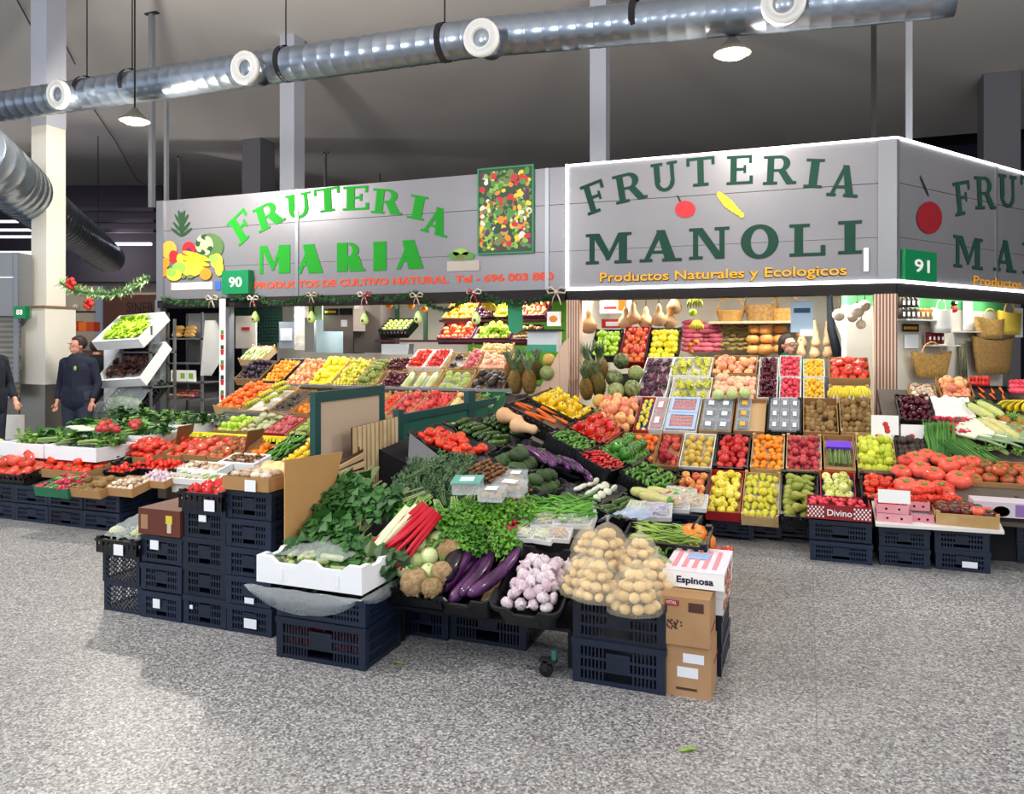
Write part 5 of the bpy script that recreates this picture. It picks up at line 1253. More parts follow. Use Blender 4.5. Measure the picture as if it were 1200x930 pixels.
rowL(258, 287, 510, 537, 'card', 'green_tomato', .08, 'orange-green tomatoes', 'between ribbed tomatoes and oranges', top=.4, H=.09)
rowL(288, 313, 519, 539, 'card', 'orange', .075, 'oranges', 'in the high-sided cardboard crate under the fringe', top=.4, H=.09)
rowL(314, 340, 508, 544, 'black', 'green_pepper_long', .15, 'long green peppers', 'between oranges and yellow peppers', top=.8, H=.1, yaw='y', aspect=.3)
rowL(341, 368, 510, 542, 'black', 'yellow_pepper', .085, 'yellow peppers', 'against the beige cardboard sheet', top=.5, H=.1)
# upright cardboard dividers between the crates
for i, (xa, xb, y0, y1) in enumerate(((204, 226, 500, 528), (286, 308, 505, 530))):
    Q = [onY(xa, y1, 5.6), onY(xb, y0+6, 5.9), onY(xb, y0-4, 5.9), onY(xa+5, y0, 5.6)]
    panel('cardboard_flap', Q, .006, mat('brown_card', '#7c5334', .9), ['open brown cardboard flap between two tomato crates', 'open brown cardboard flap beside the oranges'][i])
# ---- aisle tables nearest the aisle
PN = planeY(.40, .22, 4.7)
def rowN(pxL, pxR, yT, yB, *a, pl=None, **k): return rowA(pl or PN, pxL, pxR, yT, yB, *a, **k)
rowN(2, 50, 531, 557, 'black', 'beef_tomato', .13, 'big pink tomatoes', 'at the outer corner of the aisle tables', top=.8, H=.1, heap=.04, gname='big pink tomato')
rowN(52, 118, 533, 552, 'card', 'tomato', .1, 'large red tomatoes', 'behind the printed green tray', top=.7, H=.08, heap=.03, gname='large red tomato')
rowN(53, 93, 555, 573, 'green', 'radish', .15, 'bunched radishes', 'in the printed low carton', top=.3, H=.08)
rowN(96, 131, 556, 575, 'card', 'kiwi', .065, 'cut kiwis', 'at the corner of the aisle tables', top=.4, H=.07, gname='brown kiwi')
rowN(104, 150, 527, 541, 'black', 'black_aubergine', .14, 'round black aubergines', 'between the two tomato heaps', top=.6, H=.08)
rowN(148, 190, 518, 536, 'card', 'tomato', .085, 'ripe tomatoes', 'heaped before the white polystyrene boxes', top=.9, H=.08, heap=.05, gname='ripe tomato')
rowN(130, 158, 542, 554, 'black', 'cherry_tomato', .046, 'cherry tomatoes', 'in the small black tray before the aubergines', top=.5, H=.06)
rowN(160, 210, 538, 550, 'black', 'cherry_tomato', .05, 'vine cherry tomatoes', 'in the wide black tray before the tomatoes', top=.6, H=.06)
rowN(133, 166, 556, 573, 'card', 'mushroom_ball', .05, 'brown mushrooms', 'next to the kiwis', top=.4, H=.07)
rowN(168, 202, 551, 564, 'card', 'garlic', .05, 'small white garlic', 'in the tray behind the corner crates', top=.5, H=.06, gname='small white garlic bulb')
rowN(212, 262, 540, 551, 'foam', 'mushroom_ball', .05, 'white mushrooms', 'on the long pale tray', top=.3, H=.06, gname='white mushroom')
rowN(204, 258, 552, 562, 'white', 'green_bean', .12, 'sliced pale beans', 'at the tray with the hanging card', top=.8, H=.05, aspect=.25)
rowN(264, 306, 530, 543, 'foam', 'chestnut', .048, 'small brown nuts', 'beside the price card behind the tall stack', top=.5, H=.06)
b = MB(); P = onP(232, 552, PN); b.box(P.x-.16, P.y-.12, P.z-.16, P.x+.16, P.y-.115, P.z-.0, mat('price_card', '#d8cfc4', .8)); tag(b.obj('price_card'), 'pale handwritten price card hanging on the aisle tray', 'sign')
b = MB(); P = onP(292, 542, P4_); b.box(P.x-.2, P.y-.06, P.z-.1, P.x+.16, P.y-.055, P.z+.04, MATS['price_card']); tag(b.obj('price_card'), 'pale price card below the oranges and long peppers', 'sign')
# table tops below all that
TOP = mat('table_board', '#5a5048', .8)
b = MB(); b.hexa([(-7.6, 4.72, .22), (-5.25, 4.72, .22), (-5.25, 6.4, .45), (-7.6, 6.4, .45), (-7.6, 4.72, .29), (-5.25, 4.72, .29), (-5.25, 6.4, .56), (-7.6, 6.4, .56)], TOP); tag(b.obj('sloping_table'), 'low sloping table under the tomatoes, mostly covered', 'table')
b = MB(); b.hexa([(-5.24, 5.1, .2), (-3.0, 5.1, .2), (-3.0, 6.6, .5), (-5.24, 6.6, .5), (-5.24, 5.1, .33), (-3.0, 5.1, .33), (-3.0, 6.6, .62), (-5.24, 6.6, .62)], TOP)
b.hexa([(-5.75, 6.62, .45), (-2.9, 6.62, .45), (-2.9, 8.2, .8), (-6.3, 8.2, .8), (-5.75, 6.62, .66), (-2.9, 6.62, .66), (-2.9, 7.75, .9), (-6.3, 7.75, .9)], TOP)
b.box(-6.2, 7.78, .5, -2.95, 8.2, .96, TOP); tag(b.obj('stepped_stand'), 'dark stepped stand carrying the rows of the wide stall', 'stand')
b = MB(); b.box(-6.2, 7.0, 0, -2.9, 8.2, .45, MATS['dark_base']); b.box(-7.5, 5.4, 0, -5.3, 6.4, .3, MATS['dark_base']); b.box(-5.2, 5.6, 0, -3.05, 6.6, .3, MATS['dark_base']); tag(b.obj('table_base'), 'dark boxed base beneath the wide stall tables', 'base')
# black crates carrying the tables
def stackat(x, y, n, W=.4, D=.3, H=.2, rz=0, label='', z=0, tags=(), lat=False, jit=.004):
    for k in range(n):
        me = (lattice_crate if lat else stack_crate)(W, D, H)
        o = link('transport_crate', me, None, T(x+R(-jit, jit), y+R(-jit, jit), z+k*(H+.002)) @ RZ(rz+R(-.008, .008)))
        pos = ['bottom', 'second', 'third', 'fourth', 'fifth'][k] if k < n-1 or n == 1 else 'top'
        tag(o, f'black plastic crate, {pos} one of {label}' if n > 1 else f'black plastic crate {label}', 'crate')
        for (kk, tx, tz, w, h) in tags:
            if kk == k: tagcard(o, tx, -.009, tz, w, h)
nm = ['the stack under the big pink tomatoes, outer side', 'the stack under the big pink tomatoes, inner side', 'the stack under the printed radish carton', 'the corner stack under the kiwis']
for i in range(4): stackat(-6.83+i*.405, 4.68, 2, .4, .3, .155, 0, nm[i], tags=((1, .2, .04, .06, .05),) if i == 0 else ())
for i in range(3): stackat(-5.24-.3, 5.0+i*.42, 2, .3, .4, .15, 0, ['the stack behind the corner stack', 'the second stack along the side of the tables', 'the third stack along the side of the tables'][i])
for i in range(5): stackat(-5.2+i*.42, 5.12, 1, .4, .3, .22, 0, ['under the white garlic tray', 'under the hanging price card', 'below the white mushrooms', 'hidden behind the red-pepper stack', 'hidden behind the tallest stack'][i])
# ---- white polystyrene boxes with greens
bt = [((95, 531), (140, 523)), ((140, 523), (178, 516)), ((178, 516), (212, 510))]
for i in range(3):
    y0 = 4.85+i*.5; x1 = -5.72-.14*i*0
    fm = T(-6.9, y0+.1, .49+.045*i); o = crate(T(-7.0+.62, y0+.08, .50+.05*i), .62, .44, .12, 'foam', ['white polystyrene box of greens nearest the aisle', 'middle white polystyrene box of greens and red onions', 'inner white polystyrene box of greens by the rack'][i], .05)
    crate(T(-7.0, y0+.08, .50+.05*i), .6, .44, .12, 'foam', ['white polystyrene box with dark greens beside the first one', 'outer white box of mixed greens in the middle', 'outer white box of greens at the far end'][i], .05)
    fmx = T(-7.0, y0+.1, .56+.05*i)
    for j in range(9):
        k = ['rocket', 'spinach', 'dill', 'parsley'][(i+j) % 4] if i < 2 else ['spinach', 'rocket'][j % 2]
        put(k, fmx @ T(.15+.12*j, R(.12, .3), .07+R(0, .04)) @ RZ(R(-.7, .7)+PI/2*(j % 2)), R(.32, .42), 'bunch of leafy greens heaped in the white polystyrene boxes', 'leafy greens in the white polystyrene boxes')
for i, (px, py) in enumerate(((120, 497), (127, 495), (123, 502), (131, 500), (116, 502), (137, 503), (155, 496), (162, 495), (158, 499))):
    put('pomegranate', T(*onZ(px, py, .78)), .07, 'round red onion lying on the leafy greens' if i < 6 else 'pink turnip lying at the rack end of the greens', 'red onions on the greens' if i < 6 else 'pink turnips by the rack')
for i in range(3): put('leek', T(*onZ(100+i*7, 500+i*1.5, .74)) @ RZ(.6), .3, 'pale leek lying across the greens beside the red onions', 'pale leeks on the greens')
# boxes of cut lettuce at the frame edge
for i, (px0, px1) in enumerate(((-25, 26), (28, 50), (52, 85))):
    fm, W, D = bin_y(planeY(.5, .1, 5.2), px0, px1, 519, 534, .09); crate(fm, W, D, .09, 'white', ['white box of pale celery hearts at the frame edge', 'white box of pale lettuce hearts', 'white box of bagged dark leaves beside the lettuce hearts'][i], .03)
    fill(fm, W, D, 'cauliflower' if i == 0 else 'lettuce' if i == 1 else 'artichoke', .14, ['pale celery heart in the white box at the frame edge', 'pale lettuce heart in the small white box', 'bagged dark leaf lettuce in the white box'][i], ['pale celery hearts', 'pale lettuce hearts', 'bagged dark lettuces'][i], .04, .4)
# ------------------------------------------------------------------ centre island: front face
PG = planeY(.33, .5, 3.26)
def rowG(pxL, pxR, yT, yB, style, key, size, what, place, H=.13, **k):
    fm, W, D = bin_y(PG, pxL, pxR, yT, yB, H); crateset(fm, W, D, H, style, key, size, what, place, **k); return fm, W, D
fm, W, D = bin_y(PG, 587, 667, 640, 716, .14); crate(fm, W, D, .14, 'tray', 'deep black plastic tray of garlic bulbs at the island front', .05)
fill(fm, W, D, 'garlic', .062, 'white-pink garlic bulb in the front tray', 'garlic bulbs in the front tray', .06, .95, lean=1.2, margin=.036, heap=.055)
fill(fm @ T(.05, .05, .055), W-.1, D-.1, 'garlic', .062, 'white-pink garlic bulb in the front tray', 'garlic bulbs in the front tray', .06, .5, lean=1.2, margin=.036, heap=.04, fillp=.8)
fm, W, D = bin_y(PG, 516, 586, 634, 703, .14); crate(fm, W, D, .14, 'tray', 'deep black plastic tray of long purple aubergines', .04)
for i, (x, y, a, s) in enumerate(((.10, .24, 1.3, .42), (.17, .22, 1.4, .44), (.2, .24, 1.5, .42), (.30, .2, 1.2, .4), (.09, .28, 1.5, .4), (.05, .25, 1.6, .34))):
    put('aubergine' if i < 5 else 'black_aubergine', fm @ T(x, y, .1+.012*i) @ RZ(a) @ RX(R(-1, 1)), s, ['long purple aubergine lying at the outer side of the tray', 'shiny purple aubergine in the middle of the tray', 'purple aubergine leaning on the middle one', 'long purple aubergine nearest the garlic', 'purple aubergine half under the others', 'dark aubergine at the tray edge beside the celeriac'][i])
b = MB(); b.box(.23, .08, .06, .3, .36, .064, CARD_IN); tag(b.obj('cardboard_liner', None, fm), 'piece of cardboard lying between the aubergines', 'cardboard')
fm, W, D = bin_y(PG, 462, 530, 628, 694, .1); crate(fm, W, D, .1, 'black', 'black plastic display crate of celeriac and pale turnips', .05)
for i, (px, py, k, s) in enumerate(((493, 640, 'kohlrabi', .085), (513, 634, 'kohlrabi', .1), (503, 652, 'kohlrabi', .085), (487, 657, 'kohlrabi', .075), (502, 670, 'kohlrabi', .075), (530, 646, 'celeriac', .125), (519, 671, 'celeriac', .105), (486, 681, 'celeriac', .12), (506, 688, 'celeriac', .085), (531, 629, 'celeriac', .1), (474, 668, 'kohlrabi', .07))):
    P = onP(px, py, (PG[0]+V((0, 0, .02)), PG[1])); put(k, T(*P) @ RZ(i*1.7) @ RX(R(-.5, .5)), s*1.22, ['pale green turnip next to the red chard stems', 'small pale turnip at the top of the heap', 'green-patched turnip in the middle of the heap', 'pale turnip behind the white box corner', 'yellowish turnip between two celeriac roots', 'large upper celeriac root beside the aubergines', 'purplish-brown celeriac root below the large one', 'rough celeriac root beside the white box', 'small half-hidden celeriac root at the rim', 'celeriac root partly under the parsley', 'small pale turnip at the box corner'][i])
# chard
for i, (px, py, k, a, s) in enumerate(((447, 632, 'white_chard', 0, .42), (455, 628, 'white_chard', 1.0, .42), (468, 628, 'red_chard', .95, .42), (480, 634, 'red_chard', .85, .4))):
    P = onP(px, py, (PG[0]+V((0, 0, .12)), PG[1])); put(k, T(*P) @ RX(.75) @ RZ(-PI/2-.35-a*.1), s, ['white-stemmed chard bunch beside the dark greens', 'second white-stemmed chard bunch touching the red stems', 'red-stemmed chard bunch next to the white stems', 'red-stemmed chard bunch next to the turnips'][i])
def heap(key, pts, h, size, label, group, tilt=.5, jz=.04, az=PI/2):
    for (px, py) in pts:
        P = onP(px, py, (PG[0]+V((0, 0, h)), PG[1])); put(key, T(P.x, P.y, P.z+R(-jz, jz)) @ RX(tilt) @ RZ(az+R(-1, 1)) @ RX(R(-.4, .4)), size*R(.9, 1.15), label, group)
heap('parsley', [(x, y) for y in (598, 610, 622) for x in range(486, 612, 16)], .05, .25, 'bright green parsley bunch above the turnips and aubergines', 'parsley bunches above the turnips', az=-PI/2)
heap('parsley', [(x, 632) for x in range(536, 580, 14)], .04, .2, 'bright green parsley bunch above the turnips and aubergines', 'parsley bunches above the turnips', az=-PI/2)
heap('parsley', [(x, 598) for x in range(604, 626, 10)], .03, .2, 'bright green parsley bunch above the turnips and aubergines', 'parsley bunches above the turnips', az=-PI/2)
heap('spinach', [(x, y) for y in (572, 588, 604, 622, 640, 655) for x in range(378 if y > 580 else 392, 424 if y > 600 else 440, 17)], .1, .3, 'dark leafy spinach bunch beside the cardboard sheet', 'dark spinach bunches beside the cardboard sheet', az=-PI/2)
heap('spinach', [(x, y) for y in (588,) for x in range(440, 476, 14)], .1, .26, 'dark leafy spinach bunch beside the cardboard sheet', 'dark spinach bunches beside the cardboard sheet', az=-PI/2)
heap('dill', [(x, y) for y in (552, 566, 580) for x in range(474, 548, 14)], .0, .26, 'dark feathery herb bunch below the grey metal chute', 'feathery herb bunches below the grey chute')
heap('dill', [(430, 640), (440, 648), (428, 652), (446, 655)], .04, .22, 'fine dark herb bunch under the white chard', 'fine herbs under the white chard')
for i, (px, py) in enumerate(((584, 614), (592, 620), (598, 612), (588, 626))):
    put('radish', T(*onP(px, py, (PG[0]+V((0, 0, .03)), PG[1]))) @ RX(.4) @ RZ(PI/2+R(-.4, .4)), .15, 'bunch of small red radishes at the parsley edge', 'red radish bunches at the parsley edge')
# packed goods behind the garlic: sprouts in white trays, papery bundles
WTRAY = mat('white_tray', '#e9e8e4', .4)
def softpack(px, py, w, d, h, content, label, rz=0., group=None, cm=None, key=None, pl=None, dz=.0):
    P = onP(px, py, pl or PG); r = empty('food_pack', label=label, cat='pack', group=group, mtx=T(P.x, P.y, P.z+dz) @ RX(.38) @ RZ(rz))
    b = MB(); box_walls(b, w, d, h*.5, .003, WTRAY, WTRAY); b.obj('white_tray', r)
    b = MB()
    for i in range(34): b.tube([(R(.02, w-.02), R(.02, d-.02), h*.4), (R(.02, w-.02), R(.02, d-.02), h*R(.5, .95))], [.007, .005], 5, content)
    o = b.obj('filling', r); o['kind'] = 'stuff'
    b = MB(); n = 6
    vs = [(w*i/n, d*j/n, h*(.5+.5*math.sin(PI*i/n)**.4*math.sin(PI*j/n)**.4)+R(-.004, .004)) for j in range(n+1) for i in range(n+1)]
    b.add(vs, [(j*(n+1)+i, j*(n+1)+i+1, (j+1)*(n+1)+i+1, (j+1)*(n+1)+i) for j in range(n) for i in range(n)], mat('film', '#f0f4f8', .08, alpha=.22), True); b.obj('clear_film', r)
    return r
SPR = mat('sprout_pale', '#e0dcb8', .6, c2='#c8cc90', scale=8); NDL = mat('beige_root', '#dcc090', .6, c2='#caa070', scale=8); RSP = MATS['radish_red']; GBN = MATS['bean_green']
for i, a in enumerate(((596, 628, .13, .1, .05, SPR, 'film-wrapped white tray of pale sprouts behind the garlic', .1), (618, 628, .13, .1, .05, SPR, 'second white tray of pale sprouts, next to the beige bundle', -.1), (640, 628, .12, .1, .05, NDL, 'small tray of beige pieces above the garlic tray', .05), (622, 614, .16, .12, .06, NDL, 'film-wrapped tray of beige root strips', .2), (607, 604, .12, .1, .05, RSP, 'film-wrapped tray of tiny red radishes', .1), (648, 612, .2, .1, .06, SPR, 'long white tray before the green pods', .1), (655, 600, .14, .1, .05, mat('cabbage_pale', '#c8dcb0', .6), 'wrapped pale cabbage beside the green pods', .3))):
    softpack(a[0], a[1]+7, *a[2:])
# green pods
for i in range(90):
    P = onP(R(618, 692), R(586, 612), (PG[0]+V((0, 0, .03)), PG[1])); put('broad_bean', T(P.x, P.y, P.z+R(0, .035)) @ RX(.4) @ RZ(R(-.6, .9)) @ RX(R(0, 6)), R(.1, .14), 'green pod in the heap behind the potato bags', 'green pods behind the potato bags')
fm, W, D = bin_y(PG, 612, 694, 588, 614, .08); crate(fm, W, D, .08, 'white', 'white fruit box under the heap of green pods')
# flat green beans further along
PB = planeY(.55, .18, 3.85)
fm, W, D = bin_y(PB, 733, 832, 612, 637, .12); crate(fm, W, D, .12, 'black', 'black plastic display crate full of green beans at the island corner', .05)
for i in range(170):
    put('green_bean', fm @ T(R(.06, W-.07), R(.04, D-.05), R(.07, .14)) @ RZ(R(-.8, .8)) @ RX(R(0, 6)), R(.1, .13), 'thin green bean in the corner crate', 'green beans in the corner crate')
for i, (px, py, k, s) in enumerate(((812, 627, 'pumpkin', .14), (824, 633, 'pumpkin', .12), (808, 641, 'orange_tomato', .1), (836, 645, 'orange_tomato', .075), (852, 645, 'orange_tomato', .07), (826, 642, 'orange_tomato', .06))):
    P = atT(px, py, 3.95); put(k, T(*P) @ RZ(i) @ RX(.3), s, ['orange pumpkin at the end of the green beans', 'second orange pumpkin behind the flat pink box', 'reddish tomato in front of the pumpkin', 'orange tomato in the thin black crate corner', 'orange tomato at the outer edge behind the pink box', 'small orange tomato below the pumpkin'][i])
heap('rocket', [(775, 652)], .02, .12, 'small tuft of pale leaves beside the potato bags', 'pale leaf tufts by the potato bags')
# ---- the front stacks
stackat(-1.00, 3.38, 2, .42, .4, .195, 0, 'the front stack under the potato bags', tags=())
# white foam box on the slatted crates
stackat(-2.44, 3.12, 1, .5, .34, .2, 0, 'with red peppers inside, at the island front'); stackat(-2.44, 3.12, 1, .5, .34, .13, 0, 'between the red-pepper crate and the white box', z=.203)
for i in range(14): put('red_pepper', T(-2.38+(i % 5)*.095, 3.2+.1*(i//5), .075+.0*i) @ RX(1.3) @ RZ(i), .095, 'red pepper seen through the slats of the lowest front crate', 'red peppers in the lowest front crate')
def foam_tub(fm, W, D, H, label):
    b = MB(); t = .025
    b.box(t, t, .001, W-t, D-t, .03, FOAM)
    def side(fn, L, dip):
        prof = [(0, H), (L*.13, H), (L*.2, H-dip), (L*.38, H-dip), (L*.44, H-dip*.1), (L*.56, H-dip*.1), (L*.62, H-dip), (L*.8, H-dip), (L*.87, H), (L, H)]
        for (a, za), (c, zc) in zip(prof, prof[1:]): b.hexa([fn(a, 0, 0), fn(c, 0, 0), fn(c, t, 0), fn(a, t, 0), fn(a, 0, za), fn(c, 0, zc), fn(c, t, zc), fn(a, t, za)], FOAM)
    side(lambda a, d, z: (a, d, z), W, .03); side(lambda a, d, z: (a, D-t+d, z), W, .03)
    side(lambda a, d, z: (d, t+a*(D-2*t)/D, z), D, .02); side(lambda a, d, z: (W-t+d, t+a*(D-2*t)/D, z), D, .02)
    for x in (W*.25, W*.78): b.box(x-.006, -.004, .02, x+.006, 0, H*.6, FOAM)
    o = b.obj('polystyrene_box', None, fm); return tag(o, label, 'box')
fmf = T(-2.53, 3.08, .37) @ RZ(-.0); foam_tub(fmf, .60, .42, .13, 'white polystyrene box of green vegetables on the front crates')
for i in range(30): put('cucumber' if i % 3 else 'green_bean', fmf @ T(R(.07, .4), R(.08, .34), .07+R(0, .05)) @ RZ(R(-1.5, 1.5)), R(.1, .15), 'small pale green vegetable under film in the white box', 'small green vegetables in the white box')
def film(pts_fn, nx, ny, label, m, fm, name='plastic_film'):
    b = MB(); vs = [pts_fn(i/nx, j/ny) for j in range(ny+1) for i in range(nx+1)]
    b.add(vs, [(j*(nx+1)+i, j*(nx+1)+i+1, (j+1)*(nx+1)+i+1, (j+1)*(nx+1)+i) for j in range(ny) for i in range(nx)], m, True); return tag(b.obj(name, None, fm), label, 'plastic film')
FILM = mat('thin_film', '#dfe8ea', .1, alpha=.3, bump=.6, scale=4)
film(lambda u, v: (.05+.4*u, .05+.34*v, .13+.035*math.sin(PI*u)*math.sin(PI*v)+.012*noise.noise(V((u*9, v*9, 1)))), 22, 18, 'crumpled clear film over the greens in the white box', FILM, fmf)
film(lambda u, v: (-.03+.66*u+0*v, -.035-.02*math.sin(PI*v)+.0*v, -.005-(.115*math.sin(PI*min(1, u*1.05))**.55)*v+.006*noise.noise(V((u*8, v*5, 0)))), 26, 8, 'clear film hanging over the black crate front below the white box', FILM, fmf)
film(lambda u, v: (.615+.015*math.sin(PI*v), -.03+.45*u, -.005-(.07*math.sin(PI*u)**.6)*v), 14, 5, 'clear film hanging on the side below the white box', FILM, fmf)
# recessed crates and castor under the front trays
stackat(-1.73, 3.62, 1, .42, .3, .24, 0, 'set back under the aubergine tray'); stackat(-2.0, 3.6, 1, .26, .3, .22, 0, 'in the dark under the celeriac')
b = MB()
b.hexa([(-2.45, 3.42, .2), (-1.02, 3.42, .2), (-1.02, 3.85, .2), (-2.45, 4.3, .2), (-2.45, 3.42, .215), (-1.02, 3.42, .215), (-1.02, 3.85, .36), (-2.45, 4.3, .6)], MATS['dark_base'])
for x in (-1.98, -1.06):
    for y in (3.5, 4.2): b.box(x, y, 0, x+.03, y+.03, .2, MATS['dark_base'])
tag(b.obj('display_rack'), 'dark metal rack carrying the front trays of the island', 'rack')
P = onZ(640, 785, .03); r = empty('castor_wheel', P, 'castor on a small bracket under the garlic tray', 'wheel'); b = MB(); b.lathe([(0, -.014), (.03, -.014), (.034, 0), (.03, .014), (0, .014)], 14, BLACKM, mtx=T(0, 0, .005) @ RX(PI/2)); b.obj('wheel', r); b = MB(); b.box(-.03, -.02, .04, .05, .02, .055, MATS['dark_post']); b.box(-.01, -.02, .0, .01, -.016, .05, MATS['dark_post']); b.box(.03, -.01, .05, .05, .01, .1, mat('teal_paint', '#2f6a68', .5)); b.obj('bracket', r)
# cartons
CART = mat('carton_brown', '#b58f68', .8, c2='#a98258', scale=3)
INKD = mat('ink_brown', '#4a3024', .7); INKR = mat('ink_red', '#a02a2a', .7)
c1 = carton(V((-.585, 3.40, 0)), .2, .22, .225, CART, 'lower brown carton with two white labels beside the potato stack', (('label', .08, .15, .17, .19, PAPER, 'f'), ('label', .055, .085, .145, .13, PAPER, 'f'), ('print', .05, .03, .14, .04, INKD, 'f'), ('print', .1, .12, .25, .13, INKR, 'r')), seam=False)
c2_ = carton(V((-.60, 3.385, .227)), .21, .23, .21, CART, 'upper brown carton with a dark brown printed label and beans drawn on it', (('label', .12, .15, .185, .19, INKD, 'f'), ('label', .02, .17, .08, .195, INKR, 'f'), ('print', .06, .05, .2, .06, INKR, 'r')), seam=True)
b = MB()
for i in range(26):
    a = R(0, 2*PI); rr = math.sqrt(R(0, 1)); b.ball((.06+.035*rr*math.cos(a), -.0008, .09+.025*rr*math.sin(a)), .0045, 6, 4, INKD, (1, .15, 1))
b.obj('printed_beans', c2_)
bpy.context.view_layer.update()
text('VITAL', V((-.575, 3.382, .405)), V((-.53, 3.382, .405)), .014, PAPER, c2_, XU, None)
for j in range(2):
    for (cc, xx, zz_) in ((c1, -.49, .17), (c1, -.52, .11)): pass
# printed fruit boxes
ESP = mat('pink_cover', '#f0c8d0', .5, c2='#e8e0ec', scale=5); FRP = [MATS['print_red'], WHT, MATS['print_lime'], MATS['print_red']]
def printed_box(P, W, D, H, label, front='Espinosa', col=WHT, openm=None, name='fruit_box'):
    r = empty(name, label=label, cat='box', mtx=T(*P)); b = MB()
    if openm is None: b.box(0, 0, 0, W, D, H, col)
    else: box_walls(b, W, D, H, .005, col, openm)
    b.obj('box_body', r)
    b = MB(); random.seed(5)
    for i in range(34):
        y, z, s = R(.02, D-.02), R(.015, H-.015), R(.012, .024)
        b.add([(W+.001+i*.00002, y+s*math.cos(2*PI*j/8), z+s*math.sin(2*PI*j/8)) for j in range(8)], [tuple(range(8))], random.choice(FRP[:1]+FRP+[MATS['print_red']]))
    b.obj('strawberry_print', r)
    bpy.context.view_layer.update()
    if front: text(front, V(P)+V((W*.22, -.001, H*.3)), V(P)+V((W*.82, -.001, H*.3)), H*.42, mat('ink_navy', '#1a1838', .5), r, XU, None, off=.03)
    return r
stackat(-.69, 3.66, 2, .32, .4, .14, 0, 'the stack behind the brown cartons')
printed_box((-.67, 3.64, .29), .31, .36, .075, 'white fruit box with red fruit print, lowest one behind the cartons', None); pb1 = printed_box((-.66, 3.64, .367), .31, .36, .075, 'white fruit box with red fruit print, middle one behind the cartons', None)
pb2 = printed_box((-.61, 3.50, .446), .27, .42, .07, 'flat printed fruit box with the name on its front and a pink cover')
b = MB(); b.box(.0, .0, .0705, .27, .42, .074, ESP)
for i in range(5): b.box(.03+.045*i, .06, .0742, .05+.045*i, .36, .077, mat('pink_strip', '#e89098', .5))
b.box(.08, .2, .077, .18, .3, .08, mat('pale_blue_lid', '#a8c0ea', .2)); b.obj('pink_cover', pb2)
# ---- potato bags: nets over heaps of small potatoes
NET = mat('net_film', '#f8ecd0', .25, alpha=.2)
def potato_bag(px, py, t, s, label, rz=0., tall=1.):
    P = atT(px, py, t); fm = T(*P) @ RZ(rz)
    n = 0
    for (k, m_, zz_) in ((0, 9, 0), (1, 9, .3), (2, 6, .58), (3, 3, .84)):
        for j in range(m_):
            a = 2*PI*j/m_+k*.5; rr = (.42, .36, .24, .1)[k]
            for q in (1,):
                put('potato', fm @ T(s*rr*q*math.cos(a), s*rr*q*math.sin(a)*.8, s*(.1+zz_*tall*.8)+R(-.004, .004)) @ RZ(R(0, 6)) @ RX(R(-1, 1)), s*R(.24, .28), f'small yellow potato inside the {label}', f'potatoes in the {label}')
    b = MB(); prof = []
    for i in range(11):
        k = i/10; rr = (.6*(1-k**1.7)**.6+.04)*s; prof.append((rr, s*(-.02+1.08*k*tall)))
    prof = [(0, -.02*s)]+prof+[(.02*s, 1.12*s*tall), (.07*s, 1.22*s*tall)]
    b.lathe(prof, 20, NET, .05, 9, mtx=Matrix.Diagonal((1, .82, 1, 1)), wob=.035)
    return tag(b.obj('potato_bag', None, fm), label, 'bag')
ZS = 3.5
for (px, py, t, s, lab, rz) in ((744, 714, 3.38, .2, 'net bag of potatoes overhanging the crate front', .2), (701, 700, 3.42, .18, 'net bag of potatoes in the middle of the front', .1), (681, 694, 3.55, .17, 'net bag of potatoes beside the garlic tray', -.2), (770, 697, 3.52, .18, 'net bag of potatoes leaning towards the brown carton', .3), (712, 662, 3.75, .2, 'net bag of potatoes standing highest of all', .4), (750, 672, 3.66, .19, 'net bag of potatoes above the overhanging one', .0), (690, 656, 3.8, .16, 'net bag of potatoes behind the garlic end', .6)):
    potato_bag(px, py, t, s, lab, rz)
# ------------------------------------------------------------------ island: long face sloping towards the corner stall
def Wp(px, py, z): return onZ(px, py, z)
A_, B_, C_ = onZ(494, 500, .95), onZ(700, 606, .5), onZ(577, 484, .97)
PI1 = plane3(A_, B_, C_)
A_, B_, C_ = onZ(592, 474, 1.06), onZ(648, 453, 1.1), onZ(770, 606, .48)
PI2 = plane3(A_, B_, C_)
def zp(pl, x, y): return pl[0].z-((x-pl[0].x)*pl[1].x+(y-pl[0].y)*pl[1].y)/pl[1].z-.17
def quad(pl, pts, style, key, size, what, place, H=.11, **k):
    fm, W, D = bin_q(pl, pts, H); crateset(fm, W, D, H, style, key, size, what, place, **k); return fm, W, D
# pts: lower-left (towards viewer), lower-right, upper-right, upper-left as rim corners
quad(PI1, [(534, 545), (570, 528), (527, 492), (494, 500)], 'tray', 'tomato', .075, 'red tomatoes', 'at the island top by the chute', fillp=.9, top=.3, gname='red tomato')
quad(PI1, [(572, 527), (606, 515), (553, 487), (529, 491)], 'tray', 'courgette', .17, 'dark green courgettes', 'behind the red tomatoes of the island', yaw='x', aspect=.3, top=.6)
quad(PI1, [(607, 514), (630, 500), (579, 484), (555, 487)], 'tray', 'courgette', .16, 'courgettes', 'below the butternut squashes', yaw='x', aspect=.3, top=.2)
quad(PI1, [(572, 572), (604, 556), (573, 530), (540, 546)], 'tray', 'chestnut', .036, 'brown nuts', 'next to the courgettes', H=.09, top=.4, cap=120)
quad(PI1, [(606, 556), (634, 546), (606, 517), (577, 529)], 'tray', 'avocado', .1, 'rough green avocados', 'in the upper tray of two', top=.4, H=.09, gname='rough green avocado')
quad(PI1, [(632, 582), (662, 566), (636, 547), (607, 558)], 'tray', 'avocado', .09, 'smooth green avocados', 'in the lower tray of two', top=.3, H=.09, gname='smooth green avocado')
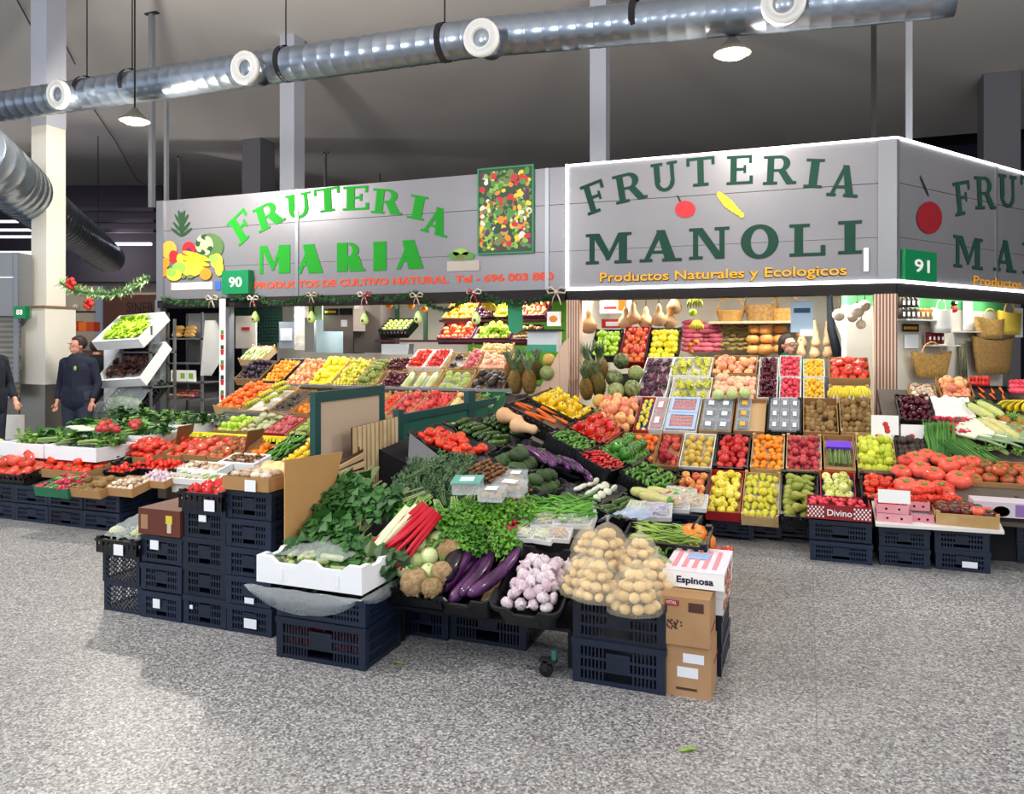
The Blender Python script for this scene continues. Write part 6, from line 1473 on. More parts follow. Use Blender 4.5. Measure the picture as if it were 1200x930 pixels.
quad(PI1, [(603, 590), (634, 577), (606, 559), (575, 574)], 'tray', 'chestnut', .03, 'pale snails', 'in the lower black tray', H=.09, top=.4, fillp=.5, cap=60, gname='pale brown shell')
for i in range(11):
    P = onP(612+i*5.5, 520+i*2.2+R(-3, 3), (PI1[0]+V((0, 0, .02)), PI1[1])); Q_ = onP(622+i*5.5+22, 545+i*1.8, (PI1[0]+V((0, 0, .02)), PI1[1]))
    P = (P+Q_)/2+V((0, 0, R(0, .03))); d = Q_-onP(612+i*5.5, 520+i*2.2, PI1); fm_ = frame(P, d, V((0, 1, .1)))
    put('aubergine', fm_ @ RX(R(-.5, .5)) @ RZ(PI+R(-.15, .15)), .32, 'long thin purple aubergine lying down the island slope', 'long thin purple aubergines on the island slope')
quad(PI1, [(664, 566), (690, 552), (632, 512), (608, 516)], 'tray', None, .1, 'long purple aubergines', 'sloping down the island', H=.06, n_floor=.0)
for i, (px, py, s, a) in enumerate(((596, 502, .17, .2), (612, 514, .16, .4))):
    P = onP(px, py, PI1)+V((0, 0, .05)); put('squash', T(*(P+V((.02, -.02, .04)))) @ RZ(a-.4) @ RY(.2), s*1.35, ['butternut squash lying higher on the black crates', 'butternut squash lying lower, in front of the other one'][i])
# outer strip: peppers and chillies in black crates
quad(PI2, [(668, 497), (694, 482), (647, 453), (628, 462)], 'black', 'yellow_pepper', .085, 'bright yellow peppers', 'at the top end of the island', top=.7, gname='bright yellow pepper', H=.13)
quad(PI2, [(647, 508), (667, 498), (626, 462), (600, 470)], 'black', 'carrot', .16, 'orange carrots', 'behind the yellow peppers', H=.13, fillp=.35)
quad(PI2, [(702, 524), (728, 508), (695, 482), (670, 496)], 'black', 'red_pepper', .085, 'bright red peppers', 'between yellow and green peppers', top=.5, gname='bright red pepper', H=.13)
quad(PI2, [(736, 548), (762, 532), (729, 508), (703, 524)], 'black', 'green_pepper', .1, 'green bell peppers', 'below the red peppers', top=.6, gname='green bell pepper', H=.13)
quad(PI2, [(676, 530), (701, 524), (669, 498), (648, 508)], 'black', 'green_pepper_long', .12, 'thin green chillies', 'beside the red peppers', yaw='x', aspect=.25, top=.5, H=.12, gname='thin green chilli')
quad(PI2, [(712, 552), (735, 546), (702, 524), (678, 531)], 'black', 'chilli', .13, 'red chillies', 'beside the green bell peppers', yaw='x', aspect=.25, top=.7, H=.12)
quad(PI2, [(764, 582), (792, 566), (763, 533), (737, 548)], 'black', 'green_pepper_long', .15, 'long green peppers', 'below the green bell peppers', yaw='x', aspect=.3, top=.7, H=.12, gname='long curved green pepper')
quad(PI1, [(700, 592), (730, 575), (700, 552), (666, 566)], 'tray', 'paper_pack', .1, 'small white packs', 'between aubergines and green beans', yaw='x', aspect=.62, H=.08, top=0, lean=.05)
quad(PI1, [(726, 612), (762, 596), (732, 575), (700, 592)], 'black', 'courgette', .2, 'slim courgettes', 'at the lower edge of the island slope', yaw='x', aspect=.22, H=.08, top=.2, gname='slim courgette')
quad(PI1, [(664, 602), (699, 592), (664, 568), (634, 580)], 'tray', 'white_grapes', .1, 'papery packed garlic shoots', 'next to the wrapped asparagus', H=.08, top=.2) if 0 else quad(PI1, [(664, 602), (699, 592), (664, 568), (634, 580)], 'tray', 'avocado', .09, 'single avocados', 'next to the white packs', H=.08, top=0, fillp=.3, gname='single avocado')
# open packs on the outer corner
PKT = planeY(.52, .2, 4.2)
for i, (px, py, c, l) in enumerate(((730, 606, SPR, 'film-wrapped white mushrooms beside the corn'), (752, 596, RSP, 'film-wrapped red fruit pack'), (770, 600, NDL, 'film-wrapped pack of brown mushrooms'), (748, 610, mat('lilac_film', '#b8b0c8', .4), 'lilac film pack before the green beans'), (775, 588, SPR, 'clear pack on the outer crate edge'), (790, 598, NDL, 'film pack at the very edge of the outer crate'))):
    softpack(px, py, .19, .15, .06, c, l, R(-.2, .2), pl=(V(onZ(750, 600, .52)), V((0, -.1, 1)).normalized()))
for i, (px, py) in enumerate(((757, 578), (768, 583), (776, 577))): put('maize_cob', T(*onZ(px, py, .6)) @ RZ(-.5), .24, ['pale corn cob lying across the film packs', 'second pale corn cob beside the film packs', 'pale corn cob nearest the russet apples'][i])
P = onZ(722, 604, .56); film(lambda u, v: (.2*u-.06*v, -.22*v+.1*u, .05*math.sin(PI*u)+.02*noise.noise(V((u*7, v*7, 3)))), 12, 12, 'pale blue plastic sheet hanging between crates and packs', mat('blue_film', '#b4c8ea', .3, alpha=.7), T(*P), 'plastic_sheet')
# crates supporting the outer side
X0 = onZ(800, 606, .3)
stackat(-.95, 4.35, 2, .3, .4, .2, 0, 'the stack under the film packs'); stackat(-.95, 4.78, 2, .3, .4, .2, 0, 'the stack under the corn cobs'); stackat(-1.05, 5.2, 2, .3, .4, .2, 0, 'the stack facing the russet apples')
b = MB(); b.hexa([(-2.75, 4.55, 0), (-1.0, 4.3, 0), (-1.15, 5.7, 0), (-2.6, 6.1, 0), (-2.75, 4.55, zp(PI1, -2.75, 4.55)), (-1.0, 4.3, max(.08, zp(PI1, -1.0, 4.3))), (-1.15, 5.7, max(.1, min(zp(PI1, -1.15, 5.7), zp(PI2, -1.15, 5.7)))), (-2.6, 6.1, min(zp(PI1, -2.6, 6.1), zp(PI2, -2.6, 6.1)))], MATS['dark_base']); tag(b.obj('display_stand'), 'dark base under the sloping crates of the island', 'stand')
# ---- boards, chute, rail on the spine of the island
TEAL = mat('teal_frame', '#1c4a48', .5); BEI = mat('beige_board', '#cdb8a0', .8, c2='#c4ae96', scale=3)
PX = -2.86
def onpx(px, py): return onX(px, py, PX)
Q = [onpx(373, 532), onpx(443, 520), onpx(443, 466), onpx(373, 473)]
fb = empty('framed_board', (PX, Q[0].y, Q[0].z), 'beige board in a dark teal frame standing on the island', 'board'); inv = Matrix.Translation(-V((PX, Q[0].y, Q[0].z)))
ys, ye, zb, zt = Q[0].y, Q[1].y, .62, 1.2
b = MB(); b.box(-.01, 0, zb-Q[0].z, .01, ye-ys, zt-Q[0].z-.03, BEI); b.obj('board', fb)
b = MB(); b.box(-.02, -.06, zt-.03-Q[0].z, .02, ye-ys+.06, zt+.035-Q[0].z, TEAL); b.box(-.02, -.06, zb-Q[0].z, .02, 0, zt-.03-Q[0].z, TEAL); b.box(-.02, ye-ys, zb-Q[0].z, .02, ye-ys+.06, zt-.03-Q[0].z, TEAL); b.obj('frame', fb)
ra = onpx(466, 492); rb = onpx(580, 478)
b = MB(); b.box(PX-.02, ra.y, .94, PX+.02, rb.y, 1.0, TEAL); b.box(PX-.01, ra.y, .3, PX+.01, rb.y-.2, .94, mat('teal_panel', '#1f5e50', .6)); b.box(PX-.025, onpx(549, 470).y-.05, .3, PX+.025, onpx(549, 470).y+.1, 1.1, TEAL); b.box(PX-.025, ra.y-.03, .3, PX+.025, ra.y+.05, 1.04, TEAL)
tag(b.obj('teal_railing'), 'dark teal railing behind the island tomatoes and courgettes', 'railing')
XS = -2.52
Q = [onX(334, 668, XS), onX(372, 650, XS), onX(402, 529, XS), onX(334, 539, XS)]
panel('cardboard_sheet', Q, .006, mat('tan_sheet', '#c79a62', .85, c2='#bd8f58', scale=2), 'tall tan cardboard sheet between the crate stack and the spinach', 'cardboard')
SL = stripes('slat_board', '#cba98c', '#46302a', 13, 'X', .7, .6)
XQ = -2.72
Q = [onX(414, 615, XQ), onX(467, 608, XQ), onX(466, 488, XQ), onX(413, 501, XQ)]
def slats(Q, n, label, m, diag=0.):
    r = empty('slatted_lid', Q[0], label, 'board'); o = Q[0]
    for i in range(n):
        a = Q[0].lerp(Q[1], i/n); c = Q[0].lerp(Q[1], (i+.66)/n); d = Q[3].lerp(Q[2], (i+.66)/n); e = Q[3].lerp(Q[2], i/n); th = V((.012, 0, 0))
        b = MB(); b.hexa([tuple(p-o) for p in (a, c, d, e)]+[tuple(p-o+th) for p in (a, c, d, e)], m); b.obj('slat', r)
    b = MB(); th = V((-.012, 0, 0)); b.hexa([tuple(p-o+th*1.0) for p in Q]+[tuple(p-o+th*.2) for p in Q], mat('dark_slat', '#4a3028', .8)); b.obj('backing_sheet', r); b = MB()
    for k in (.12, .85):
        a, c = Q[0].lerp(Q[3], k), Q[1].lerp(Q[2], k); up = V((0, 0, .03)); th = V((-.01, 0, 0)); b.hexa([tuple(p-o) for p in (a, c, c+up, a+up)]+[tuple(p-o+th) for p in (a, c, c+up, a+up)], mat('dark_slat', '#4a3028', .8))
    b.obj('backing', r); return r
slats(Q, 11, 'upright pale wooden slatted lid between beige board and chute', SLATW)
Q = [onX(394, 562, XQ+.04), onX(394, 545, XQ+.04), onX(426, 526, XQ+.04), onX(428, 556, XQ+.04)]; slats(Q, 3, 'small tilted slatted lid leaning on the larger one', SLATW)
CH_ = mat('chute_grey', '#74777c', .45, .3)
pl_ = [onP(478, 538, PI1)+V((0, 0, -.02)), onP(538, 566, PI1)+V((0, 0, -.04)), onP(538, 552, PI1)+V((0, 0, .0)), onP(480, 516, PI1)+V((0, 0, .05))]
panel('metal_chute', pl_, .006, CH_, 'grey sheet metal cheek plate beside the island tomatoes')
# plastic tubs with lids between herbs and nuts
def tub(px, py, z, w, d, h, label, lidm, rz=.2):
    P = onZ(px, py, z); r = empty('plastic_tub', label=label, cat='tub', mtx=T(*P) @ RX(.2) @ RZ(rz)); b = MB(); box_walls(b, w, d, h, .003, PUN, PUN); b.obj('tub_body', r)
    b = MB(); b.box(-.006, -.006, h, w+.006, d+.006, h+.008, lidm); ld = b.obj('lid', r); q = MB(); q.box(w*.25, d*.25, h+.0082, w*.75, d*.75, h+.0095, WHT); q.obj('sticker', ld)
    b = MB(); [b.ball((R(.02, w-.02), R(.02, d-.02), R(.015, h-.015)), .012, 6, 4, NDL) for _ in range(40)]; o = b.obj('filling', r); o['kind'] = 'stuff'
tub(530, 580, .74, .15, .11, .06, 'clear plastic tub with a teal lid among the herbs', mat('teal_lid', '#7cc0b4', .2, alpha=.7))
tub(560, 588, .72, .13, .1, .05, 'clear tub of beige roots behind the parsley', PUNL, .1)
tub(578, 580, .73, .16, .1, .06, 'tall clear tub beside the brown nuts', PUNL, -.1)
tub(592, 572, .73, .11, .1, .07, 'narrow clear tub at the tray corner', PUNL, .1)
# ------------------------------------------------------------------ four stacks of black crates beside the cardboard sheet
lab4 = ['the lowest lattice stack with bagged lettuce', 'the stack under the brown printed box', 'the stack under the red peppers', 'the tallest stack beside the cardboard sheet']
X4 = [-3.80, -3.50, -3.2, -2.9]
stackat(-3.80, 3.30, 2, .285, .36, .165, 0, lab4[0], lat=True)
stackat(-3.505, 3.30, 3, .29, .38, .155, 0, lab4[1], tags=((2, .1, .1, .06, .05), (0, .12, .09, .05, .05)))
stackat(-3.205, 3.30, 4, .29, .4, .158, 0, lab4[2], tags=((3, .14, .11, .05, .035), (0, .06, .1, .02, .02)))
stackat(-2.905, 3.30, 5, .29, .4, .15, 0, lab4[3], tags=((0, .16, .06, .08, .05), (1, .16, .03, .06, .03)))
fm = T(-3.82, 3.27, .34); crate(fm, .31, .4, .08, 'black', 'black plastic display crate of bagged lettuce on the lattice stack', .03)
for i in range(7): put('artichoke' if i % 2 else 'cauliflower', fm @ T(.07+(i % 3)*.085, .08+.12*(i//3), .1) @ RZ(i), .11, 'bagged pale lettuce on the lattice stack', 'bagged lettuces on the lattice stack')
film(lambda u, v: (.02+.27*u, .03+.34*v, .09+.1*(math.sin(PI*u)*math.sin(PI*v))**.5+.012*noise.noise(V((u*9, v*9, 1)))), 12, 12, 'crumpled clear bag over the lettuce on the lattice stack', FILM, fm)
PRB = mat('brown_print_box', '#5e2e20', .6, c2='#6c3828', scale=3)
bx = carton(V((-3.51, 3.28, .472)), .3, .4, .145, PRB, 'brown printed fruit box with a yellow badge on a crate stack', (('label', .02, .03, .07, .11, mat('tan_label', '#a07858', .7), 'f'), ('badge', .2, .07, .245, .115, mat('badge_yellow', '#d8c03c', .5), 'f'), ('ribbon', .21, .02, .238, .07, mat('ribbon_pale', '#c8b8a8', .6), 'f')), seam=False)
fm = T(-3.21, 3.27, .642); crate(fm, .3, .42, .085, 'black', 'black plastic display crate of long red peppers on a stack', .03)
for i in range(12): put('red_pepper', fm @ T(.06+(i % 3)*.09, .07+.09*(i//3), .085) @ RZ(i*1.3) @ RX(1.2), .085, 'shiny red pepper in the crate on the stack', 'red peppers on the crate stack')
fm = T(-2.91, 3.27, .765); crate(fm, .3, .42, .075, 'card', 'open cardboard crate of mushrooms and roots on the tallest stack', .02)
for i in range(16): put('mushroom_ball' if i < 9 else 'potato', fm @ T(.05+(i % 4)*.065, .05+.09*(i//4), .075), .06 if i < 9 else .085, 'brown mushroom in the crate on the tallest stack' if i < 9 else 'brown beetroot at the back of the tallest stack', 'mushrooms on the tallest stack' if i < 9 else 'beetroots on the tallest stack')
for (x, z, l) in ((-3.64, .37, 'lettuce'), (-2.99, .67, 'peppers'), (-2.72, .795, 'mushrooms')):
    b = MB(); b.box(-.035, -.002, -.03, .035, 0, .03, PAPER); tag(b.obj('price_label', None, T(x, 3.262, z)), f'small white price label hooked on the crate of {l}', 'label')
# ------------------------------------------------------------------ corner stall, low block at the aisle corner and angled side
PRr = planeY(.30, .42, 5.9)
def rowR(pxL, pxR, yT, yB, style, key, size, what, place, H=.1, pl=None, **k):
    fm, W, D = bin_y(pl or PRr, pxL, pxR, yT, yB, H); crateset(fm, W, D, H, style, key, size, what, place, **k); return fm, W, D
stackat(.02, 5.86, 2, .40, .32, .145, 0, 'the stack under the white-on-red printed box')
stackat(.47, 5.90, 2, .31, .32, .13, 0, 'the stack under the pink cartons', jit=.002)
stackat(.82, 5.93, 2, .32, .32, .135, 0, 'the stack with a red and white sticker', tags=((0, .2, .05, .09, .04),))
stackat(1.38, 6.3, 3, .4, .3, .15, 0, 'the tall stack under the white board edge')
# printed box
PRN = mat('box_pale_print', '#d8cdc6', .7)
def divino():
    P = V((-.0, 5.84, .3)); r = empty('fruit_box', P, 'red printed fruit box with white writing on the corner crates', 'box')
    b = MB(); box_walls(b, .42, .36, .1, .006, mat('dark_red_print', '#8c1c24', .6), CARD_IN); b.obj('box_body', r)
    b = MB()
    for (x0, x1) in ((.005, .115), (.305, .415)):
        for i in range(9):
            for j in range(5):
                if (i+j) % 2 == 0: x = x0+(x1-x0)*i/9; b.box(x, -.0015, .012+.016*j, x+.0105, -.0002, .025+.016*j, WHT)
    b.obj('pattern', r); bpy.context.view_layer.update()
    text('Divino', P+V((.13, -.002, .028)), P+V((.29, -.002, .028)), .045, WHT, r, XU, None, off=.01)
    for i in range(40): put('red_berry', T(*(P+V((.02+.38*R(0, 1), .03+.3*R(0, 1), .085)))), .035, 'small red berry fruit in the red printed box', 'small red fruits in the printed box')
divino()
BRD = mat('white_board', '#dcdad6', .5)
b = MB(); b.hexa([(.44, 5.80, .285), (1.21, 5.86, .285), (1.21, 6.3, .40), (.44, 6.3, .40), (.44, 5.80, .305), (1.21, 5.86, .305), (1.21, 6.3, .42), (.44, 6.3, .42)], BRD); tag(b.obj('shelf_board'), 'low white shelf board under the pink cartons and the plum crate', 'shelf')
PNK = mat('pink_carton', '#e08a98', .7, c2='#e8a4ac', scale=6)
def pinkbox(x, y, z, w, label, key=True):
    r = empty('pink_box', label=label, cat='box', mtx=T(x, y, z)); b = MB(); box_walls(b, w, .2, .06, .004, PNK, LINER); b.obj('box_body', r)
    b = MB()
    for k in (.3, .7): b.lathe([(0, 0), (.008, 0)], 8, BLACKM, mtx=T(w*k, -.0008, .03) @ RX(PI/2))
    b.obj('round_hole', r)
pinkbox(.45, 5.84, .31, .22, 'lower pink carton beside the printed box'); pinkbox(.45, 5.85, .372, .2, 'upper pink carton of cherry tomatoes'); pinkbox(.675, 5.88, .31, .13, 'pink carton in the middle of the white board'); pinkbox(.655, 5.99, .375, .14, 'pale pink carton lying behind on the white board')
for i in range(22): put('cherry_tomato', T(.47+.16*R(0, 1), 5.88+.15*R(0, 1), .42+R(0, .012)), .034, 'cherry tomato in the upper pink carton', 'cherry tomatoes in the upper pink carton')
P = V((.46, 5.86, .44)); b = MB(); b.box(0, 0, 0, .2, .003, .09, WHT); tag(b.obj('price_sheet', None, T(*P) @ RX(-.15)), 'blank white price sheet standing in the pink carton', 'sign')
fm = T(.815, 5.87, .31) @ RX(.1); crate(fm, .37, .28, .085, 'wood', 'thin pale wooden crate of dark tomatoes at the end of the white board', .02)
for i in range(15): put('dark_tomato' if i not in (3, 9) else 'beef_tomato', fm @ T(.05+(i % 5)*.067, .06+.08*(i//5), .08+R(0, .02)) @ RZ(i), .088, 'dark ribbed tomato in the pale crate on the white board', 'dark tomatoes in the pale crate')
for i in range(9): put('vine_tomatoes', T(*(onP(1072+i % 5*10, 585-(i//5)*9, planeY(.36, .42, 5.9)))) @ RZ(i), .12, 'dark red vine tomatoes behind the pink cartons', 'vine tomatoes behind the pink cartons')
rowR(1009, 1052, 554, 584, 'black', 'tomato', .075, 'round orange-red tomatoes', 'beside the blue-lined crate of pale apples', top=.5, gname='round orange-red tomato')
for i, (px, py, s) in enumerate(((1062, 570, .17), (1083, 573, .16), (1103, 574, .17), (1124, 562, .17), (1056, 553, .14), (1078, 550, .16), (1073, 538, .15), (1094, 556, .15), (1112, 545, .15), (1100, 538, .12), (1123, 541, .12), (1062, 540, .12), (1100, 592, .12), (1108, 580, .13), (1117, 588, .13), (1095, 586, .12), (1135, 553, .11), (1140, 541, .12), (1086, 533, .12))):
    put('beef_tomato', T(*onP(px, py, PRr)) @ RX(.4) @ RZ(i), s, 'large pink beef tomato heaped at the aisle corner of the stall', 'large beef tomatoes at the stall corner')
rowR(1130, 1215, 540, 566, 'card', 'green_tomato', .1, 'green-shouldered tomatoes', 'beside the large beef tomatoes', top=.4, H=.08, heap=.03)
b = MB(); A = onP(1128, 584, PRr); b.hexa([(.62, 6.05, .30), (2.3, 6.05, .30), (2.3, 8.0, 1.0), (.62, 8.0, 1.0), (.62, 6.05, .33), (2.3, 6.05, .33), (2.3, 8.0, 1.10), (.62, 8.0, 1.10)], TOP); tag(b.obj('sloping_shelf'), 'sloping grey-brown board under the big tomatoes and leeks', 'shelf')
b = MB(); b.hexa([(.05, 6.2, 0), (2.3, 6.4, 0), (2.3, 8.2, 0), (.85, 8.2, 0), (.05, 6.2, .24), (2.3, 6.4, .3), (2.3, 8.2, 1.0), (.85, 8.2, 1.0)], MATS['dark_base']); tag(b.obj('display_stand'), 'dark base below the angled side of the corner stall', 'stand')
P = onP(1131, 583, PRr); r = carton(V((1.06, 5.99, .37)), .34, .2, .1, mat('lilac_carton', '#c9c0c8', .7), 'pale printed carton with a red tomato picture by the big tomatoes', (('label', .24, .01, .33, .09, mat('lilac_print', '#8a68a8', .6), 'f'),), seam=False)
b = MB(); b.lathe([(0, 0), (.035, 0)], 16, MATS['print_red'], mtx=T(.16, -.0015, .04) @ RX(PI/2) @ Matrix.Diagonal((1.4, 1, 1, 1))); b.obj('tomato_print', r)
# price sheets by the pillar
for i, (x0, x1, y0, y1) in enumerate(((1021, 1053, 486, 514), (1056, 1085, 497, 518))):
    A, B_, C_ = onY(x0, y1, 7.0), onY(x1, y1-3, 7.0), onY(x0-1, y0, 7.0); w, h = (B_-A).length, C_.z-A.z
    b = MB(); b.box(0, 0, 0, w, .004, h, WHT); fm = T(*A) @ RZ(.0) @ RX(-.1)
    r = b.obj('price_sheet', None, fm); tag(r, ['white price sheet with a red tomato drawing leaning at the striped pillar', 'smaller white price sheet with red writing beside the chives'][i], 'sign')
    b = MB(); [b.ball((w*.5+R(-.02, .02), -.001, h*(.35+.14*k)), .022, 8, 5, REDP, (1, .1, 1)) for k in range(3 if i == 0 else 1)]; b.box(w*.15, -.002, h*.1, w*.4, 0, h*.2, REDP); b.obj('red_print', r)
# greens of the angled side
for i in range(7): put('chive', T(*onP(1093+i*3.5, 520, PRr)) @ RX(.9) @ RZ(PI/2+R(-.12, .12)), .42, 'upright bunch of green spring onion tops', 'spring onion tops beside the price sheet')
for i in range(6): put('chive', T(*onP(1120+i*5, 528, PRr)) @ RX(.5) @ RZ(PI*.72+R(-.12, .12)), .36, 'leaning bunch of thin green stalks before the leeks', 'thin green stalks before the leeks')
for i in range(7): put('leek', T(*onP(1150+i*6, 518-(i % 3)*5, PRr)+V((0, 0, .05))) @ RX(.4) @ RZ(PI*.85+R(-.15, .15)+PI), .4, 'leek bunch lying at the angled stall side', 'leek bunches at the angled stall side')
for i in range(9): put('radish', T(*onP(1108+i % 3*10, 496+i//3*7, PRr)+V((0, 0, .03))) @ RZ(i), .15, 'radish bunch behind the thin green stalks', 'radish bunches at the angled side')
for i, (px, py) in enumerate(((1149, 489), (1160, 486), (1161, 508), (1170, 506), (1178, 512))): put('maize_cob', T(*onP(px, py, PRr)+V((0, 0, .05))) @ RX(.4) @ RZ(PI*.65), .3, ['outer pale marrow above the leeks', 'pale marrow in the upper pair', 'yellow-green marrow in the lower group', 'middle pale marrow of the lower group', 'pale marrow nearest the mango crate'][i])
PX2 = planeY(.36, .42, 5.9)
rowR(1170, 1215, 488, 520, 'black', 'mango', .1, 'yellow-brown mangoes', 'at the frame edge of the angled side', top=.5)
rowR(1052, 1094, 462, 492, 'black', 'cherry', .05, 'dark figs and cherries', 'behind the price sheets', top=.4, H=.08)
rowR(1066, 1098, 449, 468, 'card', 'mushroom_ball', .05, 'white mushrooms', 'under the straw bag', top=.4, H=.08, gname='white mushroom')
rowR(1100, 1140, 442, 464, 'card', 'peach_fruit', .09, 'pink-orange persimmons', 'under the round basket bags', top=.4, H=.09, gname='pink-orange fruit')
fm, W, D = bin_y(PRr, 1092, 1142, 466, 492, .09); crate(fm, W, D, .09, 'white', 'white box covered with papery film in the angled side', .03)
film(lambda u, v: (.01+u*(W-.02), .01+v*(D-.02), .09+.03*noise.noise(V((u*6, v*6, 2)))+.02), 16, 12, 'wrinkled white film over the box below the mushrooms', mat('white_film', '#eeeeea', .4, alpha=.85), fm)
rowR(1144, 1178, 470, 486, 'black', 'avocado', .08, 'green avocados', 'beside the ripe bananas at the frame edge', top=.3)
rowR(1142, 1185, 452, 468, 'black', 'carrot', .12, 'orange carrots and roots', 'below the red packets', top=.4, H=.08)
for i in range(5): put('banana_hand', T(*onP(1180+i*7, 478, PRr)+V((0, 0, .03))) @ RZ(2+.2*i), .16, 'small ripe banana bunch beside the avocados', 'small banana bunches beside the avocados')
for i in range(10): put('red_pepper', T(*onP(1140+i % 5*4, 444+i//5*6, PRr)), .06, 'small red pepper at the rear edge of the angled side', 'small red peppers at the rear edge')
for i in range(12): put('red_berry', T(*onP(1186+i % 4*5, 448+i//4*5, PRr)), .06, 'bright pink-red fruit at the frame edge', 'pink-red fruits at the frame edge')
for i in range(26): put('rocket', T(*onP(1155+i % 7*9, 455+i//7*12+30*(i % 2)+8, PRr)+V((0, 0, .02))) @ RX(.4) @ RZ(R(0, 6)), .16, 'loose green leafy bunch between the crates of the angled side', 'leafy bunches of the angled side') if i % 2 else None
# wall behind: cream with green top, shelves, bags
Wd = H2; WN = N2   # facing the viewer side
WO = V((.15, 8.75, 0))+H2*.75
b = MB(); fmw = T(*WO) @ RZ(A2)
uw = (fmw.to_3x3() @ V((1, 0, 0)))
b.box(-.3, 0, 0, 3.4, .06, 1.95, mat('cream_wall', '#cfc8b8', .8)); b.box(-.3, -.002, 1.95, 3.4, .06, 2.28, mat('wall_green', '#58b868', .7)); o = b.obj('wall_angled_rear', None, fmw); struct(o)
PW = (WO, (fmw.to_3x3() @ V((0, -1, 0))))
def onW(px, py, off=.0):
    return onP(px, py, (WO+PW[1]*off, PW[1]))
def wmtx(P): return T(*P) @ RZ(A2)
for i, (x0, x1, y) in enumerate(((1051, 1092, 374), (1117, 1145, 388), (1081, 1110, 404))):
    A, B_ = onW(x0, y), onW(x1, y); w = (B_-A).length; b = MB(); b.box(0, -.16, -.015, w, 0, 0, BRD); tag(b.obj('wall_shelf', None, wmtx(A)), ['white shelf with jars high on the cream wall', 'short white shelf beside the round basket bag', 'lowest short white shelf with dark red tins'][i], 'shelf')
for i in range(7):
    for j in range(2):
        if (i, j) in ((5, 1), (6, 1), (4, 1)): continue
        A = onW(1055+i*5.6, 373, .09)+V((0, 0, .13*j)); b = MB(); b.lathe([(0, 0), (.042, 0), (.044, .08), (.038, .1), (.038, .12), (0, .12)], 10, mat('jar_dark', '#40342a', .25) if i < 4 else mat('jar_amber', '#9a6a20', .25)); r = b.obj('glass_jar', None, wmtx(A)); b = MB(); b.box(-.022, -.048, .025, .022, -.044, .075, PAPER); b.obj('label', r)
        tag(r, 'dark jar with white label on the high shelf' if i < 4 else 'amber jar at the end of the high shelf', 'jar', 'dark jars on the high shelf' if i < 4 else 'amber jars on the high shelf')
for i in range(4): A = onW(1088+i*5, 403, .08); b = MB(); b.box(-.03, -.02, 0, .03, .02, .14, mat('tin_red', '#6a1c20', .4)); b.box(-.02, -.022, .05, .02, -.02, .09, WHT); tag(b.obj('tin_box', None, wmtx(A)), 'dark red packet on the lowest shelf of the cream wall', 'packet', 'dark red packets on the lowest shelf')
def wW(px, py, w): return (onW(px+w/2, py)-onW(px-w/2, py)).length*.8
def wH(px, py, h): return abs((onW(px, py)-onW(px, py+h)).z)
def wbag(px, py, w, h, m, label, top=1.2, handle=True, d=.16):
    w = wW(px, py, w); h = wH(px, py, h)
    P = onW(px, py, .12); r = empty('straw_bag', label=label, cat='bag', mtx=wmtx(P)); b = MB()
    n = 14; rows = []
    for k in range(5):
        z = h*k/4; ww = w*(1/top+(1-1/top)*k/4)/2; rows.append([(ww*math.cos(2*PI*i/n), d/2*math.sin(2*PI*i/n), z+(.15*h*abs(math.cos(2*PI*i/n))**3 if k == 4 else 0)) for i in range(n)])
    vs = [p for q in rows for p in q]; b.add(vs, [(k*n+i, k*n+(i+1) % n, (k+1)*n+(i+1) % n, (k+1)*n+i) for k in range(4) for i in range(n)]+[tuple(range(n-1, -1, -1))], m, True); b.obj('bag_body', r)
    if handle: b = MB(); b.tube([(w*.25*math.cos(a), 0, h+h*.55*math.sin(a)) for a in [PI*i/10 for i in range(11)]], .009, 6, m); b.obj('handle', r)
    return r
wbag(1092, 442, 56, 26, WK2, 'wide flat straw bag hanging low on the cream wall', 1.5)
wbag(1164, 438, 58, 38, WK, 'large brown straw bag hanging at the frame side', 1.35)
wbag(1103, 390, 27, 25, mat('white_cotton', '#e4e2da', .8), 'white cotton bag hanging above the lowest shelf', 1.35)
wbag(1160, 397, 40, 22, WK2, 'round wicker basket bag hanging below the green band', 1.2); wbag(1183, 392, 30, 24, mat('yellow_straw', '#d8b840', .8), 'yellow straw bag hanging partly behind the round basket bag', 1.2)
P = onW(1128, 440, .08); b = MB()
for i in range(26): b.tube([(R(-.08, .08), R(-.02, .02), .4), (R(-.11, .11), R(-.02, .02), -.1+R(-.15, .15))], .006, 4, mat('dried_herb', '#6a6a52', .9))
tag(b.obj('dried_herbs', None, wmtx(P)), 'bunch of dried herbs hanging between the straw bags', 'herbs')
for i, (px, py, w, h, m, l) in enumerate(((1067, 384, 24, 9, mat('black_sign', '#15150f', .5), 'small black price sign with yellow marks on the cream wall'), (1068, 400, 20, 16, PAPER, 'pale notice taped below the black price sign'), (1134, 370, 14, 34, WHT, 'tall white price list hanging below the green band'), (1194, 378, 11, 34, WHT, 'white label strip hanging at the frame edge'))):
    P = onW(px, py, .02); w = wW(px, py, w); h = wH(px, py, h); b = MB(); b.box(-w/2, -.004, -h/2, w/2, 0, h/2, m)
    if i == 0:
        for k in range(7): b.box(-w*.42+k*w*.12, -.006, -.02, -w*.42+k*w*.12+w*.08, -.004, .015, YEL)
    tag(b.obj('wall_notice', None, wmtx(P)), l, 'sign')
P = onW(1118, 362, .1); b = MB(); b.ball((0, 0, 0), .045, 10, 8, REDP); b.ball((0, 0, .07), .035, 10, 8, BLACKM); b.ball((-.014, -.03, .075), .012, 6, 5, WHT); b.ball((.014, -.03, .075), .012, 6, 5, WHT); tag(b.obj('stuffed_toy', None, wmtx(P)), 'small red and black plush toy hanging near the white cotton bag', 'toy')
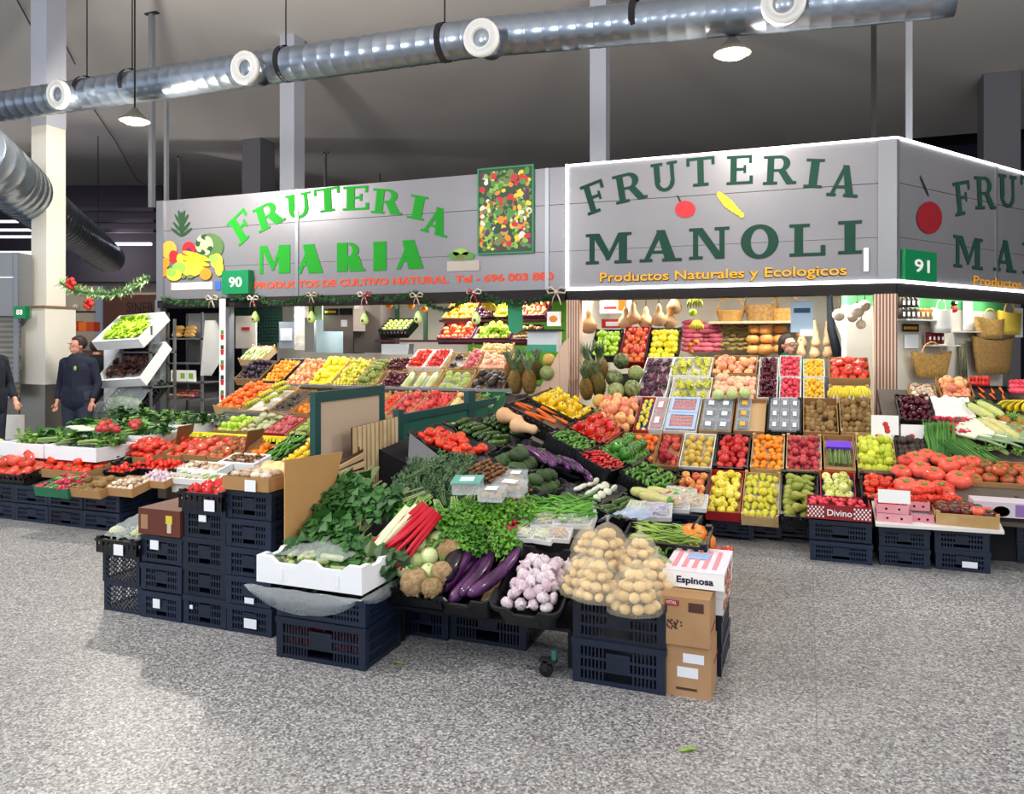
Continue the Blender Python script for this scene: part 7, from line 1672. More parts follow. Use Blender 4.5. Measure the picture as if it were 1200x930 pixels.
# ------------------------------------------------------------------ inside the wide stall, behind the upper row
Z1 = 8.45
def atY(px, py, Y): return onY(px, py, Y)
def board(name, x0, x1, y0, y1, Y, m, label, cat, th=.02, extra=None):
    A, B_, C_ = atY(x0, y1, Y), atY(x1, y1, Y), atY(x0, y0, Y); w, h = B_.x-A.x, C_.z-A.z
    b = MB(); b.box(0, 0, 0, w, th, h, m)
    if extra: extra(b, w, h)
    o = b.obj(name, None, T(*A)); return tag(o, label, cat)
def lat(b, w, h):
    for i in range(int(w/.05)+1):
        for sg in (1, -1):
            x = i*.05; b.tube([(x, -.01, 0 if sg > 0 else h), (min(w, x+h*.0+.0)+0, -.01, h if sg > 0 else 0)], .006, 4, MATS['lattice_green'], False, False)
    for j in range(int(h/.05)): b.box(0, -.02, j*.05, w, -.01, j*.05+.012, MATS['lattice_green'])
LG = mat('lattice_green', '#0f3a30', .6)
PLG = mat('leaf_back', '#0c2a22', .8)
board('lattice_panel', 277, 330, 352, 402, 9.6, PLG, 'dark green lattice panel behind the endives', 'panel', extra=lat)
board('wooden_plank_wall', 276, 300, 370, 408, 9.0, mat('pale_sheet', '#d9cfc0', .8), 'pale paper sheet with small pictures behind the endives', 'sign', extra=lambda b, w, h: [b.box(R(0, w-.05), -.003, R(0, h-.05), R(0, w-.05)+.05, 0, R(0, h-.05)+.03, MATS['print_red' if k % 2 else 'print_green']) for k in range(0)] or b.box(w*.3, -.004, h*.55, w*.7, 0, h*.65, MATS['print_red']))
board('price_list', 327, 344, 377, 408, 9.0, mat('blue_grey_sheet', '#8a94a0', .6), 'blue-grey framed price list beside the lattice', 'sign', extra=lambda b, w, h: b.box(w*.1, -.004, h*.3, w*.9, 0, h*.75, PAPER))
board('stone_pier', 345, 357, 350, 410, 9.2, mat('white_brick', '#cfc8bc', .9, c2='#a8a094', scale=14), 'narrow pier of pale stacked stone', 'pier', .3)
board('hanging_cloth', 357, 368, 372, 412, 8.9, mat('grey_cloth', '#8a8886', .9), 'grey cloth hanging beside the pale fridge', 'cloth', .05)
board('fridge_door', 369, 402, 374, 413, 9.4, mat('fridge_blue', '#9fb4bc', .3, .2), 'pale blue-grey fridge door behind the lemons', 'fridge', .5)
board('grey_machine', 379, 414, 362, 388, 8.8, mat('machine_grey', '#7a7068', .5), 'grey metal box with a small black price sign on top', 'machine', .3, extra=lambda b, w, h: (b.box(w*.02, -.006, h*.72, w*.5, 0, h*1.02, BLACKM), b.box(w*.55, -.006, h*.72, w*.98, 0, h*1.02, BLACKM), [b.box(w*.06+k*w*.055, -.008, h*.82, w*.06+k*w*.055+w*.035, -.006, h*.92, YEL) for k in range(7)], b.box(w*.6, -.004, h*.2, w*.8, 0, h*.5, PAPER)))
board('dark_cabinet', 415, 446, 358, 413, 9.1, mat('cabinet_brown', '#4a423c', .6), 'dark brown cabinet front between grey box and green bottles', 'cabinet', .4)
board('dark_cabinet', 402, 414, 384, 414, 9.3, MATS['cabinet_brown'], 'narrow dark cabinet strip beside the pale fridge', 'cabinet', .3)
board('green_divider', 462, 467, 352, 404, 9.6, mat('divider_dark', '#26402c', .5), 'thin dark bar crossing the bright green wall', 'bar', .03)
board('green_divider', 496, 500, 352, 400, 9.6, MATS['divider_dark'], 'second thin dark bar before the bright green wall', 'bar', .03)
for i, (px, py, w, c) in enumerate(((372, 362, 9, 'stripes'), (365, 364, 5, 'green'))):
    board('hanging_packet', px-w/2-1, px+w/2+1, py-13, py+13, 8.7, stripes('green_packet', '#2c9a48', '#d8e8c8', 60, 'X') if i == 0 else MATS['print_lime'], ['green striped packet hanging above the grey cloth', 'narrow light green packet beside the striped one'][i], 'packet')
Pa = atY(446, 396, 9.0); o = crate(T(Pa.x, 9.0, Pa.z) @ RX(.5), .42, .34, .12, 'black', 'black crate of green bottles behind the blueberries', .06)
for i in range(20): put('green_fig', T(Pa.x+.03+(i % 5)*.08, 9.04+.06*(i//5), Pa.z+.12+.035*(i//5)), .06, 'dark green bottle end in the crate behind the blueberries' if 0 else 'dark green fruit in the crate behind the blueberries', 'dark green fruits behind the blueberries')
board('paper_sheets', 447, 478, 403, 415, 8.7, mat('blue_white_paper', '#c4ccd4', .7), 'loose white papers under the crate of dark green fruit', 'paper', .15)
PS = (atY(540, 395, 8.75), V((0, -.75, 1)).normalized())
def rowS(pxL, pxR, yT, yB, *a, **k): fm, W, D = bin_y(PS, pxL, pxR, yT, yB, k.get('H', .1)); crateset(fm, W, D, k.pop('H', .1), *a, **k)
rowS(516, 556, 376, 396, 'maroon', 'gala_apple', .085, 'red apples', 'on the inner shelf beside the green wall', top=.5, gname='red apple')
rowS(558, 600, 376, 396, 'maroon', 'green_apple', .085, 'green apples', 'on the inner shelf by the green bag', top=.4, gname='green apple')
rowS(602, 632, 380, 397, 'maroon', 'kiwi', .08, 'brown fruit', 'on the inner shelf beside the scale', top=.3, gname='brown round fruit')
PS = (atY(540, 372, 8.95), V((0, -.75, 1)).normalized())
rowS(522, 556, 354, 372, 'card', 'mandarin', .08, 'oranges', 'on the highest inner shelf', top=.5, gname='orange fruit')
rowS(558, 578, 354, 371, 'black', 'plum', .07, 'dark plums', 'on the highest inner shelf', top=.5); rowS(579, 600, 354, 371, 'black', 'lemon', .09, 'green-yellow lemons', 'on the highest inner shelf', top=.5)
rowS(606, 642, 352, 369, 'maroon', 'pink_apple', .07, 'pinkish fruit', 'on the highest inner shelf near the scale', top=.4)
edge(440, 645, 398, 8.75, mat('burgundy_shelf', '#4a1020', .5), 'burgundy shelf edge under the inner apples', .03, .5); edge(515, 645, 374, 8.95, MATS['burgundy_shelf'], 'burgundy shelf edge under the inner oranges', .03, .5)
for i, (px, py) in enumerate(((532, 355), (565, 354), (575, 358), (497, 362), (456, 358), (482, 358))):
    put('banana_hand' if i < 3 else 'mandarin', T(*atY(px, py, 8.6)) @ RZ(i), .17 if i < 3 else .09, ['banana bunch hanging above the inner oranges', 'greenish banana bunch beside the red bow', 'banana bunch hanging over the dark plums', 'orange ornament hanging beside the garland loop', 'orange ornament near the first white bow', 'orange ornament between two bows'][i])
b = MB(); P = atY(601, 366, 8.35); b.add([tuple(atY(x, y, 8.35)-P) for x, y in ((594, 350), (612, 350), (613, 386), (604, 391), (596, 388))]+[tuple(atY(x, y, 8.37)-P) for x, y in ((594, 350), (612, 350), (613, 386), (604, 391), (596, 388))], [(0, 1, 2, 3, 4), (9, 8, 7, 6, 5)]+[(i, (i+1) % 5, 5+(i+1) % 5, 5+i) for i in range(5)], mat('bag_green', '#1e8a60', .5)); tag(b.obj('green_bag', None, T(*P)), 'green plastic bag hanging between the dark plums and the scale', 'bag')
# scale and glass by the pillar
board('counter_scale', 618, 652, 388, 412, 8.25, mat('scale_white', '#c4ccd0', .4), 'pale counter scale beside the plank panel', 'scale', .2, extra=lambda b, w, h: (b.box(-.02, -.05, h, w+.02, .25, h+.02, MATS['dark_post']), b.box(.0, -.01, .0, w, 0, h*.35, mat('teal_cloth', '#3a9a7c', .7))))
board('small_screen', 641, 656, 365, 382, 8.3, WHT, 'small screen with a papaya picture above the scale', 'screen', .05, extra=lambda b, w, h: b.ball((w/2, -.002, h/2), w*.32, 10, 6, MATS['print_orange'], (1, .05, .8)))
# garlands, bows, hanging glass avocados
def garland(pts, label, r=.045, n=260, m1=None):
    b = MB(); g = m1 or mat('garland_green', '#1e3c22', .7, c2='#3e6a3c', scale=20, var=.0); o = pts[0]; pts = [p-o for p in pts]
    b.tube(pts, .01, 5, g)
    L = [(pts[i+1]-pts[i]).length for i in range(len(pts)-1)]; S = sum(L)
    for i in range(n):
        s = S*i/n; k = 0
        while s > L[k] and k < len(L)-1: s -= L[k]; k += 1
        p = pts[k].lerp(pts[k+1], min(1, s/L[k])); d = V((R(-1, 1), R(-1, 1), R(-1, 1))).normalized(); q = d.cross(V((.3, .2, 1))).normalized()*r*.22
        b.add([p-q, p+q, p+d*r*R(.7, 1.2)], [(0, 1, 2)], g)
    return tag(b.obj('garland', None, T(*o)), label, 'garland')
gp = [(190, 350), (215, 355), (240, 356), (262, 350)]
garland([atY(x, y, 8.2) for x, y in gp], 'green garland under the fruit picture sign end', .06, 500)
gp = [(270, 350), (298, 346), (318, 355), (345, 353), (362, 346), (395, 352), (428, 347), (460, 350), (488, 344), (505, 358), (525, 364), (545, 352), (556, 343), (580, 352), (610, 357), (635, 352), (654, 343)]
garland([atY(x, y, 8.2) for x, y in gp], 'long green garland looped below the arched lettering', .06, 2400)
def bow(px, py, s, m, label, Y=8.12):
    P = atY(px, py, Y); r = empty('ribbon_bow', P, label, 'bow')
    for nm, pts in (('loop', [(-1, .25), (0, 0)]), ('loop', [(1, .25), (0, 0)])):
        sg = pts[0][0]; b = MB(); b.tube([(0, 0, 0), (sg*s*.5, -.01, s*.45), (sg*s*.95, 0, s*.3), (sg*s*.8, .01, -s*.1), (0, 0, 0)], s*.16, 6, m, sq=.5); b.obj('loop', r)
    for sg in (-1, 1): b = MB(); b.tube([(0, 0, 0), (sg*s*.3, -.01, -s*.6), (sg*s*.45, 0, -s*1.2)], s*.12, 6, m, sq=.3); b.obj('ribbon_tail', r)
    b = MB(); b.ball((0, -.01, 0), s*.2, 8, 6, m); b.obj('knot', r)
RB = mat('ribbon_red', '#b01828', .5, c2='#e8d8d8', scale=30, thr=(.5, .52)); WB = mat('ribbon_pale', '#c8b0b0', .5, c2='#e8e0e0', scale=20)
bow(296, 350, .09, RB, 'red and white ribbon bow beside the number 90 box'); bow(427, 346, .1, RB, 'red and white ribbon bow under the middle of the green lettering'); bow(555, 343, .1, RB, 'red and white ribbon bow above the inner oranges')
bow(365, 346, .08, MATS['ribbon_pale'], 'pale ribbon bow between the first two red bows'); bow(488, 347, .09, MATS['ribbon_pale'], 'pale ribbon bow beside the bright green wall'); bow(652, 342, .12, MATS['ribbon_pale'], 'large silver ribbon bow at the joint of both signs'); bow(248, 350, .1, MATS['ribbon_pale'], 'silver ribbon bow left of the number 90 box')
AVO = mat('avocado_glass', '#9ad858', .2, c2='#d8f0a0', scale=3)
for i, (px, py) in enumerate(((299, 370), (427, 372), (490, 370), (558, 371), (365, 370))):
    b = MB(); b.lathe([(0, -.09), (.035, -.08), (.052, -.045), (.045, 0), (.026, .04), (.012, .06), (0, .062)], 14, AVO); b.tube([(0, 0, .06), (0, 0, .16)], .003, 4, STEM); r = b.obj('avocado_ornament', None, T(*atY(px, py, 8.12))); b = MB(); b.ball((0, -.043, -.04), .02, 8, 6, mat('avocado_stone', '#6a4426', .4)); b.obj('stone', r)
    tag(r, ['green avocado ornament below the first red bow', 'green avocado ornament below the middle red bow', 'green avocado ornament beside the green wall', 'green avocado ornament hanging before the inner apples', 'green avocado ornament beside the striped packet'][i], 'ornament')
# ------------------------------------------------------------------ outer rack at the end of the wide stall
RK = mat('rack_grey', '#6a6a6c', .5, .4)
xa, xb = atY(195, 400, 8.5).x, atY(237, 400, 8.5).x; zt = atY(215, 366, 8.5).z
r = empty('metal_rack', (xa, 8.5, 0), 'grey metal rack of bread, packets and trays beside the post', 'rack'); W = xb-xa
b = MB(); [b.box(x, y, 0, x+.03, y+.03, zt, RK) for x in (0, W-.03) for y in (0, .37)]; b.obj('frame', r)
zs = [atY(215, y, 8.5).z for y in (396, 425, 447, 467, 494)]
for z in zs: b = MB(); b.box(0, 0, z-.02, W, .4, z, RK); b.obj('shelf', r)
b = MB(); b.box(.03, .38, zs[0], W-.03, .39, zt, mat('rack_back', '#a8a8a4', .6)); b.box(.03, .38, zs[1], W-.03, .39, zs[0]-.02, mat('rack_back2', '#6c6c6e', .6)); b.obj('back_panel', r)
BRD2 = mat('bread_crust', '#c88a3c', .7, c2='#e0b060', scale=8)
for i in range(6):
    b = MB(); b.tube([(-.1, 0, 0), (-.06, 0, .01), (.06, 0, .01), (.1, 0, 0)], [.01, .035, .035, .01], 8, BRD2); tag(b.obj('bread_loaf', None, T(xa+.14+(i % 2)*.22, 8.56+.02*(i//2), zs[0]+.035+.05*(i//2))), 'golden bread loaf on the top rack shelf' , 'bread', 'golden bread loaves on the rack')
for i in range(3): b = MB(); b.box(-.07, 0, 0, .07, .03, .16, WHT); b.box(-.04, -.001, .04, .04, 0, .12, MATS['print_lime']); tag(b.obj('leaflet_pack', None, T(xa+.1+i*.15, 8.55, zs[2]+.0)), ['white packet with green mark on the rack, outer one', 'white packet with green mark in the middle of the rack', 'white packet with green mark nearest the plastic bag'][i], 'packet')
for i in range(26): put('red_potato' if i % 3 else 'romanesco', T(xa+.04+(i % 9)*.05, 8.54+.08*(i//9), zs[3]+.04+.03*(i//9)), .06, 'small vegetable piece on the lower rack shelf', 'small vegetables on the lower rack shelf')
b = MB(); b.box(0, -.05, 0, W*.95, .3, .1, FOAM); tag(b.obj('white_tray_box', None, T(xa+.02, 8.45, zs[4]-.0)), 'long white tray on the bottom of the metal rack', 'box')
# tilted lettuce boxes
FMt = mat('foam_greyish', '#e6e8ea', .8)  # slightly greyer white for the polystyrene stack
for i, (x0, x1, y0, y1, key, lab, n) in enumerate(((119, 178, 370, 400, 'lettuce', 'green lettuces', 11), (122, 180, 405, 446, 'red_lettuce', 'dark red lettuces', 11), (122, 176, 450, 484, 'parsley', 'green herbs', 6))):
    A, B_, C_, D_ = atY(x0, y1, 7.3), atY(x1-6, y1-4, 7.3), atY(x1+6, y0-4, 7.75), atY(x0+10, y0, 7.75)
    fm, W, D = bin_w([A, B_, C_, D_], .14)
    if i < 2: crate(fm, W, D, .14, 'foam', f'tilted white polystyrene box of {lab} on the outer rack', .05)
    else: crate(fm, W, D, .14, 'black', f'tilted black crate of {lab} wrapped in clear plastic', .03)
    for j in range(n): put(key, fm @ T(.1+(W-.2)*((j % 4)+.5)/4, .1+(D-.15)*((j//4)+.5)/3, .13) @ RZ(j), .22 if i < 2 else .26, f'{lab[:-1]} in the tilted box on the outer rack', f'{lab} in the tilted box on the outer rack')
    if i == 2: film(lambda u, v: (-.04+u*(W+.08), -.05+v*(D+.1), .2+.08*math.sin(PI*u)*math.sin(PI*v)-.14*max(0, .15-v)*5+.02*noise.noise(V((u*8, v*8, 5)))), 20, 16, 'crumpled clear bag around the tilted crate of herbs', FILM, fm)
b = MB(); P = atY(128, 400, 7.9); b.box(0, 0, .3, .5, .35, 1.45, FMt); tag(b.obj('foam_stack', None, T(P.x-.1, 7.9, 0)), 'white polystyrene stack behind the tilted lettuce boxes', 'box')
b = MB(); 
for x in (0, .5): b.box(x, 0, 0, x+.03, .03, 1.75, RK); b.box(x, .4, 0, x+.03, .43, 1.85, RK)
for z in (.5, .95, 1.4): b.box(0, 0, z, .53, .43, z+.02, RK)
P = atY(140, 400, 7.5); tag(b.obj('lettuce_rack', None, T(P.x, 7.5, 0)), 'metal rack holding the tilted lettuce boxes', 'rack')
# plastic bag, pot postcard strip
P = atY(243, 375, 8.2); film(lambda u, v: (-.08*v-.04+.3*u*(.6+.6*math.sin(PI*v)), .07*math.sin(PI*u), -.75*v+.02*noise.noise(V((u*5, v*8, 1)))), 14, 20, 'long clear plastic bag hanging beside the metal rack', mat('milky_film', '#d8d8d4', .3, alpha=.65), T(*P), 'plastic_bag')
A = atY(257, 472, 8.15); C_ = atY(257, 350, 8.15); r = empty('card_strip', A, 'hanging strip of potted plant cards beside the post', 'cards'); h = C_.z-A.z
b = MB(); b.box(0, 0, 0, .1, .006, h, WHT); b.obj('strip', r)
for k in range(5): b = MB(); z = .04+k*.2; b.prism([(.03, z), (.07, z), (.08, z+.07), (.02, z+.07)], -.001, .001, MATS['print_red']); b.xf(Matrix(((1, 0, 0, 0), (0, 0, 1, -.003), (0, 1, 0, 0), (0, 0, 0, 1)))); b.box(.025, -.004, z+.075, .075, -.001, z+.13, MATS['print_green'] if k % 2 == 0 else MATS['print_dark']); b.obj('pot_picture', r)
# ------------------------------------------------------------------ far market behind, beyond the column
def far(name, x0, x1, y0, y1, t, m, label, cat, th=.3, z0=None, kind=None, extra=None):
    A = atT(x0, y1, t); w = (x1-x0)*t/900; h = (y1-y0)*t/900
    b = MB(); b.box(0, 0, 0, w, th, h, m)
    if extra: extra(b, w, h)
    fm = T(A.x, A.y, A.z if z0 is None else z0) @ RZ(YAW); o = b.obj(name, None, fm)
    return tag(o, label, cat) if kind is None else struct(o)
far('wall_far_market', -80, 190, 300, 520, 22, mat('far_wall', '#8a8078', .8), '', '', kind=1, z0=-.6)
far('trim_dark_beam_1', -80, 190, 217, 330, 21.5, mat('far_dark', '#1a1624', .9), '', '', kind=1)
for i, y in enumerate((258, 268, 276)): far('light_rail', -20, 47, y, y+2.2, 19+i*.3, mat('rail_glow', '#f4f0ff', .5, emit=2.5), ['highest white light rail in the dark roof by the column', 'middle white light rail in the dark roof by the column', 'lowest white light rail in the dark roof by the column'][i], 'light', .1)
far('light_rail', 122, 176, 284, 287, 19.5, MATS['rail_glow'], 'white light rail between the column and the steel post', 'light', .1)
for i, y in enumerate((243, 256, 268)): far('roof_beam', 95, 180, y, y+4, 20.5, mat('beam_grey', '#3a3444', .8), ['grey roof beam in the dark, uppermost by the post', 'grey roof beam in the dark, middle by the post', 'grey roof beam in the dark, lowest by the post'][i], 'beam', .2)
far('billboard', -40, 47, 294, 334, 18, mat('board_white_glow', '#f4f2f0', .6, emit=.9), 'white lit billboard beyond the column', 'billboard', .1)
A = atT(49, 390, 16); fm = T(*A) @ RZ(YAW); r = empty('market_banner', label='blue banner with a large pale circle behind the column', cat='banner', mtx=fm)
b = MB(); b.box(-.55, 0, -1.25, .55, .05, .95, mat('banner_blue', '#1840b0', .6)); b.box(-.55, -.004, .3, .55, 0, .95, mat('banner_cyan', '#28a0d0', .6)); b.obj('banner_cloth', r); b = MB(); b.tube([(.42*math.cos(a), -.01, .25+.55*math.sin(a)) for a in [PI*i/16 for i in range(17)]], .08, 8, mat('banner_pale', '#d0dce4', .6), sq=.1); b.obj('arch_print', r)
far('kiosk_wall', 76, 118, 335, 400, 15, mat('kiosk_beige', '#b8ae98', .7), 'beige kiosk front with a hanging lamp behind the man', 'kiosk', .3, extra=lambda b, w, h: (b.box(0, -.01, h*.52, w, 0, h*.55, MATS['dark_post']), b.ball((w*.35, -.06, h*.62), .06, 10, 8, WHT)))
far('kiosk_column', 112, 121, 335, 440, 14.8, mat('kiosk_column', '#9aa4b8', .6), 'blue-grey kiosk post beside the brown board', 'post', .15)
far('kiosk_board', 121, 186, 345, 388, 14.5, mat('kiosk_brown', '#5a3428', .7), 'brown board with dark letters behind the lettuce boxes', 'board', .1)
A = atT(148, 366, 14.3); kb = [o for o in COL.objects if o.name == 'kiosk_board'][0]; bpy.context.view_layer.update()
text('SINER', A, A+V((cs, sn, 0))*.5, .2, MATS['dark_post'], kb, V((cs, sn, 0)), None)
far('orange_box', 80, 91, 376, 388, 13.5, mat('orange_box', '#d84a1c', .6), 'red-orange box on the far counter, first one', 'box', .2); far('orange_box', 92, 101, 377, 388, 13.5, mat('orange_box2', '#f07a1c', .6), 'orange box in the middle of the far counter', 'box', .2); far('orange_box', 101, 110, 377, 388, 13.5, MATS['orange_box'], 'orange-red box on the far counter nearest the brown board', 'box', .2)
far('far_counter', 76, 122, 388, 480, 13.6, mat('counter_brown', '#6a4a3c', .7), 'brown counter below the orange boxes behind the man', 'counter', .4, z0=0)
r_ = far('drinks_fridge', 22, 38, 386, 480, 13, mat('fridge_dark', '#2a2a34', .4), 'dark drinks fridge full of bottles beside the column', 'fridge', .4, z0=0)
for i in range(16):
    A = atT(25+(i % 4)*3.6, 398+(i//4)*17, 12.9); b = MB(); b.lathe([(0, 0), (.02, 0), (.02, .1), (.008, .14), (.008, .17), (0, .17)], 8, mat('bottle_pale', '#c8b8b0', .3) if i % 3 else MATS['print_purple']); tag(b.obj('bottle', None, T(*A)), 'small bottle in the drinks fridge by the column', 'bottle', 'bottles in the drinks fridge')
# neighbouring stall with number 88 at the frame edge
far('neighbour_sign', -60, 22, 296, 370, 10.5, mat('neighbour_grey', '#8a8c90', .35, .5), 'grey sign of the neighbouring stall at the frame edge', 'sign', .3, extra=lambda b, w, h: (b.box(w-.06, -.02, -.9, w, 0, h, ALU), b.box(0, -.012, h*.6, w, -.005, h*.62, WHT)))
far('roller_shutter', -60, 18, 372, 466, 10.6, stripes('shutter', '#8c8a80', '#6e6c64', 14, 'Z', .5), 'closed grey roller shutter below the neighbouring sign', 'shutter', .1)
far('neighbour_counter', -60, 24, 464, 520, 9.8, mat('counter_white', '#d4d2cc', .6), 'white counter with a blue stripe at the frame edge', 'counter', .08, z0=0, extra=lambda b, w, h: b.box(0, -.006, .18, w, 0, .3, mat('stripe_blue', '#28489a', .6)))
A = atT(16, 373, 10.3); fm = T(*A) @ RZ(YAW); r = empty('number_sign', label='small green box with the white number 88', cat='sign', mtx=fm); b = MB(); b.box(0, 0, 0, .155, .1, .165, NUMG); b.obj('sign_box', r); bpy.context.view_layer.update(); uu = V((cs, sn, 0)); q = A-V((-sn, cs, 0))*.004
text('88', q+uu*.035+V((0, 0, .05)), q+uu*.12+V((0, 0, .05)), .07, WHT, r, uu, None, off=.02)
gp = [(71, 331), (85, 338), (100, 343), (118, 345), (135, 344), (150, 340), (163, 333), (175, 325)]
garland([atT(x, y, 10) for x, y in gp], 'leafy pale green garland strung from column to post', .11, 420, mat('garland_pale', '#4a7a48', .7, c2='#a8c890', scale=10))
bow(81, 333, .07, RB, 'small red flower ornament on the far garland', 6.0) if 0 else None
for i, (px, py) in enumerate(((83, 332), (104, 356))): b = MB(); [b.ball((.05*math.cos(a), 0, .05*math.sin(a)), .035, 6, 5, REDP) for a in (0, 1.2, 2.4, 3.6, 4.8)]; tag(b.obj('red_flower', None, T(*atT(px, py, 9.8))), ['red flower on the garland beside the column', 'red poinsettia hanging below the garland'][i], 'flower')
# ------------------------------------------------------------------ people
SKIN = mat('skin', '#c99478', .55, c2='#b9806a', scale=3)
HAIRD = mat('hair_dark', '#2a1e18', .7)
def limb(b, pts, rads, m, seg=12):
    pts = [V(p) for p in pts]
    for i in range(len(pts)-1):
        n = 5; P = [pts[i].lerp(pts[i+1], k/n) for k in range(n+1)]; Rr = [rads[i]+(rads[i+1]-rads[i])*k/n for k in range(n+1)]
        b.tube(P, Rr, seg, m)
    for p, r in zip(pts, rads): b.ball(p, r, seg, 8, m)
def remesh(o, vs=.008, sm=4):
    m = o.modifiers.new('merge', 'REMESH'); m.mode = 'VOXEL'; m.voxel_size = vs; m.use_smooth_shade = True
    s = o.modifiers.new('smooth', 'SMOOTH'); s.iterations = sm; s.factor = .6
def head(b, c, m, s=1.):
    c = V(c)
    b.ball(c+V((0, .012, .025))*s, .086*s, 18, 12, m, (.9, 1.08, 1.05)); b.ball(c+V((0, -.012, -.035))*s, .066*s, 14, 10, m, (.92, 1., 1.05)); b.ball(c+V((0, -.042, -.082))*s, .032*s, 10, 8, m, (1.1, .9, .8))
    b.tube([c+V((0, -.082, .02))*s, c+V((0, -.104, -.022))*s, c+V((0, -.085, -.034))*s], [.009*s, .016*s, .012*s], 8, m)
    b.ball(c+V((0, -.075, .035))*s, .03*s, 10, 6, m, (1.6, .6, .5)); b.ball(c+V((0, -.078, -.058))*s, .02*s, 10, 6, m, (1.2, .6, .5))
    for x in (-1, 1): b.ball(c+V((x*.08, .012, -.005))*s, .026*s, 8, 8, m, (.4, .8, 1.2))
def hand(b, w, d, side, m, s=1.):
    """palm with five fingers from wrist w along d"""
    d = V(d).normalized(); up = V((0, -1, 0)); lat_ = d.cross(up).normalized()*side; nrm = d.cross(lat_)
    b.tube([w, w+d*.04*s, w+d*.085*s], [.022*s, .036*s, .034*s], 10, m, sq=.55)
    for i, (off, l) in enumerate(((-.028, .062), (-.01, .074), (.01, .07), (.027, .056))):
        p0 = w+d*.08*s+lat_*off*s; p1 = p0+d*l*.5*s+nrm*.006; p2 = p1+d*l*.4*s+nrm*.02; b.tube([p0, p1, p2], [.0095*s, .009*s, .007*s], 6, m)
    p0 = w+d*.03*s-lat_*.03*s; b.tube([p0, p0+d*.03*s-lat_*.025*s, p0+d*.06*s-lat_*.03*s], [.012*s, .011*s, .008*s], 6, m)
def person(fm, label, shirt, trousers, hairc, arms, hairlong=False, glasses=False, H=1.72, headturn=0.):
    s = H/1.72; r = empty('person', label=label, cat='person', mtx=fm); b = MB()
    hd = V((0, -.02, 1.60))
    st = len(b.v); head(b, (0, 0, 0), SKIN); b.xf(T(*hd) @ RZ(headturn), st)
    limb(b, [(0, .015, 1.52), (0, .02, 1.40)], [.055, .062], SKIN)
    limb(b, [(0, .02, 1.36), (0, .02, 1.15), (0, .01, .98)], [.13, .12, .13], SKIN)
    for x in (-1, 1):
        limb(b, [(x*.03, .02, 1.40), (x*.17, .02, 1.37)], [.07, .065], SKIN); limb(b, [(x*.09, 0, .92), (x*.11, -.01, .5), (x*.11, .02, .1)], [.09, .06, .04], SKIN)
        limb(b, [(x*.11, .0, .06), (x*.12, -.13, .035)], [.04, .03], SKIN)
        sh, el, wr = arms[0 if x < 0 else 1]; limb(b, [sh, el, wr], [.05, .038, .026], SKIN); hand(b, V(wr), V(wr)-V(el), x, SKIN)
    b.v = [(x*s, y*s, z*s) for x, y, z in b.v]; body = b.obj('body', r); remesh(body, .0075)
    b = MB(); limb(b, [(0, .02, 1.38), (0, .02, 1.2), (0, .01, .97)], [.15, .15, .155], shirt); limb(b, [(0, .02, 1.33), (0, .02, .88)], [.16, .165], shirt); limb(b, [(-.06, .01, 1.0), (-.06, .01, .86)], [.15, .15], shirt); limb(b, [(.06, .01, 1.0), (.06, .01, .86)], [.15, .15], shirt)
    for x in (-1, 1):
        limb(b, [(x*.03, .02, 1.40), (x*.175, .02, 1.375)], [.082, .08], shirt); limb(b, [(x*.07, .0, 1.3), (x*.06, 0, .97)], [.12, .12], shirt)
        sh, el, wr = arms[0 if x < 0 else 1]; w2 = V(el).lerp(V(wr), .75); limb(b, [sh, el, w2], [.066, .054, .042], shirt)
    b.v = [(x*s, y*s, z*s) for x, y, z in b.v]; remesh(b.obj('sweater', r), .01)
    b = MB()
    for x in (-1, 1): limb(b, [(x*.085, 0, .97), (x*.11, 0, .52), (x*.11, .02, .1)], [.13, .085, .07], trousers)
    b.v = [(x*s, y*s, z*s) for x, y, z in b.v]; remesh(b.obj('trousers', r), .012)
    b = MB(); st = len(b.v)
    for x in (-1, 1): limb(b, [(x*.11, .02, .05), (x*.12, -.15, .04)], [.05, .042], BLACKM)
    remesh(b.obj('shoes', r), .01)
    b = MB(); b.ball((0, .03, .045), .093, 18, 12, hairc, (.95, 1.05, 1.02))
    b.v = [(x, max(y, -.055-.3*(z-.0)*0), z) for x, y, z in b.v]; b.v = [(x, (y if z > .075 else max(y, -.02)), z if z > -.03 or hairlong else -.03+(z+.03)*.4) for x, y, z in b.v]
    if hairlong: limb(b, [(0, .06, .02), (0, .1, -.08)], [.075, .05], hairc)
    b.xf(T(*(hd*s)) @ RZ(headturn)); b.obj('hair', r)
    b = MB()
    for x in (-1, 1): b.ball((x*.03, -.083, .016), .011, 8, 6, WHT, (1.3, .5, .8)); b.ball((x*.03, -.0885, .016), .0055, 6, 5, BLACKM, (1, .5, 1)); b.box(x*.03-.016, -.092, .033, x*.03+.016, -.086, .038, hairc)
    b.box(-.02, -.095, -.053, .02, -.088, -.049, mat('lips', '#9a5a50', .5)); b.xf(T(*(hd*s)) @ RZ(headturn)); b.obj('face_features', r)
    if glasses:
        b = MB()
        for x in (-1, 1): b.tube([(x*.032+.026*math.cos(a), -.1, .016+.02*math.sin(a)) for a in [2*PI*i/14 for i in range(15)]], .0028, 5, BLACKM, False); b.tube([(x*.058, -.1, .02), (x*.085, .0, .01)], .0028, 4, BLACKM)
        b.xf(T(*(hd*s)) @ RZ(headturn)); b.obj('glasses', r)
    return r
NAVY = mat('sweater_navy', '#141a2e', .85, c2='#1c2236', scale=6); GRNS = mat('sweater_green', '#12503a', .8); TR = mat('trousers_dark', '#2c3444', .8)
P = atT(91, 400, 9.6)
dn = [((-.19, .02, 1.36), (-.25, .04, 1.1), (-.24, -.06, .86)), ((.19, .02, 1.36), (.26, .03, 1.1), (.24, -.08, .87))]
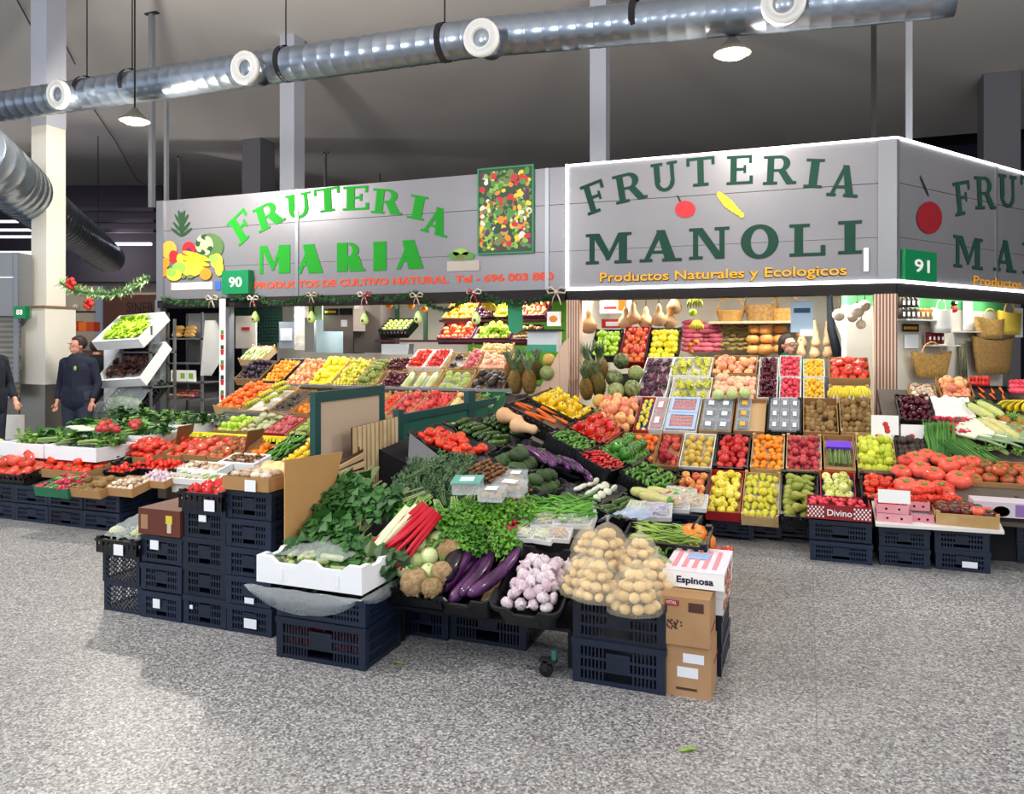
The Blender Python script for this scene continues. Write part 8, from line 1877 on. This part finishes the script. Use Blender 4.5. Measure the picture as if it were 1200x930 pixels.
m1 = person(T(P.x, P.y, 0) @ RZ(YAW+.0), 'person in a dark navy sweater standing behind the greens table beside the column', NAVY, TR, HAIRD, dn, H=1.6, headturn=-.5)
b = MB(); b.ball((.06, -.165, 1.22), .02, 8, 6, MATS['print_lime'], (1, .3, 1.5)); b.obj('sweater_badge', m1)
P = atT(126, 400, 10.8); person(T(P.x-.2, P.y, 0) @ RZ(YAW+PI), 'person in dark clothes seen from behind beside the man in navy', mat('coat_black', '#101016', .9), TR, HAIRD, dn, H=1.55)
P = atT(-9, 400, 8.4); person(T(P.x-.08, P.y, 0) @ RZ(YAW+1.2), 'person in a dark jacket partly cut by the frame edge at the shutter', mat('jacket_dark', '#141c28', .9), TR, HAIRD, [((-.19, .02, 1.36), (-.26, -.03, 1.1), (-.2, -.2, .93)), ((.19, .02, 1.36), (.26, .0, 1.1), (.2, -.18, .93))], H=1.66)
P = atT(924, 400, 8.75); person(T(P.x, P.y, -.04) @ RZ(YAW-.3), 'person with glasses and a green top bending behind the cherries', GRNS, TR, HAIRD, [((-.19, .02, 1.36), (-.27, -.1, 1.12), (-.2, -.3, 1.0)), ((.19, .02, 1.36), (.27, -.1, 1.12), (.2, -.3, 1.0))], True, True, H=1.66, headturn=.7)
for i, (px, py) in enumerate(((803, 877), (795, 880), (461, 776))):
    P = onZ(px, py, .004); b = MB(); leaf(b, V((0, 0, 0)), V((1, R(-1, 1), 0)), V((0, 0, 1)), .05, .02, MATS['print_lime'], .1, 3); tag(b.obj('leaf_scrap', None, T(*P)), ['yellow-green leaf scrap on the open floor, right-hand one', 'second yellow-green leaf scrap on the open floor', 'pale leaf scrap on the floor beside the red-pepper crate'][i], 'leaf')
# ------------------------------------------------------------------ camera, world, view
cam = bpy.data.cameras.new('camera'); co = bpy.data.objects.new('camera', cam); COL.objects.link(co); SC.camera = co
cam.sensor_width = 36; cam.lens = F/1200*36; cam.shift_y = -(465-HY)/1200; cam.clip_end = 200
co.matrix_world = Matrix.Translation((0, 0, CH)) @ RZ(YAW) @ RX(PI/2)
w = bpy.data.worlds.new('fill_light'); SC.world = w; w.use_nodes = True
w.node_tree.nodes['Background'].inputs[0].default_value = (.78, .86, 1, 1); w.node_tree.nodes['Background'].inputs[1].default_value = .95
SC.view_settings.view_transform = 'Standard'; SC.view_settings.look = 'None'; SC.view_settings.gamma = 1; SC.view_settings.use_curve_mapping = False
SC.view_settings.exposure = 0.12
for m_ in bpy.data.materials: m_.use_backface_culling = False
